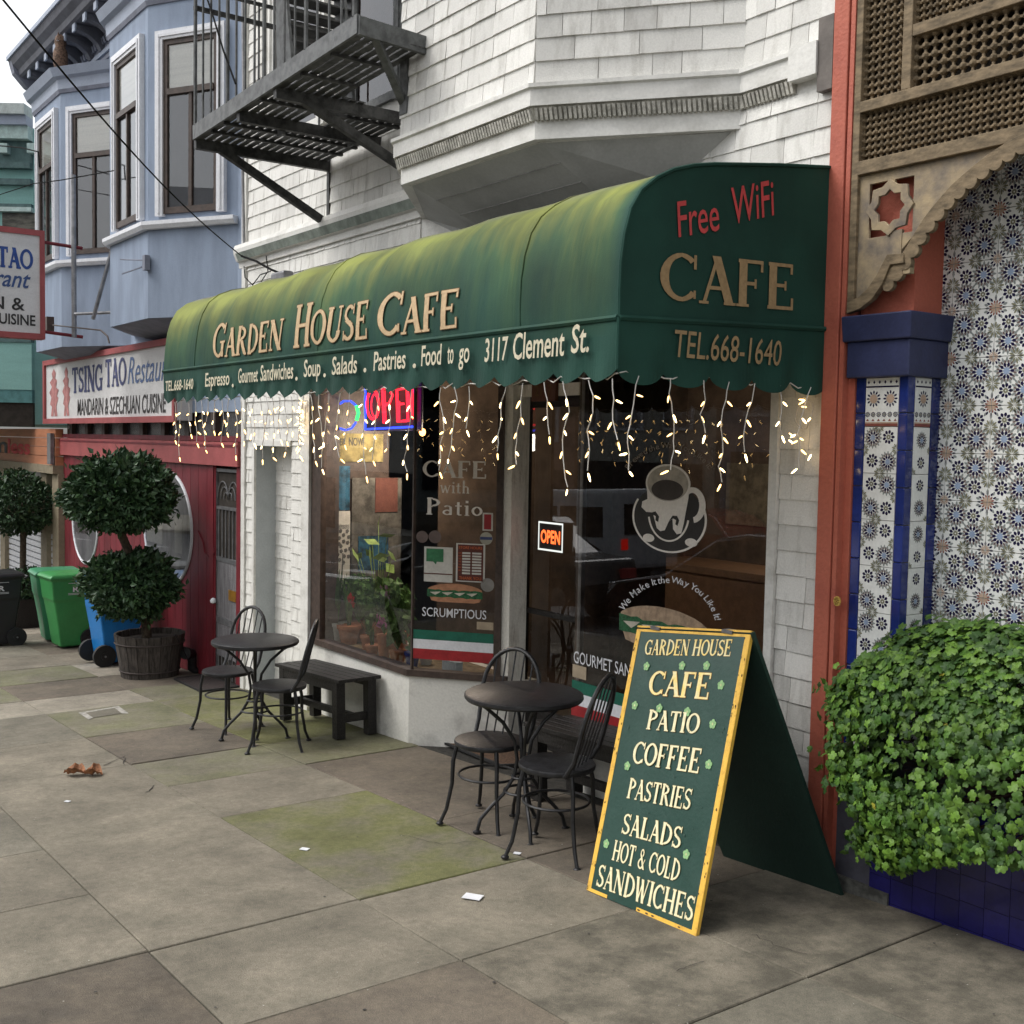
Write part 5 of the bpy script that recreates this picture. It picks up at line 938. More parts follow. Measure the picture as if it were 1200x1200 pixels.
# long sign panel
def sgn():
    y0 = -.16; X_a, X_b = oy(53, 460, y0)[0], oy(207, 490, y0)[0]; z0, z1 = oy(53, 495, y0)[2]+.0, oy(53, 425, y0)[2]
    r = root('restaurant_sign', 'long white sign lettered Tsing Tao Restaurant in a red frame over the crimson front', 'sign', ((X_a+X_b)/2, y0, z0)); b = MB(); b.box((X_a, y0, z0), (X_b, 0, z1)); b.build('panel', M('sign_white', (.66, .65, .64), .6, var=.06, scale=2, stretch=(1, 1, 3)), r)
    t_ = .045; b = MB(); b.box((X_a-.02, y0-.03, z0-.02), (X_b, y0, z0+t_)); b.box((X_a-.02, y0-.03, z1-t_), (X_b, y0, z1+.02)); b.box((X_a-.02, y0-.03, z0+t_), (X_a+.06, y0, z1-t_)); b.box((X_b-.06, y0-.03, z0+t_), (X_b, y0, z1-t_)); b.build('frame', red_b, r)
    f = lambda u, v, l: (u, y0-.004-l, v); ix = lambda px, py: oy(px, py, y0)
    bl = M('faded_navy_letters', (.075, .085, .20), .7, var=.25, scale=20)
    for s_, pa, pb, ya, yt in (('TSING', 85, 120.5, 457, 425), ('TAO', 124, 148, 453, 419)):
        b = MB(); a = ix(pa, ya); c = ix(pb, ya-3); put_text(b, s_, f, a[0], c[0], 2.235 if s_ == 'TSING' else 2.27, .31, serif=True, grow=.02); b.build('lettering', bl, r)
    b = MB(); a = ix(150, 451); c = ix(217, 446); put_text(b, 'Restaurant', f, a[0], c[0], 2.28, .31, bold=.0, shear=.35); b.build('lettering', M('faded_blue_script', (.12, .18, .34), .7), r)
    b = MB(); a = ix(91, 486.5); c = ix(195, 480); put_text(b, 'MANDARIN & SZECHUAN CUISINE', f, a[0], c[0], a[2], .205, bold=.012, shear=.12); b.build('lettering', M('black_letters', (.05, .045, .045), .7), r)
    pk = M('faded_pink_figure', (.50, .22, .21), .8, var=.2, scale=9)
    for k, px in enumerate((63.5, 78)):
        u = ix(px, 460)[0]; zz = z0+.08; hgt = z1-z0-.18; w3 = .52
        P = [(-.3, 0), (-.05, .0), (-.02, .18), (.05, .0), (.32, 0), (.22, .2), (.42, .38), (.3, .42), (.45, .55), (.2, .60), (.30, .74), (.12, .80), (.2, .9), (0, 1), (-.2, .9), (-.12, .8), (-.4, .72), (-.2, .62), (-.45, .5), (-.25, .4), (-.38, .25), (-.2, .2)]
        b = MB(); b.poly([f(u+p[0]*w3*(1 if k == 0 else .8), zz+p[1]*hgt, 0) for p in P]); b.build('painted_figure', pk, r)
sgn()
# projecting sign
HSX = -13.2
hr = root('hanging_sign', 'white projecting sign with blue and black lettering in a red frame, far left', 'sign', (HSX, -1.4, 2.8)); ih = lambda px, py: ox(px, py, HSX)
y_r = ih(50, 330)[1]; b = MB(); b.box((HSX-.14, -3.1, 2.80), (HSX, y_r, 3.87)); b.build('panel', bpy.data.materials['sign_white'], hr)
b = MB(); b.box((HSX-.16, -3.1, 2.74), (HSX+.02, y_r+.02, 2.80)); b.box((HSX-.16, -3.1, 3.85), (HSX+.02, y_r+.02, 3.91)); b.box((HSX-.16, y_r-.03, 2.80), (HSX+.02, y_r+.02, 3.85)); b.build('frame', red_b, hr)
fh = lambda u, v, l: (HSX+.004+l, u, v)
b = MB(); a = ih(-3, 312); c = ih(38, 313); put_text(b, 'TAO', fh, a[1], c[1], a[2], .21, serif=True, grow=.03); put_text(b, 'TSING', fh, a[1]-.85, a[1]-.1, a[2], .21, serif=True, grow=.03); b.build('lettering', M('sign_royal_blue', (.03, .08, .30), .6), hr)
b = MB(); c = ih(36, 338); put_text(b, 'Restaurant', fh, c[1]-.95, c[1], c[2], .19, shear=.35, bold=.012); b.build('lettering', M('sign_script_blue', (.05, .10, .26), .6), hr)
b = MB(); c = ih(29, 364); put_text(b, 'MANDARIN &', fh, c[1]-1.3, c[1], c[2], .14, bold=.01); a = ih(-12, 378); c = ih(41.5, 380); put_text(b, 'CUISINE', fh, a[1]-.0, c[1], a[2], .115, bold=.02); b.build('lettering', dec_k, hr)
for za_, zb_ in ((3.80, 3.78), (2.83, 2.80)): b = MB(); b.tube([(HSX-.06, y_r+.02, za_), (HSX-.06, -.52, zb_)], .02, 6); b.build('arm', red_w, hr)
pl_ = root('sign_pole', 'grey pipe bracket holding the projecting sign, with slanting brace', 'bracket', (-13.1, -.5, 2.8)); b = MB(); P_ = [oy(86, 205, -.62), oy(87, 395, -.62)]; b.tube(P_, .028, 8); b.tube([oy(134, 283, -.5), oy(109, 374, -.62)], .022, 6); b.tube([oy(88, 368, -.62), oy(134, 366, -.5)], .018, 6); b.build('pipe', metal_g, pl_, smooth=True)
sl_ = root('sign_lamp', 'dark gooseneck sign lamp arm beside the projecting sign', 'lamp', oy(60, 380, -.7)); b = MB(); b.tube([oy(*p, -.7) for p in ((62, 381), (90, 384), (118, 387), (126, 394), (128, 402))], .009, 6); b.box(tuple(oy(62, 385, -.7)-[.1, .04, .02]), tuple(oy(53, 378, -.7)+[.12, .04, .05])); b.build('arm', brown_fr, sl_)
wb = root('wire_bracket', 'small iron bracket with two turnbuckle stays on the blue bay', 'bracket', oy(172, 310, -.53)); b = MB(); c0 = oy(172, 308, -.55); b.box(tuple(c0-[.04, .03, .07]), tuple(c0+[.03, .02, .07])); b.tube([tuple(oy(168, 305, -.57)), tuple(oy(141, 304, -.66))], .007, 5); b.tube([tuple(oy(166, 313, -.57)), tuple(oy(143, 321, -.66))], .007, 5); b.build('stay', blue_c, wb)
# ================================================================== TEAL HOUSE AND ORANGE SHOP
T_ = root('teal_house', 'pale teal house with dark banded cornice at the far left', 'building', (-18, 0, -1))
dA, dB = np.array([-18.6, -2.03]), np.array([-17.22, -.10]); dd = nrm(dB-dA)
def fi(px, py):
    r = ray(px, py); Mx = np.array([[r[0], -dd[0]], [r[1], -dd[1]]]); t_, s_ = np.linalg.solve(Mx, dA-CAM[:2]); return s_, CAM[2]+r[2]*t_
n_ = np.array([dd[1], -dd[0]]); 
def tband(ya, yb, mat, out, name):
    za, zb = fi(20, ya)[1], fi(20, yb)[1]; b = MB(); L_ = np.linalg.norm(dB-dA); q = [dA, dB, dB+n_*out, dA+n_*out]; b.hexa([(p[0], p[1], zb) for p in q]+[(p[0], p[1], za) for p in q]); return b.build(name, mat, T_)
b = MB(); z0, z1 = fi(20, 497)[1], fi(20, 150)[1]; b.prism([(dA[0], dA[1], z0), (dB[0], dB[1], z0), (-17.2, 4, z0), (-24, 4, z0), (-24, -2.03, z0)], (0, 0, z1-z0)); b.build('wall', teal, T_, fixn=True)
for ya, yb, m_, o_2, nm in ((128, 140, M('pale_cornice', (.50, .55, .53), .7), .30, 'cornice_top'), (140, 151, blue_l, .24, 'cornice_fascia'), (151, 166, M('pale_teal_trim', (.50, .64, .60), .7), .18, 'frieze_board'), (166, 192, teal_d, .05, 'frieze_recess'), (192, 199, teal_d, .12, 'string_course'), (211, 218, teal_d, .10, 'string_course'), (240, 244, teal_d, .08, 'window_head'), (244, 249, M('pale_teal_trim2', (.55, .68, .64), .7), .09, 'window_trim'), (397, 402, teal_d, .12, 'awning_edge'), (402, 457, teal, .10, 'marquee'), (457, 472, M('mid_teal', (.10, .25, .25), .7), .09, 'marquee_skirt')): tband(ya, yb, m_, o_2, nm)
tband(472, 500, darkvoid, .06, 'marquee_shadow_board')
for px in (9, 42): 
    u, z = fi(px, 177); b = MB(); q = dA+dd*u; b.hexa([(p[0], p[1], z-.06) for p in (q-dd*.06, q+dd*.06, q+dd*.06+n_*.16, q-dd*.06+n_*.16)]+[(p[0], p[1], z+.07) for p in (q-dd*.06, q+dd*.06, q+dd*.06+n_*.16, q-dd*.06+n_*.16)]); b.build('cornice_block', bpy.data.materials['pale_teal_trim'], T_)
u0, z0 = fi(3, 271); u1, z1 = fi(43, 250); q0, q1 = dA+dd*u0+n_*.01, dA+dd*u1+n_*.01; b = MB(); b.poly([(q0[0], q0[1], z0-.6), (q1[0], q1[1], z0-.6), (q1[0], q1[1], z1), (q0[0], q0[1], z1)]); b.build('window_pane', M('dim_window', (.16, .15, .12), .3, var=.4, scale=3, stretch=(1, 1, 4)), T_)
O_ = root('orange_shopfront', 'orange boarded shop front with red lettering beyond the crimson wall', 'shopfront', (-18, 0, -1))
ozf = lambda py: oy(70, py, -.1)[2]
b = MB(); za, zb = ozf(502), ozf(546)
for i in range(4): b.box((-24, -.1-.004*(i % 2), zb+(za-zb)*i/4), (BX0-.0, .0, zb+(za-zb)*(i+1)/4-.006))
b.build('board', orange_w, O_)
b = MB(); b.box((-24, -.14, ozf(556)), (BX0, .0, ozf(546))); b.build('beam', olive, O_)
b = MB(); f_ = lambda u, v, l: (u, -.11-l, v)
xa, xb = oy(-14, 530, -.1)[0], oy(36, 530, -.1)[0]; put_text(b, 'less', f_, oy(10, 530, -.1)[0], xb, oy(20, 531, -.1)[2], .22, bold=.03); b.build('lettering', redt, O_); b = MB(); put_text(b, 'Seam', f_, xa-1.5, oy(9, 530, -.1)[0], oy(5, 530, -.1)[2], .25, bold=.02); b.build('lettering', dec_k, O_)
b = MB(); p = oy(60, 525, -.12); b.box((p[0]-.06, -.16, p[2]-.22), (p[0]+.12, -.11, p[2]+.2)); b.build('alarm_box', metal_g, O_)
wz0, wz1 = -1.6, ozf(556)
b = MB(); b.box((-24, .02, wz0), (BX0, .06, wz1)); b.build('window_backing', M('shop_glass_grey', (.28, .29, .27), .35, var=.3, scale=2), O_)
for px in (9, 58, 72): x = oy(px, 600, 0)[0]; b = MB(); b.box((x-.16, -.08, wz0), (x+.16, .02, wz1)); b.build('post', olive, O_)
b = MB()
for i in range(9): z = oy(50, 625+i*7, 0)[2]; b.box((-24, -.02, z-.035), (BX0-.2, .02, z+.03))
b.build('white_slat', cream, O_)
# ================================================================== TILED BUILDING (right)
RB = root('tiled_building', 'building with moorish tiled wall, wooden lattice and terracotta post at the right', 'building', (-2.4, 0, -.2))
PXa, PXb = XR+.002, -3.222
b = MB(); b.box((PXa, -.055, -.4), (PXb-.03, .2, 7.2)); b.build('post', terra, RB, bevel=.004)
b = MB(); b.box((PXb-.030, -.035, -.4), (PXb-.022, .2, 7.2)); b.box((PXb-.022, -.05, -.4), (PXb, .2, 7.2)); b.build('post_moulding', terra, RB)
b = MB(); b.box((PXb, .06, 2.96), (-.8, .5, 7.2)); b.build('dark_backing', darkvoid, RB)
b = MB(); b.box((-3.2, .235, -.4), (-.8, .5, 2.96)); b.build('tile_bed', grout, RB)
b = MB(); p = oy(981, 704.5, -.06); 
for k in range(8): a = k*math.pi/4; c = p+np.array([.011*math.cos(a), 0, .014*math.sin(a)]); b.lathe([(.001, 0), (.006, .002), (.007, .004), (.001, .008)], (0, 0, 0), 6) if 0 else b.box((c[0]-.006, -.064, c[2]-.007), (c[0]+.006, -.055, c[2]+.007), 0)
b.lathe([(.001, 0)], (0, 0, 0), 3, cap=False) if 0 else None
b.build('brass_flower', M('brass_flower_yellow', (.70, .45, .10), .5), RB)
# tiles
def rosette(mb, cx, cy, R, kind, slots, y=-.0005, clip=None, ph=0):
    def put(pts, mi, l):
        if clip:
            x0, x1, y0, y1 = clip; pts = [(min(max(p[0], x0), x1), min(max(p[1], y0), y1)) for p in pts]
            ar = sum(pts[i][0]*pts[(i+1) % len(pts)][1]-pts[(i+1) % len(pts)][0]*pts[i][1] for i in range(len(pts)))
            if abs(ar) < 2e-7: return
        mb.m = mi; mb.poly([(p[0], y-l, p[1]) for p in pts])
    def petals(r0, r1, n, wd, mi, l, off=0):
        for k in range(n):
            a = 2*math.pi*(k+off)/n; c, s_ = math.cos(a), math.sin(a); rm = (r0+r1)/2+.12*(r1-r0)
            put([(cx+r*c-t*s_, cy+r*s_+t*c) for r, t in ((r0, 0), (rm*.92, -wd), (r1*.96, -wd*.55), (r1, 0), (r1*.96, wd*.55), (rm*.92, wd))], mi, l)
    if kind == 'big': petals(R*.6, R, 16, R*.095, slots['grey'], .0002); petals(R*.50, R*.80, 16, R*.085, slots['brown'], .0004, .5); petals(R*.24, R*.60, 10, R*.125, slots['navy'], .0006); petals(0, R*.30, 8, R*.075, slots['blue'], .0008)
    if kind == 'small': petals(R*.36, R, 9, R*.23, slots['navy'], .0002); petals(R*.08, R*.36, 9, R*.12, slots['olive'], .0004, .5)
    if kind == 'green': petals(R*.12, R*.9, 9, R*.13, slots['olive'], .0002); petals(R*.3, R*.8, 9, R*.07, slots['grey'], .0004, .5)
    if kind == 'peach': petals(R*.5, R, 12, R*.13, slots['navy'], .0002); petals(R*.1, R*.6, 12, R*.09, slots['peach'], .0004, .5)
    if kind == 'sun': petals(R*.75, R*1.2, 10, R*.13, slots['grey'], .0001, .5); petals(R*.62, R, 12, R*.10, slots['navy'], .0002); petals(R*.3, R*.7, 12, R*.09, slots['red'], .0004, .5); petals(0, R*.5, 10, R*.13, slots['peach'], .0006)
SL = dict(white=0, navy=1, blue=2, grey=3, brown=4, olive=5, peach=6, red=7); TM = [t_white, t_navy, t_blue, t_grey, t_brown, t_olive, t_peach, t_red]
def tile_mesh(wd, hg, ros, th=.008, extra=None):
    mb = MB(); g = .0014; c = (g, wd-g, g, hg-g); mb.m = 0; mb.box((g, 0, g), (wd-g, th, hg-g))
    for (cx, cy, R, k, *ph) in ros: rosette(mb, cx*wd, cy*hg, R, k, SL, clip=c)
    if extra: extra(mb)
    return mb.mesh('tile', TM)
W_ = .2
rosA = [(.30, .70, .057, 'big'), (.69, .31, .057, 'big'), (.70, .70, .031, 'small'), (.30, .30, .031, 'small'), (.5, 0, .037, 'green'), (0, .45, .037, 'green'), (1, .55, .037, 'green'), (.5, 1, .037, 'green'), (0, 1, .036, 'peach'), (1, 0, .036, 'peach'), (1, 1, .045, 'sun'), (0, 0, .045, 'sun')]
rosB = [(1-a[0], *a[1:]) for a in rosA]
tA, tB = tile_mesh(W_, W_, rosA), tile_mesh(W_, W_, rosB)
for i in range(-1, 10):
    for j in range(-9, 7):
        x = -2.885+i*W_; z = 1.693+j*W_
        if z < .1: continue
        o = addob('wall_tile', (tA, tB)[(i+j) % 2], RB); o.location = Vector((x, .227+random.uniform(-.0006, .0006), z))-Vector(LOC[RB])
# pillar
b = MB(); b.box((-3.215, .008, -.4), (-2.935, .23, 2.02)); b.build('pillar_core', grout, RB)
pw_ = .168; h_ = .2
pf = [tile_mesh(pw_, h_, [(.27, .76, .047, 'big'), (.74, .25, .047, 'big'), (.74, .78, .030, 'small'), (.27, .27, .030, 'small'), (.45, 1, .032, 'green'), (.5, 0, .032, 'green'), (0, .5, .030, 'green'), (1, .52, .030, 'green')]), tile_mesh(pw_, h_, [(.27, .25, .047, 'big'), (.74, .76, .047, 'big'), (.74, .26, .030, 'small'), (.27, .77, .030, 'small'), (.45, 0, .032, 'green'), (.5, 1, .032, 'green'), (0, .5, .030, 'green'), (1, .5, .030, 'green')])]
ps = [tile_mesh(.115, h_, [(.5, .72, .038, 'big'), (.5, .24, .026, 'small'), (0, .0, .03, 'green'), (1, .5, .02, 'green')]), tile_mesh(.115, h_, [(.5, .28, .038, 'big'), (.5, .76, .026, 'small'), (1, 0, .03, 'green')])]
zt0 = oy(1030, 500)[2]
for k in range(9):
    z = zt0-(k+1)*h_
    o = addob('pillar_tile', pf[k % 2], RB); o.location = Vector((-3.137, .0, z))-Vector(LOC[RB])
    o = addob('pillar_tile', ps[k % 2], RB); o.location = Vector((-2.927, .051, z))-Vector(LOC[RB]); o.rotation_euler = (0, 0, R_(90))
def bandx(wd):
    def e(mb):
        g = .002; Z = .215
        for z0, z1, mi in ((.0, .012, 7), (.012, .018, 6), (.165, .172, 1), (.205, .211, 1)): mb.m = mi; mb.poly([(g, -.0006, z0), (wd-g, -.0006, z0), (wd-g, -.0006, z1), (g, -.0006, z1)])
        n = max(2, round(wd/.03)); 
        for k in range(n):
            cx = (k+.5)*wd/n; rosette(mb, cx, .05, .012, 'small', SL, clip=(g, wd-g, 0, .215)); mb.m = 1; mb.poly([(cx-.006, -.0008, .188), (cx, -.0008, .180), (cx+.006, -.0008, .188), (cx, -.0008, .196)])
            mb.m = 7; mb.poly([(cx-.008, -.0007, .022), (cx+.008, -.0007, .022), (cx, -.0007, .032)])
        m2 = max(1, round(wd/.085))
        for k in range(m2):
            cx = (k+.5)*wd/m2; rosette(mb, cx, .117, .036, 'peach', SL, clip=(g, wd-g, .0, .215)); mb.m = 6; mb.poly([(cx+.018*math.cos(a), -.0012, .117+.018*math.sin(a)) for a in np.linspace(0, 6.28, 13)[:-1]])
    return e
for wd, loc, rz in ((pw_, (-3.137, 0, zt0+.002), 0), (.115, (-2.927, .051, zt0+.002), 90)):
    o = addob('border_tile', tile_mesh(wd, .213, [], extra=bandx(wd)), RB); o.location = Vector(loc)-Vector(LOC[RB]); o.rotation_euler = (0, 0, R_(rz))
zb0 = oy(1005, 484)[2]
for k in range(-1, 15):
    z = zb0-k*.158; 
    if z > 1.99: continue
    zt2 = min(z+.158-.0025, 2.012)
    for (xa, xb, ya, yb) in ((-3.187, -3.139, -.002, .01), (-2.968, -2.9245, -.002, .049), (-2.935, -2.9245, .168, .228)): b = MB(); b.box((xa, ya, z), (xb, yb, zt2)); b.build('blue_border_tile', cobalt, RB, bevel=.004)
b = MB(); b.box((-3.222, -.01, -.4), (-3.188, .2, 2.01)); b.build('post_side', terra, RB)
# capital
b = MB(); b.box((-3.21, -.045, 2.010), (-2.895, .27, 2.165)); b.build('capital_neck', navy, RB, bevel=.006)
b = MB(); b.hexa([(-3.225, -.06, 2.165), (-2.882, -.06, 2.165), (-2.882, .29, 2.165), (-3.225, .29, 2.165), (-3.225, -.075, 2.275), (-2.872, -.075, 2.275), (-2.872, .30, 2.275), (-3.225, .30, 2.275)]); b.build('capital_block', navy, RB, bevel=.006)
b = MB(); b.box((-3.2, .03, 2.275), (-2.935, .232, 2.955)); b.build('impost_block', terra, RB)
# frame of the wooden lattice
def ZZ(px, py): return oy(px, py, -.02)[2]
zA, zB_, zC, zD, zE = ZZ(1018, 205), ZZ(1018, 189), ZZ(1019, 132), ZZ(1019, 119), ZZ(1083, 98)
zF, zG = ZZ(1083, 41), ZZ(1083, 27)
b = MB()
b.box((-3.220, -.045, 2.33), (-3.185, .03, 7)); b.box((-3.185, -.05, zA), (-1.0, .03, zB_)); b.box((-3.185, -.048, zC), (-1.0, .03, zD)); b.box((-2.985, -.046, zD), (-2.94, .03, 7)); b.box((-2.94, -.044, zF), (-1.0, .03, zG)); b.box((-3.0, -.047, zE-.03) if 0 else (-3.185, -.046, 4.2), (-2.985, .03, 4.25))
b.build('lattice_frame', wood_g, RB, bevel=.003)
def lattice(x0, x1, z0, z1, p, name='lattice'):
    mb = MB(); nx = max(2, round((x1-x0)/p)); nz_ = max(2, round((z1-z0)/p)); sx, sz = (x1-x0)/nx, (z1-z0)/nz_; y = -.01
    for i in range(nx+1): mb.beam((x0+i*sx, y, z0), (x0+i*sx, y, z1), .010, .010, (0, 1, 0))
    for j in range(nz_+1): mb.beam((x0, y, z0+j*sz), (x1, y, z0+j*sz), .010, .010, (0, 1, 0))
    for i in range(nx+1):
        for j in range(nz_+1):
            cx, cz2 = x0+i*sx, z0+j*sz; r1 = p*.36; mb.poly([(cx+r1*math.cos(a), y-.006, cz2+r1*math.sin(a)) for a in np.arange(8)*math.pi/4+.39]+[(cx+r1*.45*math.cos(a), y-.018, cz2+r1*.45*math.sin(a)) for a in np.arange(8)*math.pi/4+.39]+[(cx+r1*math.cos(a), y+.008, cz2+r1*math.sin(a)) for a in np.arange(8)*math.pi/4+.39], [tuple(range(8, 16))]+[(k, (k+1) % 8, 8+(k+1) % 8, 8+k) for k in range(8)]+[(k, (k+1) % 8, 16+(k+1) % 8, 16+k) for k in range(8)])
    mb.build(name, wood_g, RB, kind='stuff')
lattice(-3.185, -1.2, zB_, zC, .0305); lattice(-3.185, -2.985, zD, 4.2, .0325); lattice(-2.94, -1.2, zD, zF, .044); lattice(-2.94, -1.2, zG, 4.4, .03)
# spandrel with scalloped arch and pierced star
def fill_poly(name, outline, holes, y, th, mat, parent):
    cu = bpy.data.curves.new('c', 'CURVE'); cu.dimensions = '2D'; cu.fill_mode = 'BOTH'; cu.extrude = th/2; cu.bevel_depth = .002
    for pts in [outline]+holes:
        sp_ = cu.splines.new('POLY'); sp_.points.add(len(pts)-1); sp_.use_cyclic_u = True
        for q, p in zip(sp_.points, pts): q.co = (p[0], p[1], 0, 1)
    ob = bpy.data.objects.new('c', cu); COL.objects.link(ob); dg = bpy.context.evaluated_depsgraph_get(); dg.update(); me = bpy.data.meshes.new_from_object(ob.evaluated_get(dg)); bpy.data.objects.remove(ob)
    L0 = rootloc(parent)
    for v in me.vertices: x, z, t_ = v.co; v.co = (x-L0[0], y-t_-L0[1], z-L0[2])
    me.materials.clear(); me.materials.append(mat); return addob(name, me, parent)
AP = [(-3.030, 2.375), (-2.955, 2.435), (-2.905, 2.50), (-2.855, 2.575), (-2.79, 2.645), (-2.715, 2.71), (-2.63, 2.765), (-2.54, 2.81), (-2.45, 2.845), (-2.35, 2.868)]
scal = []
def resample(P, n):
    P = [np.array(p) for p in P]; L_ = [0]
    for a, c in zip(P[:-1], P[1:]): L_.append(L_[-1]+np.linalg.norm(c-a))
    out = []
    for i in range(n+1):
        s_ = L_[-1]*i/n; k = min(len(P)-2, max(0, np.searchsorted(L_, s_)-1)); t_ = (s_-L_[k])/(L_[k+1]-L_[k]); out.append(P[k]*(1-t_)+P[k+1]*t_)
    return out
Q = resample(AP, 15)
for a, c in zip(Q[:-1], Q[1:]):
    d = c-a; n2 = np.array([d[1], -d[0]]); n2 = n2/np.linalg.norm(n2)
    for t_ in np.linspace(0, 1, 7)[:-1]: scal.append(tuple(a+d*t_+n2*(.004+.022*math.sin(math.pi*t_)**.6)))
scal.append(tuple(Q[-1]))
def star(cx, cz_, r1, r2, n=8, ph=0): return [(cx+(r1 if k % 2 == 0 else r2)*math.cos(math.pi*k/n+ph), cz_+(r1 if k % 2 == 0 else r2)*math.sin(math.pi*k/n+ph)) for k in range(2*n)]
zS = ZZ(1047, 243); xS = oy(1048, 243)[0]
outl = [(-3.185, 2.36), (-3.13, 2.345), (-3.06, 2.40), (-3.0, 2.505), (-2.955, 2.545), (-2.90, 2.60)]+[(q[0]-.0+.0, q[1]+.03) for q in [(p[0], p[1]) for p in Q[5:]]]+[(-2.34, zA-.002), (-3.185, zA-.002)]
KS = 1.22
holes = [star(xS, zS, .052, .038), [(xS-.085, zS+.09), (xS-.035, zS+.09), (xS-.06, zS+.055), (xS-.07, zS+.03), (xS-.085, zS+.03)], [(xS+.035, zS+.09), (xS+.085, zS+.075), (xS+.085, zS+.03), (xS+.065, zS+.04)], [(xS-.085, zS-.03), (xS-.068, zS-.03), (xS-.05, zS-.06), (xS-.035, zS-.085), (xS-.085, zS-.085)], [(xS+.035, zS-.05), (xS+.085, zS-.03), (xS+.085, zS-.085), (xS+.05, zS-.085)]]
ring_o = star(xS, zS, .095*KS, .078*KS); ring_i = star(xS, zS, .064*KS, .050*KS)
fill_poly('spandrel_panel', outl, [[(xS-.092*KS+.004, zS-.095*KS), (xS+.092*KS, zS-.095*KS), (xS+.092*KS, zS+.095*KS), (xS-.092*KS+.004, zS+.095*KS)]], -.018, .014, wood_a, RB)
fill_poly('pierced_star', ring_o, [ring_i], -.028, .012, wood_a, RB)
b = MB()
for a in range(4): c, s_ = math.cos(a*math.pi/2), math.sin(a*math.pi/2); b.box((xS-.018+.10*c, -.026, zS-.018+.10*s_), (xS+.018+.10*c, -.014, zS+.018+.10*s_))
b.build('star_tie', wood_a, RB)
fill_poly('scalloped_arch', scal+[(p[0]-.012, p[1]+.045) for p in Q[::-1]], [], -.040, .022, wood_g, RB)
sc2 = [(-3.205, 2.29), (-3.14, 2.305), (-3.08, 2.34), (-3.03, 2.40), (-2.995, 2.475), (-2.93, 2.475), (-2.935, 2.51), (-3.01, 2.515), (-3.055, 2.44), (-3.10, 2.385), (-3.15, 2.35), (-3.205, 2.335)]
fill_poly('corbel_scroll', sc2, [], -.045, .03, wood_g, RB)
b = MB(); b.box((-2.985, -.05, 2.43), (-2.905, -.02, 2.475)); b.box((-3.02, -.03, 2.50), (-2.965, -.012, 2.62)); b.build('corbel_block', wood_a, RB)
# low blue tiled planter wall
b = MB(); b.box((-3.2, -.012, -.45), (-.8, .22, .40)); b.build('planter_core', M('dark_grout', (.07, .07, .09), .9), RB)
tw = .108
for i in range(20):
    for j in range(7):
        x = -3.013+i*tw; z = -.40+j*tw-.045+.052*(x+2.9)
        b = MB(); b.box((x+.001, -.02, z+.001), (x+tw-.001, -.011, z+tw-.001)); b.build('planter_tile', cobalt_d, RB)
b = MB(); b.box((-3.215, -.03, -.45), (-2.91, .0, -.19)); b.build('planter_end_stone', M('rough_grey_stone', (.11, .11, .10), .9, var=.3, scale=20), RB)
# ================================================================== SANDWICH BOARD
FB = [gr(688, 1043), gr(815, 1097), gr(985, 1048)]
bl_, br_ = FB[0], FB[1]; bk = FB[2]
yr = (bl_[1]+bk[1])/2-.02
tl, tr_ = oy(748, 733, yr), oy(880, 739, yr)
SB = root('sandwich_board', 'green folding sandwich board with yellow edges listing coffee, pastries and salads', 'signboard', tuple((bl_+bk)/2))
eu = nrm(br_-bl_); ev = nrm((tl+tr_)/2-(bl_+br_)/2); ev = nrm(ev-ev.dot(eu)*eu); en = np.cross(eu, ev); en = en if en[1] < 0 else -en
Wb = np.linalg.norm(br_-bl_); Wt = np.linalg.norm(tr_-tl); Hb = np.linalg.norm((tl+tr_)/2-(bl_+br_)/2)
cB, cT = (bl_+br_)/2, (tl+tr_)/2
def sb(u, v, l=0):   # u 0..1 across, v 0..1 up, on the lettered face
    return (bl_*(1-u)+br_*u)*(1-v)+(tl*(1-u)+tr_*u)*v+en*l
def slab(mb, f, u0, u1, v0, v1, l0, l1): mb.hexa([f(u0, v0, l0), f(u1, v0, l0), f(u1, v0, l1), f(u0, v0, l1), f(u0, v1, l0), f(u1, v1, l0), f(u1, v1, l1), f(u0, v1, l1)])
b = MB(); slab(b, sb, 0, 1, 0, 1, -.018, 0); fp = b.build('front_panel', sg_green, SB, fixn=True)
b = MB(); e_ = .036; ev_ = .023
for a in ((0, 1, 1-ev_, 1.0), (0, e_, .0, 1-ev_), (1-e_, 1, 0, 1-ev_), (e_, .2, 0, .012), (.48, 1-e_, .0, .013)): slab(b, sb, *a, .0005, .0015)
slab(b, sb, -.004, 0, 0, 1, -.017, .001); slab(b, sb, 1, 1.005, 0, 1, -.017, .001)
b.build('yellow_edge', yel, fp, fixn=True)
bbl, bbr = np.array([bl_[0]+.05, bk[1]+.0, gz(bl_[0])]), np.array([bk[0], bk[1], bk[2]])
def sbk(u, v, l=0): n = np.array([0, .96, .28]); return (bbl*(1-u)+bbr*u)*(1-v)+(tl*(1-u)+tr_*u)*v+n*l
b = MB(); slab(b, sbk, -.02, 1.02, 0, .995, -.012, .006); b.build('rear_panel', sg_dark, SB, fixn=True)
for u in (.18, .82): b = MB(); q = sb(u, .99, -.01); b.box(tuple(q-[.03, .02, .0]), tuple(q+[.03, .025, .014])); b.build('hinge', metal_g, SB)
def inv_sb(px, py):
    r = ray(px, py); n = np.cross(br_-bl_, tl-bl_); t_ = (bl_-CAM).dot(n)/r.dot(n); P = CAM+r*t_; v = (P-cB).dot(ev)/Hb; a = bl_*(1-v)+tl*v; c = br_*(1-v)+tr_*v; return (P-a).dot(c-a)/(c-a).dot(c-a), v
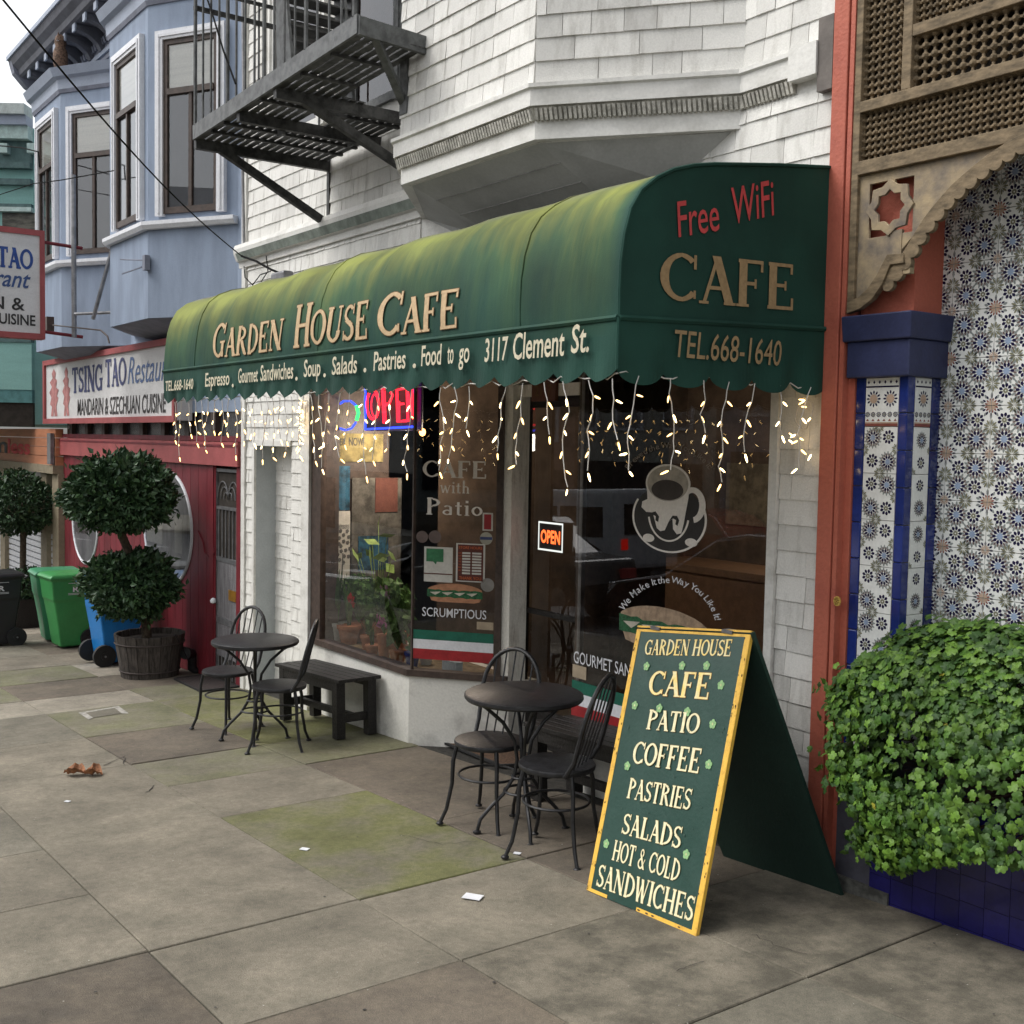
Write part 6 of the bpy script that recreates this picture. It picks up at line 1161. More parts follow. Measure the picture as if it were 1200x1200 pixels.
yel2 = M('yellow_sign_letters', (.85, .66, .22), .5, col2=(.80, .72, .42), scale=20); dgo = M('dark_gold_outline', (.30, .20, .05), .6)
for s_, (xa, ya), (xb, yb), hp, kind in (('GARDEN HOUSE', (756, 764), (858, 773), 19, 'y'), ('CAFE', (760, 812), (832, 822), 30, 'y'), ('PATIO', (758, 853), (819, 862), 24, 'p'), ('COFFEE', (741, 893), (820, 908), 28, 'c'), ('PASTRIES', (735, 934), (809, 951), 25, 'c'), ('SALADS', (728, 976), (797, 996), 26, 'c'), ('HOT & COLD', (717, 1007), (795, 1034), 25, 'c'), ('SANDWICHES', (698, 1038), (811, 1081), 29, 'c')):
    ua, va = inv_sb(xa, ya); ub, vb = inv_sb(xb, yb); vt = inv_sb((xa+xb)/2+hp*.12, (ya+yb)/2-hp)[1]-inv_sb((xa+xb)/2, (ya+yb)/2)[1]
    def fn(u, v, l, ua=ua, ub=ub, va=va, vb=vb): t_ = (u-ua)/(ub-ua); return tuple(sb(u, v+(vb-va)*t_, .0004+l))
    tgt, out_ = MB(), MB()
    put_text(tgt, s_, fn, ua, ub, va, vt, serif=True, lift=.0012); put_text(out_, s_, fn, ua, ub, va, vt, serif=True, grow=.014, lift=0)
    out_.build('word_outline', orng if kind == 'y' else dgo, fp); tgt.build('word', yel2 if kind == 'y' else crm, fp)
for px, py in ((759, 778), (801, 780), (830, 782), (847, 806), (745, 824), (774, 829), (807, 835), (837, 851), (736, 896), (832, 898), (711, 988), (805, 1002)):
    u, v = inv_sb(px, py); b = MB(); 
    for k in range(5):
        a = k*1.257+.3; cu_, cv_ = u+.016*math.cos(a), v+.0095*math.sin(a); b.poly([tuple(sb(cu_+.0135*math.cos(t_), cv_+.0078*math.sin(t_), .002+k*.0001)) for t_ in np.linspace(0, 6.28, 9)[:-1]])
    b.build('clover', lime, fp); b = MB(); b.poly([tuple(sb(u+.008*math.cos(t_), v+.005*math.sin(t_), .003)) for t_ in np.linspace(0, 6.28, 7)[:-1]]); b.build('clover_eye', M('clover_eye_yellow', (.55, .62, .30), .6) if 'clover_eye_yellow' not in bpy.data.materials else bpy.data.materials['clover_eye_yellow'], fp)
rs = random.Random(12); b = MB(); b2 = MB()
for i in range(60):
    u, v, q = rs.uniform(.06, .94), rs.uniform(.02, .97), rs.uniform(.0012, .0042); a = rs.uniform(0, 3); b.poly([tuple(sb(u+q*1.4*math.cos(t_)*rs.uniform(.5, 1.3), v+q*rs.uniform(.5, 1.8)*math.sin(t_), .0024)) for t_ in np.linspace(0, 6.28, 7)[:-1]])
for i in range(46):
    u = rs.choice([rs.uniform(.003, .012), rs.uniform(.988, .997), rs.uniform(.026, .034), rs.uniform(.965, .973)]); v = rs.uniform(0, .99); q = rs.uniform(.002, .006); b2.poly([tuple(sb(u+q*math.cos(t_)*rs.uniform(.5, 1.3), v+q*1.2*math.sin(t_)*rs.uniform(.5, 1.3), .0026)) for t_ in np.linspace(0, 6.28, 7)[:-1]])
for i in range(16):
    u = rs.uniform(.03, .97); q = rs.uniform(.003, .008); v = rs.choice([.99, .006]); b2.poly([tuple(sb(u+q*2*math.cos(t_), v+q*.4*math.sin(t_), .0026)) for t_ in np.linspace(0, 6.28, 7)[:-1]])
b.build('paint_flecks', M('worn_fleck', (.045, .085, .065), .8), fp, kind='stuff'); b2.build('edge_chips', M('chipped_brown', (.10, .06, .03), .9), fp, kind='stuff')
# ================================================================== CAFE FURNITURE
def make_chair(label):
    r = root('cafe_chair', label, 'chair', (0, 0, 0), 'black metal cafe chairs')
    b = MB(); b.lathe([(.001, .455), (.17, .455), (.188, .450), (.192, .440), (.188, .425), (.16, .43), (.001, .43)], (0, 0, 0), 28, cap=False); b.build('seat', blk, r, smooth=True)
    for sx, sy in ((-1, -1), (1, -1), (-1, 1), (1, 1)):
        x, y = .125*sx, .125*sy; b = MB(); b.tube([(x, y, .43), (x*1.12, y*1.12, .34), (x*1.14, y*1.14, .22), (x*1.30, y*1.30, .08), (x*1.48, y*1.48, .012)], [.012, .012, .011, .0105, .010], 8); b.lathe([(.001, 0), (.02, 0), (.02, .008), (.012, .014)], (x*1.5, y*1.5, 0), 10); b.build('leg', blk, r, smooth=True)
    b = MB(); b.tube([(.165*math.cos(a), .165*math.sin(a), .26) for a in np.linspace(0, 6.283, 25)[:-1]], .007, 6, closed=True); b.build('ring', blk, r, smooth=True)
    lean = lambda z: .135+(z-.43)*.26
    b = MB(); P = [(-.165, lean(.43)-.03, .43)]+[(-.17-.012*math.sin(t_*1.5), lean(.43+.26*t_), .43+.26*t_) for t_ in (.3, .7, 1)]
    arc = [(.182*math.cos(a), lean(.69+.215*math.sin(a)), .69+.215*math.sin(a)) for a in np.linspace(math.pi*.97, .03*math.pi, 17)]; Pm = [(-p[0], p[1], p[2]) for p in P[::-1]]; b.tube(P[:-1]+arc+Pm[1:], .0125, 8); b.build('hoop', blk, r, smooth=True)
    for i in range(5):
        x = -.115+i*.0575; zt = .69+.215*math.sqrt(max(0, 1-(x/.182)**2)); b = MB(); b.tube([(x*.95, lean(.45)-.015, .445), (x, lean(.7), .7), (x*1.02, lean(zt), zt)], .0045, 6); b.build('spindle', blk, r, smooth=True)
    return r
def place(r, x, y, face, z=None):
    """face: world angle the chair's back points to"""
    r.location = (x, y, gz(x)+.004 if z is None else z); r.rotation_euler = (0, 0, face-math.pi/2); LOC[r] = np.array(r.location); return r
ch0 = make_chair('black hoop back metal chair right of the near table, its back behind the sandwich board')
copies = [copy_tree(ch0) for _ in range(3)]
place(ch0, -4.35, -.70, math.atan2(.50, .86))
for c, (x, y, dx, dy, lb) in zip(copies, ((-4.99, -.66, -.37, .92, 'black hoop back metal chair left of the near table, back towards the cafe door'), (-8.27, -.82, -.33, .90, 'black hoop back metal chair beyond the far table, nearest the crimson wall'), (-7.40, -.79, .55, .86, 'black hoop back metal chair seen edge on between the far table and its bench'))):
    place(c, x, y, math.atan2(dy, dx)); c['label'] = lb
def make_table(label):
    r = root('cafe_table', label, 'table', (0, 0, 0), 'round black cafe tables')
    b = MB(); b.lathe([(.001, .735), (.30, .735), (.312, .728), (.313, .712), (.305, .702), (.29, .705), (.001, .71)], (0, 0, 0), 40, cap=False); b.build('table_top', blk, r, smooth=True)
    for k in range(4):
        a = math.pi/4+k*math.pi/2; c, s_ = math.cos(a), math.sin(a); P = [(.27, .702), (.20, .66), (.11, .58), (.045, .48), (.030, .38), (.045, .29), (.10, .20), (.17, .13), (.22, .07), (.235, .012)]
        b = MB(); b.tube([(q*c, q*s_, z) for q, z in P], .010, 8); b.lathe([(.001, 0), (.022, 0), (.022, .008), (.01, .014)], (.238*c, .238*s_, 0), 10); b.build('leg', blk, r, smooth=True)
    for z, q in ((.29, .055), (.215, .095)): b = MB(); b.tube([(q*math.cos(a), q*math.sin(a), z) for a in np.linspace(0, 6.283, 21)[:-1]], .007, 6, closed=True); b.build('ring', blk, r, smooth=True)
    return r
t0 = make_table('round black cafe table by the sandwich board'); t1_ = copy_tree(t0); t1_['label'] = 'round black cafe table near the white alcove, far from the sandwich board'
for t_, x, y in ((t0, -4.74, -.62), (t1_, -7.75, -.82)): t_.location = (x, y, gz(x)+.004); t_.rotation_euler = (0, 0, .35); LOC[t_] = np.array(t_.location)
def make_bench(label, L_=1.04, n=5):
    r = root('bench', label, 'bench', (0, 0, 0), 'black slatted wooden benches'); D_ = .36
    for i in range(n): w_ = D_/n; b = MB(); b.box((0, i*w_+.004, .415), (L_, (i+1)*w_-.004, .440)); b.build('slat', blk_wood, r, bevel=.002)
    for x in (.05, L_-.13):
        for y in (.015, D_-.085): b = MB(); b.box((x, y, 0), (x+.075, y+.07, .414)); b.build('leg', blk_wood, r, bevel=.002)
        b = MB(); b.box((x+.02, .085, .11), (x+.05, D_-.085, .17)); b.build('cross_rail', blk_wood, r)
    b = MB(); b.box((.125, D_/2-.02, .12), (L_-.13, D_/2+.02, .165)); b.build('long_rail', blk_wood, r)
    for y in (.017, D_-.037): b = MB(); b.box((.126, y, .345), (L_-.131, y+.02, .413)); b.build('apron', blk_wood, r)
    return r
be = make_bench('black slatted bench under the plant filled front window'); be2 = copy_tree(be); be2['label'] = 'black slatted bench under the right window, behind the near table'
be.location = (-8.30, -.415, gz(-8.0)+.002); be.rotation_euler = (0, -.045, R_(1.5)); be2.location = (-5.24, -.24, gz(-4.9)-.006); be2.rotation_euler = (0, -.045, R_(-1)); be2.scale = (1, 1, 1)
# mats
def mat_(name, label, P, m):
    r = root(name, label, 'mat', gp(*P[0])); b = MB(); b.poly([gp(x, y, .0) for x, y in P]+[gp(x, y, .016) for x, y in P], [(0, 3, 2, 1), (4, 5, 6, 7), (0, 1, 5, 4), (1, 2, 6, 5), (2, 3, 7, 6), (3, 0, 4, 7)]); b.build('pile', m, r)
    b = MB()
    for i in range(4): a, c = P[i], P[(i+1) % 4]; b.beam(gp(*a, .012), gp(*c, .012), .02, .016)
    b.build('edging', rubber, r)
mat_('door_mat', 'brown coir mat at the recessed cafe entrance', [(-6.78, .18), (-5.95, .10), (-5.78, .42), (-6.34, .44)], M('coir', (.13, .075, .045), .95, var=.3, scale=60))
mat_('door_mat', 'dark rubber mat before the grey gated street door', [(-10.80, -.34), (-9.95, -.40), (-9.97, -.03), (-10.85, -.03)], M('dark_mat', (.06, .045, .042), .95, var=.4, scale=80, bump=.8))
# ================================================================== BINS
binm = {}
def make_bin(label, body, lid, x, y, rz=0, s=1.0, logo=True, hinge=None):
    z = gz(x)+.004; r = root('wheelie_bin', label, 'bin', (0, 0, 0), 'wheelie bins')
    def ringp(z, wx, y0, y1): return [(-wx, y0, z), (wx, y0, z), (wx, y1, z), (-wx, y1, z)]
    b = MB(); lv = [ringp(.03, .19, -.17, .17), ringp(.36, .215, -.215, .21), ringp(.62, .235, -.26, .25), ringp(.66, .245, -.275, .255), ringp(.90, .262, -.30, .27), ringp(.93, .275, -.315, .28)]
    for q in lv: b.v += q
    for i in range(5):
        for j in range(4): b.f.append((i*4+j, i*4+(j+1) % 4, i*4+4+(j+1) % 4, i*4+4+j)); b.mi.append(0)
    b.f.append((3, 2, 1, 0)); b.mi.append(0); b.build('body', body, r, bevel=.018)
    b = MB()
    for i, (zz, wx, y0, y1) in enumerate(((.93, .285, -.325, .30), (.955, .285, -.325, .30), (.985, .265, -.29, .29), (1.0, .20, -.20, .25))): b.v += ringp(zz, wx, y0, y1)
    for i in range(3):
        for j in range(4): b.f.append((i*4+j, i*4+(j+1) % 4, i*4+4+(j+1) % 4, i*4+4+j)); b.mi.append(0)
    b.f.append((3, 2, 1, 0)); b.f.append((12, 13, 14, 15)); b.mi += [0, 0]; b.build('lid', lid, r, bevel=.012)
    for sx in (-1, 1):
        b = MB(); b.disc((.235*sx, .20, .125), .125, (1, 0, 0), .05, 22); wh = b.build('wheel', rubber, r, smooth=True); b = MB(); b.disc((.262*sx, .20, .125), .045, (1, 0, 0), .012, 12); b.disc((.270*sx, .20, .125), .012, (1, 0, 0), .012, 8); b.build('hub', metal_g if False else blk, wh); b = MB(); b.disc((.276*sx, .20, .125), .012, (1, 0, 0), .006, 8); b.build('axle_cap', metal_g, wh)
    b = MB(); b.tube([(-.2, .31, .90), (-.2, .36, .93), (.2, .36, .93), (.2, .31, .90)], .015, 8); b.build('handle', hinge or lid, r)
    if logo:
        b = MB(); put_text(b, 'RECYCLE' if False else 'R', lambda u, v, l: (.258+v*.0-.0+.012*(v-.8)*4 if 0 else .2625+.09*(v-.80), u, v), -.03, .05, .76, .07, bold=.03); 
        for k, zz in enumerate((.72, .735, .87)): b.poly([(.262+.09*(zz-.80), -.09, zz), (.262+.09*(zz-.80), .10, zz), (.2625+.09*(zz-.795), .10, zz+.006), (.2625+.09*(zz-.795), -.09, zz+.006)])
        b.build('stencil', cream, r)
    r.location = (x, y, z); r.rotation_euler = (0, 0, rz); r.scale = (s, s, s); return r
def plast(n, c): return M(n, c, .38, var=.08, scale=3, bump=.05, spec=.5)
gA, gB, bB, kB = plast('bin_green', (.045, .27, .075)), plast('bin_sea_green', (.055, .26, .13)), plast('bin_blue', (.012, .20, .56)), plast('bin_black', (.018, .018, .02))
bin1 = make_bin('bright green wheelie bin, front one of the two green bins', gA, gA, -14.07, -.47, R_(3), .90, hinge=bB); bin2 = make_bin('duller sea green wheelie bin standing behind the bright green one', gB, gB, -14.85, -.42, R_(-4), .90)
bin3 = make_bin('blue wheelie bin behind the potted double ball tree', bB, bB, -12.38, -.44, R_(183), .94, logo=False); bin4 = make_bin('black wheelie bin at the left edge beside the green bins', kB, kB, -14.80, -1.13, R_(2), .90)
# ================================================================== TREES
leafd = M('topiary_leaf', (.042, .088, .036), .5, col2=(.022, .050, .024), scale=9, spec=.35, bump=0)
leafd2 = M('topiary_leaf_fresh', (.055, .115, .040), .45, var=.2, scale=9, bump=0)
twig = M('bark', (.10, .075, .05), .9, var=.3, scale=30, bump=.6)
def leaves(name, mat2, parent, c, rad, n, size, seed, flat=.9):
    g = np.random.default_rng(seed); V = []; Fc = []; mi = []
    lob = [(nrm(g.normal(size=3)), g.uniform(.75, 1.1)) for _ in range(26)]
    for i in range(n):
        d = nrm(g.normal(size=3)); r_ = max((np.dot(d, l)**9 if np.dot(d, l) > 0 else 0)*a for l, a in lob); sh = .74+.31*r_; t_ = g.uniform(.25, 1.0)**.42
        if g.random() < .06: t_ *= 1.13
        p = np.array(c)+d*np.array(rad)*sh*t_; u = nrm(d*.8+g.normal(size=3)*.7); v = nrm(np.cross(u, g.normal(size=3))); s_ = size*g.uniform(.65, 1.25); n_0 = np.cross(u, v)*s_*.12; b0 = len(V)
        V += [p-u*s_*.2, p+v*s_*.34+u*s_*.25+n_0, p+u*s_*.95, p-v*s_*.34+u*s_*.25+n_0]; Fc.append((b0, b0+1, b0+2, b0+3)); mi.append(1 if (t_ > .9 and g.random() < .3) else 0)
    me = bpy.data.meshes.new(name); o = rootloc(parent); me.from_pydata([tuple(q-o) for q in V], [], Fc)
    for m in mat2: me.materials.append(m)
    me.polygons.foreach_set('material_index', mi); me.update(); return addob(name, me, parent, 'stuff')
def topiary(label, base, x, y, potr, poth, balls, seed, pot=True):
    z = gz(x); r = root('topiary_tree', label, 'tree', (x, y, z))
    if pot:
        wt = M('weathered_tub_wood', (.085, .072, .062), .85, var=.3, scale=12, stretch=(4, 4, .4), bump=.7); rp = root('planter_tub', 'weathered dark wooden tub holding the double ball tree', 'planter', (x, y, z)); n = 18
        for k in range(n):
            a0, a1 = 2*math.pi*(k+.03)/n, 2*math.pi*(k+.97)/n; P = []
            for zz, q in ((.0, potr*.80), (poth, potr)):
                for (a, t_) in ((a0, 0), (a1, 0), (a1, -.025), (a0, -.025)): P.append((x+(q+t_)*math.cos(a), y+(q+t_)*math.sin(a), z+zz+(.005 if zz == 0 else random.uniform(-.004, .004))))
            b = MB(); b.hexa(P); b.build('stave', wt, rp)
        for zz, q in ((.07, potr*.835), (poth*.80, potr*.965)): b = MB(); b.tube([(x+q*math.cos(a), y+q*math.sin(a), z+zz) for a in np.linspace(0, 6.283, 37)[:-1]], .008, 5, closed=True); b.build('hoop', M('rust_hoop', (.07, .055, .05), .8) if 'rust_hoop' not in bpy.data.materials else bpy.data.materials['rust_hoop'], rp)
        b = MB(); b.lathe([(.001, poth-.05), (potr*.95, poth-.06)], (x, y, z), 20, cap=False); b.build('soil', M('soil', (.035, .025, .018), .95, var=.4, scale=50), rp)
    b = MB(); zt = balls[-1][0][2]; b.tube([(x, y, z+.05), (x*.5+balls[0][0][0]*.5, y*.6+balls[0][0][1]*.4, balls[0][0][2]), (balls[-1][0][0]+.0, balls[-1][0][1], zt-.35), (balls[-1][0][0], balls[-1][0][1], zt)], [.052, .045, .042, .02], 10); b.build('trunk', twig, r, smooth=True)
    b = MB(); rr = random.Random(seed)
    for (c, rad, n) in balls:
        for k in range(16): a = rr.uniform(0, 6.28); e = rr.uniform(-.7, .9); d = np.array([math.cos(a)*math.cos(e), math.sin(a)*math.cos(e), math.sin(e)]); c0 = np.array(c)-[0, 0, rad[2]*.45]; b.tube([c0, c0*.5+(np.array(c)+d*np.array(rad)*.8)*.5+[0, 0, .02], np.array(c)+d*np.array(rad)*.82], [.014, .009, .004], 5)
    b.build('branches', twig, r, kind='stuff')
    for k, (c, rad, n) in enumerate(balls): leaves('crown', (leafd, leafd2), r, c, rad, n, .062, seed+k)
    return r
tx, ty = -11.05, -.62
p = gr(172, 797); tx, ty = p[0]-.27, p[1]+.12
c1, c2 = ox(153, 686, tx), ox(141, 581, tx)
topiary('double ball topiary tree in a wooden tub before the crimson wall', None, tx, ty, .345, .43, [(c1, (.52, .50, .37), 6800), (c2, (.57, .56, .43), 8800)], 11)
q1, q2 = oy(22, 690, -.35), oy(27, 590, -.35)
topiary('farther double ball topiary tree at the left edge behind the black bin', None, q2[0], -.35, .34, .42, [((q2[0]-.1, -.35, q1[2]), (.62, .6, .34), 4200), ((q2[0], -.35, q2[2]), (.66, .6, .48), 5600)], 31, pot=False)
pt = root('planter_box', 'dark low planter box between the black and green bins', 'planter', (q2[0], -.35, gz(q2[0]))); b = MB(); b.box((q2[0]-.4, -.62, gz(q2[0])), (q2[0]+.4, -.05, gz(q2[0])+.42)); b.build('box_sides', blk_wood, pt, bevel=.01); b = MB(); b.box((q2[0]-.36, -.58, gz(q2[0])+.42), (q2[0]+.36, -.09, gz(q2[0])+.43)); b.build('soil', bpy.data.materials['soil'], pt)
# ================================================================== BUSH
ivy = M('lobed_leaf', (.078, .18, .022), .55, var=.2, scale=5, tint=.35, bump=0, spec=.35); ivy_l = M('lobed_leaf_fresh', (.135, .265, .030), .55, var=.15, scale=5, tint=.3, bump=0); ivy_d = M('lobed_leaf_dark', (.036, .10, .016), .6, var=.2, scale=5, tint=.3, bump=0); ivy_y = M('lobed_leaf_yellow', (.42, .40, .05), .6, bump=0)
BU = root('leafy_bush', 'dense mounded green bush of lobed leaves spilling over the blue tiled planter', 'bush', (-2.35, 0, .35))
def lobed(seed):
    rr = random.Random(seed); V = [(0, 0, .12)]; n = 5; m_ = 20
    for k in range(m_):
        a = 2*math.pi*k/m_; q = .5*(.74+.26*abs(math.cos(n*a/2))**.7)*(1 if abs(a-math.pi*1.5) > .25 else .45); V.append((q*math.cos(a), q*math.sin(a), .10*math.sin(a*n)*.4-.16*q*q+rr.uniform(-.01, .01)))
    return V, [(0, 1+k, 1+(k+1) % m_) for k in range(m_)]
LV = [lobed(k) for k in range(3)]; leaf_me = {}
for k, (V, Fc) in enumerate(LV):
    for mn, mt in (('n', ivy), ('l', ivy_l), ('d', ivy_d), ('y', ivy_y)): me = bpy.data.meshes.new('leaf'); me.from_pydata(V, [], Fc); me.materials.append(mt); me.polygons.foreach_set('use_smooth', [True]*len(me.polygons)); me.update(); leaf_me[(k, mn)] = me
g = np.random.default_rng(5); lst = []
bc_ = np.array([-1.90, .02, .49]); br3 = np.array([1.22, .44, .55])
bumps = [(nrm(g.normal(size=3)*[1, .8, .8]), g.uniform(.7, 1.1)) for _ in range(40)]
while len(lst) < 13500:
    d = nrm(g.normal(size=3)); d2 = np.sign(d)*np.abs(d)**.62; d2 = d2/ (np.sum(np.abs(d2)**3.6)**(1/3.6)); k_ = max((max(0, d.dot(l))**14)*a for l, a in bumps); sh = .85+.20*k_; t_ = g.uniform(.35, 1)**.16*(1.06 if g.random() < .05 else 1)
    P = bc_+d2*br3*sh*t_
    if P[1] > .19 or P[0] > -1.25: continue
    lo = .02+.24*max(0, min(1, (P[0]+2.75)/.5))
    if P[2] < lo-.03*g.random(): continue
    nr_ = nrm(d*[.6, 1, 1]+g.normal(size=3)*.38+[0.1, -.25, .35]); lst.append((P, nr_, t_, g.uniform(.026, .050)))
sc_ = sorted(lst, key=lambda q: -(q[2]*2-q[0][1]*1.5-q[0][0]*.3+(0 if -30 < pj(q[0])[0] < 1215 else -9)))
def rotm(nr, a): z = Vector(nr); m = z.to_track_quat('Z', 'Y').to_matrix(); return m @ Matrix.Rotation(a, 3, 'Z')
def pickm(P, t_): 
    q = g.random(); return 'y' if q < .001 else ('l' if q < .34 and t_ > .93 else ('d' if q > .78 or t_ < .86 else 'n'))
Vb, Fb, Mi = [], [], []
for i, (P, nr_, t_, s_) in enumerate(sc_):
    a = g.uniform(0, 6.28); k = int(g.integers(3)); mn = pickm(P, t_)
    if i < 300: o = addob('leaf', leaf_me[(k, mn)], BU); o.location = Vector(P)-Vector(LOC[BU]); o.rotation_euler = rotm(nr_, a).to_euler(); o.scale = (s_, s_, s_)
    else:
        m = np.array(rotm(nr_, a))*s_; n0 = len(Vb); Vb += (np.array(LV[k][0])@m.T+P-LOC[BU]).tolist(); Fb += [tuple(n0+j for j in f) for f in LV[k][1]]; Mi += ['nldy'.index(mn)]*len(LV[k][1])
me = bpy.data.meshes.new('foliage'); me.from_pydata(Vb, [], Fb); [me.materials.append(m) for m in (ivy, ivy_l, ivy_d, ivy_y)]; me.polygons.foreach_set('material_index', Mi); me.polygons.foreach_set('use_smooth', [True]*len(Mi)); me.update(); addob('foliage', me, BU, 'stuff')
b = MB(); stm = M('bush_stem', (.05, .028, .022), .9)
for i in range(420):
    d = nrm(g.normal(size=3)); d[1] = -abs(d[1]); P = bc_+d*br3*.84
    if P[2] > .05: b.tube([(P[0]*.6+bc_[0]*.4, .05, .2), P*.5+bc_*.5+[0, 0, .05], P], [.007, .005, .002], 4)
b.build('stems', stm, BU, kind='stuff')
# ================================================================== LITTER AND SMALL GROUND THINGS
lp = gr(99, 909); LF = root('dead_leaf', 'curled brown dead leaf lying on the sidewalk', 'leaf', tuple(lp)); b = MB(); g2 = random.Random(4); lmat = M('dead_leaf_brown', (.36, .16, .075), .75, var=.3, scale=25, bump=.5)
for cx, w_ in ((-.060, .075), (.055, .062)):
    n = 9; base = len(b.v); cu_ = np.array([.585, .81]); cv_ = np.array([-.81, .585])
    for i in range(n):
        for j in range(6):
            u, v = i/(n-1)*2-1, j/5*2-1; q = max(.12, (1-abs(u)**2.2)); P2 = lp[:2]+cu_*(cx+u*w_)+cv_*(v*q*.062+.01*math.sin(u*5)); b.v.append((P2[0], P2[1], lp[2]+.006+.045*v*v*q+.014*g2.random()+.01*abs(math.sin(u*6))))
    for i in range(n-1):
        for j in range(5): b.f.append((base+i*6+j, base+i*6+6+j, base+i*6+7+j, base+i*6+1+j)); b.mi.append(0)
b.build('blade', lmat, LF)
for (px, py, s_, lb) in ((554, 1052, .042, 'square white scrap of paper on the sidewalk'), (357, 996, .022, 'tiny white scrap on the mossy slab'), (79, 940, .016, 'tiny white speck beyond the dead leaf'), (606, 1001, .018, 'pale scrap by the near table leg')):
    P = gr(px, py); r = root('paper_scrap', lb, 'litter', tuple(P)); b = MB(); a = .6; b.box((P[0]-s_, P[1]-s_*.7, P[2]+.004), (P[0]+s_, P[1]+s_*.7, P[2]+.0065), rot=a); b.build('paper', cream, r)
gum = M('gum_spot', (.05, .045, .04), .8); gumw = M('pale_fleck', (.5, .48, .43), .8); rr = random.Random(8); b = MB(); b2 = MB()
for i in range(300):
    x, y = rr.uniform(-11, -1.6), rr.uniform(-3.6, -.05); q = rr.uniform(.003, .008); t = b if i % 3 == 0 else b2; q = q if i % 3 == 0 else q*.45; t.poly([gp(x+q*math.cos(a)*rr.uniform(.6, 1.2), y+q*math.sin(a)*rr.uniform(.6, 1.2), .0042+.0002*(i % 5)) for a in np.linspace(0, 6.28, 8)[:-1]])
b.build('gum_spots', gum, None, 'stuff'); b2.build('pale_flecks', gumw, None, 'stuff')
P4 = [gr(*p) for p in ((92, 836), (104, 844), (151, 837), (139, 828))]; vb = root('valve_cover', 'small concrete utility cover with a chipped white rim in the sidewalk', 'cover', tuple(P4[0])); b = MB()
def shr(P, k, dz): c = sum(P)/4; return [tuple(c+(p-c)*k+[0, 0, dz]) for p in P]
A_, B_ = shr(P4, 1, .006), shr(P4, .72, .006)
for i in (0, 2, 3): j = (i+1) % 4; b.poly([A_[i], A_[j], B_[j], B_[i]])
b.build('rim', M('chipped_white_rim', (.42, .40, .36), .8, col2=(.2, .19, .17), scale=30), vb); b = MB(); b.poly(shr(P4, .70, .0055)); b.build('lid', conc_g, vb)
crm_ = M('crack_dark', (.035, .03, .026), .95); pst = M('pale_stain', (.24, .205, .155), .9, col2=(.15, .125, .095), scale=30, mask=(.4, .6))
def crack(pts, w_=.004):
    P = [gr(*p) for p in pts]; Q_ = []; rr_ = random.Random(int(pts[0][0]))
    for a, c in zip(P[:-1], P[1:]):
        for k in range(6): Q_.append(a+(c-a)*k/6+np.array([rr_.uniform(-1, 1), rr_.uniform(-1, 1), 0])*.012)
    Q_.append(P[-1]); b = MB(); n = len(Q_)
    for i, q in enumerate(Q_): d = nrm((Q_[min(i+1, n-1)]-Q_[max(i-1, 0)])[:2]); wv = w_*rr_.uniform(.35, 1); b.v += [(q[0]-d[1]*wv, q[1]+d[0]*wv, gz(q[0])+.0046), (q[0]+d[1]*wv, q[1]-d[0]*wv, gz(q[0])+.0046)]
    for i in range(n-1): b.f.append((2*i, 2*i+1, 2*i+3, 2*i+2)); b.mi.append(0)
    b.build('crack', crm_, swo)
crack([(121, 898), (146, 886), (146, 897)], .005); crack([(172, 929), (180, 921)], .006); crack([(790, 1140), (825, 1128)], .002); crack([(880, 1095), (915, 1112), (950, 1120)], .002); crack([(20, 900), (60, 893), (120, 884)], .002); crack([(470, 980), (520, 990), (560, 986)], .002)
def stain(pts):
    b = MB(); b.poly([tuple(gr(*p)[:2])+(gz(gr(*p)[0])+.0043,) for p in pts]); b.build('pale_stain', pst, swo)
# ================================================================== WIRES
def wire(label, pts, r_=.009, m=cable_m): ro = root('cable', label, 'cable', tuple(pts[0])); b = MB(); b.tube(pts, r_, 6); b.build('line', m, ro, smooth=True)
pA, pB = oy(-60, -78, -3.3), oy(283, 300, -.12); wire('black service cable sagging down to the corner of the white house', [pA*(1-t_)+pB*t_+np.array([0, 0, -.10*math.sin(math.pi*t_)]) for t_ in np.linspace(0, 1, 14)], .005)
pA, pB = oy(205, 110, -.7), oy(250, 180, -.5); b_ = [oy(*p, -.12) for p in ((283, 300), (300, 306), (318, 316), (333, 322))]; wire('short black cable from the house corner to the awning back', b_, .010)
wire('looped thin cable at the belt moulding above the awning', [oy(*p, -.1) for p in ((286, 312), (287, 325), (296, 334), (305, 322), (317, 318))], .005); wire('thin twisting cable dropping to the awning', [oy(*p, -.1) for p in ((312, 300), (314, 318), (306, 330))], .005)
wire('thin cable running down the seam between the houses', [oy(*p, -.04) for p in ((284, -20), (285, 100), (284, 200), (286, 300))], .012, metal_g)
cp_ = root('cable_box', 'small grey cable box above the far end of the awning', 'box', oy(330, 326, -.1)); b = MB(); q = oy(330, 326, -.1); b.box(tuple(q-[.12, .05, .04]), tuple(q+[.14, .05, .05])); b.build('housing', metal_g, cp_, bevel=.02)
wire('thin wire crossing in front of the far bay window', [oy(*p, -.7) for p in ((0, 228), (40, 215), (72, 211), (133, 200))], .006); wire('thin wire in front of the teal house', [oy(*p, -1.0) for p in ((-10, 170), (25, 173), (45, 178), (46, 196))], .008)
wire('cable along the ladder of the fire escape', [oy(*p, -1.12) for p in ((240, -10), (250, 20), (262, 60), (276, 98))], .007)
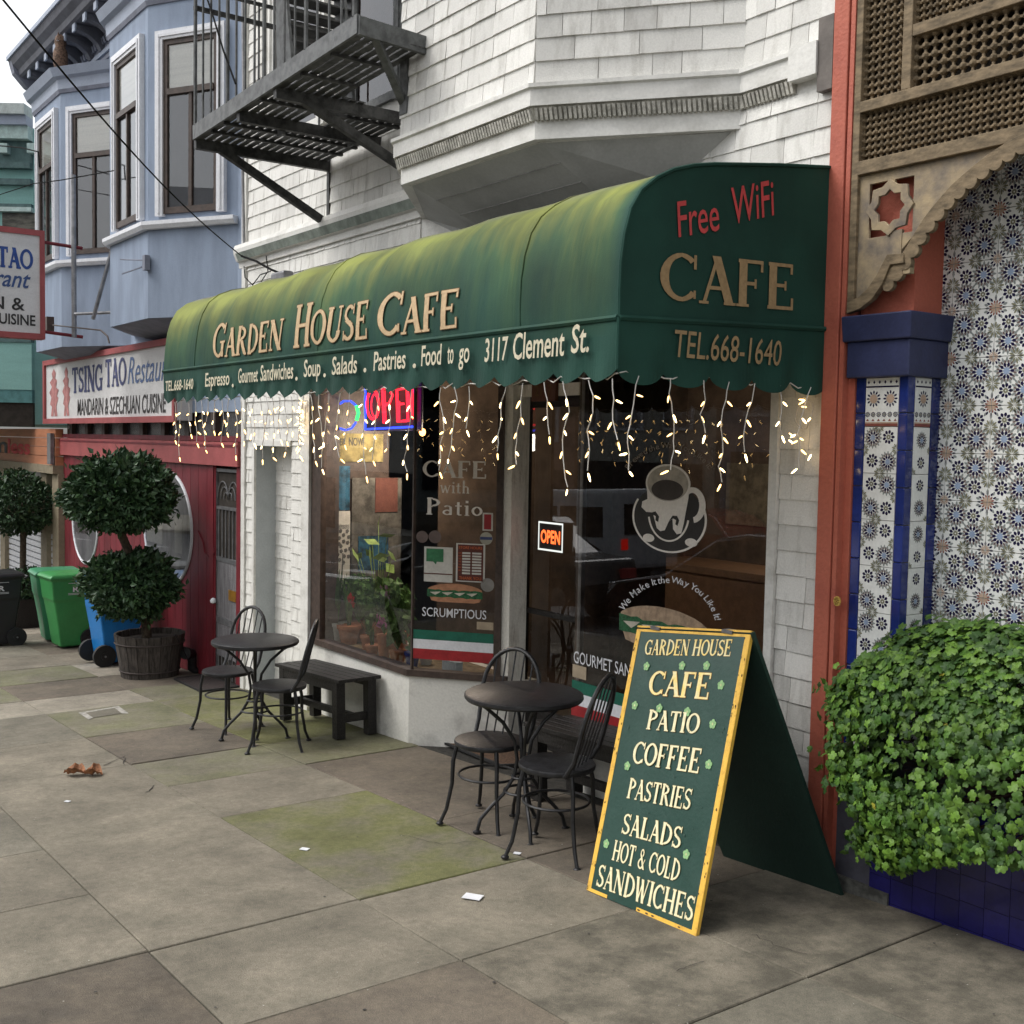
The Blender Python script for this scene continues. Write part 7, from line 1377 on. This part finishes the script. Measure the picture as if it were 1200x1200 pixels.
# ================================================================== ACROSS THE STREET (seen in the glass)
pal = [(.42, .38, .30), (.30, .34, .33), (.50, .47, .42), (.34, .22, .17), (.45, .45, .40), (.28, .30, .36), (.52, .44, .32)]
nmz = ['tan', 'sage grey', 'off white', 'brown red', 'cream', 'slate blue', 'ochre']
for k in range(9):
    x0 = -62+k*7.7; x1 = x0+7.5; z = gz((x0+x1)/2); hgt = 8.5+1.5*math.sin(k*2.1); m = M('far_house_paint', pal[k % 7], .8, var=.06); r = root('far_house', '%s row house across the street, %s from the far end of the block' % (nmz[k % 7], ('first', 'second', 'third', 'fourth', 'fifth', 'sixth', 'seventh', 'eighth', 'ninth')[k]), 'building', ((x0+x1)/2, -20, z), 'houses across the street')
    b = MB(); b.box((x0, -30, z-1), (x1, -20, z+hgt)); b.build('wall', m, r); b = MB(); b.box((x0-.05, -20.05, z+hgt-.3), (x1+.05, -19.6, z+hgt+.25)); b.build('cornice', cream, r)
    for fl in range(2):
        for j in range(3): xx = x0+.9+j*2.2; zz = z+3.7+fl*2.6; b = MB(); b.box((xx, -20.0, zz), (xx+1.3, -19.93, zz+1.6)); wf = b.build('window', cream, r); b = MB(); b.box((xx+.1, -19.93, zz+.1), (xx+1.2, -19.91, zz+1.5)); b.build('pane', glass_up, wf)
    b = MB(); b.box((x0+.5, -19.99, z+.4), (x1-.5, -19.9, z+2.7)); b.build('shop_window', M('dark_shop_glass', (.03, .03, .035), .15), r)
def car(label, x, y, mat, L_=4.4, hgt=1.42, z0=-.15, rz=0):
    z = gz(x)+z0; r = root('parked_car', label, 'car', (0, 0, 0), 'cars in the street'); W = .88
    side = [(0, .30), (0.05, .62), (.25, .78), (1.15, .92), (1.85, hgt-.06), (2.3, hgt), (3.0, hgt-.02), (3.75, 1.02), (4.3, .94), (4.4, .60), (4.38, .30)]; s_ = L_/4.4
    def X(k, w_): return [(p[0]*s_-L_/2, w_*(1 if p[1] < 1.0 else .78), p[1]) for p in side]
    b = MB(); n = len(side); A_, B_ = X(0, -W), X(0, W); b.v += A_+B_; b.f.append(tuple(range(n))); b.f.append(tuple(range(2*n-1, n-1, -1))); b.mi += [0, 0]
    for i in range(n): j = (i+1) % n; b.f.append((i, j, n+j, n+i)); b.mi.append(0)
    b.build('body', mat, r, bevel=.05, fixn=True)
    for sy in (-1, 1):
        b = MB(); P = [(1.30, .97), (1.90, hgt-.10), (2.35, hgt-.06), (2.95, hgt-.08), (3.55, 1.02)]; b.poly([(p[0]*s_-L_/2, sy*(W*(.80 if p[1] > 1.1 else .985)+.012), p[1]) for p in P]); b.build('side_window', dark_gl, r)
        for wx in (.85, 3.55): b = MB(); b.disc((wx*s_-L_/2, sy*(W-.06), .32), .32, (0, 1, 0), .2, 20); wh = b.build('wheel', rubber, r); b = MB(); b.disc((wx*s_-L_/2, sy*(W+.045), .32), .19, (0, 1, 0), .02, 12); b.build('rim', metal_g, wh)
        b = MB(); b.box((-.02-L_/2, sy*.6-.15, .62), (.06-L_/2, sy*.6+.15, .74)); b.build('headlight', cream, r); b = MB(); b.box((L_/2-.08, sy*.65-.14, .66), (L_/2+.01, sy*.65+.14, .80)); b.build('tail_light', redt, r)
    r.location = (x, y, z); r.rotation_euler = (0, -.05, rz); return r
dark_gl = M('car_glass', (.02, .02, .022), .08, coat=.5)
car('dark maroon parked car reflected in the right window', -9.0, -6.0, M('maroon_car_paint', (.06, .012, .012), .25, coat=.8)); car('black parked car farther down the kerb', -14.6, -6.0, M('black_car_paint', (.02, .02, .022), .2, coat=.8)); car('silver car passing in the middle of the road', -19.5, -9.0, M('silver_car_paint', (.40, .41, .42), .3, coat=.5)); car('white car at the far kerb', -12, -15.4, M('white_car_paint', (.6, .6, .6), .3, coat=.5), rz=math.pi); car('red car at the far kerb', -19, -15.4, M('red_car_paint', (.3, .02, .02), .3, coat=.5), rz=math.pi)
bs = root('delivery_van', 'pale delivery van with red tail lights, seen only in the window reflection', 'van', (0, 0, 0)); b = MB(); b.box((-5, -1.25, .35), (5, 1.25, 3.0)); b.build('body', cream, bs, bevel=.15)
for sy in (-1, 1):
    for k in range(6): b = MB(); b.box((-4.6+k*1.5, sy*1.26-.01, 1.4), (-3.3+k*1.5, sy*1.26+.01, 2.4)); b.build('side_window', dark_gl, bs)
    for wx in (-3.4, 3.2): b = MB(); b.disc((wx, sy*1.15, .48), .48, (0, 1, 0), .3, 18); b.build('wheel', rubber, bs)
    b = MB(); b.box((4.98, sy*1.0-.12, 1.0), (5.03, sy*1.0+.12, 1.35)); b.build('tail_light', emis('tail_light_red', (1, .02, .01), 1.2) if 'tail_light_red' not in bpy.data.materials else bpy.data.materials['tail_light_red'], bs)
b = MB(); b.box((4.98, -1.0, 1.5), (5.03, 1.0, 2.5)); b.build('rear_window', dark_gl, bs); bs.location = (-21.5, -12.6, gz(-21.5)-.15); bs.scale = (.62, .72, .66); bs.rotation_euler = (0, -.05, 0)
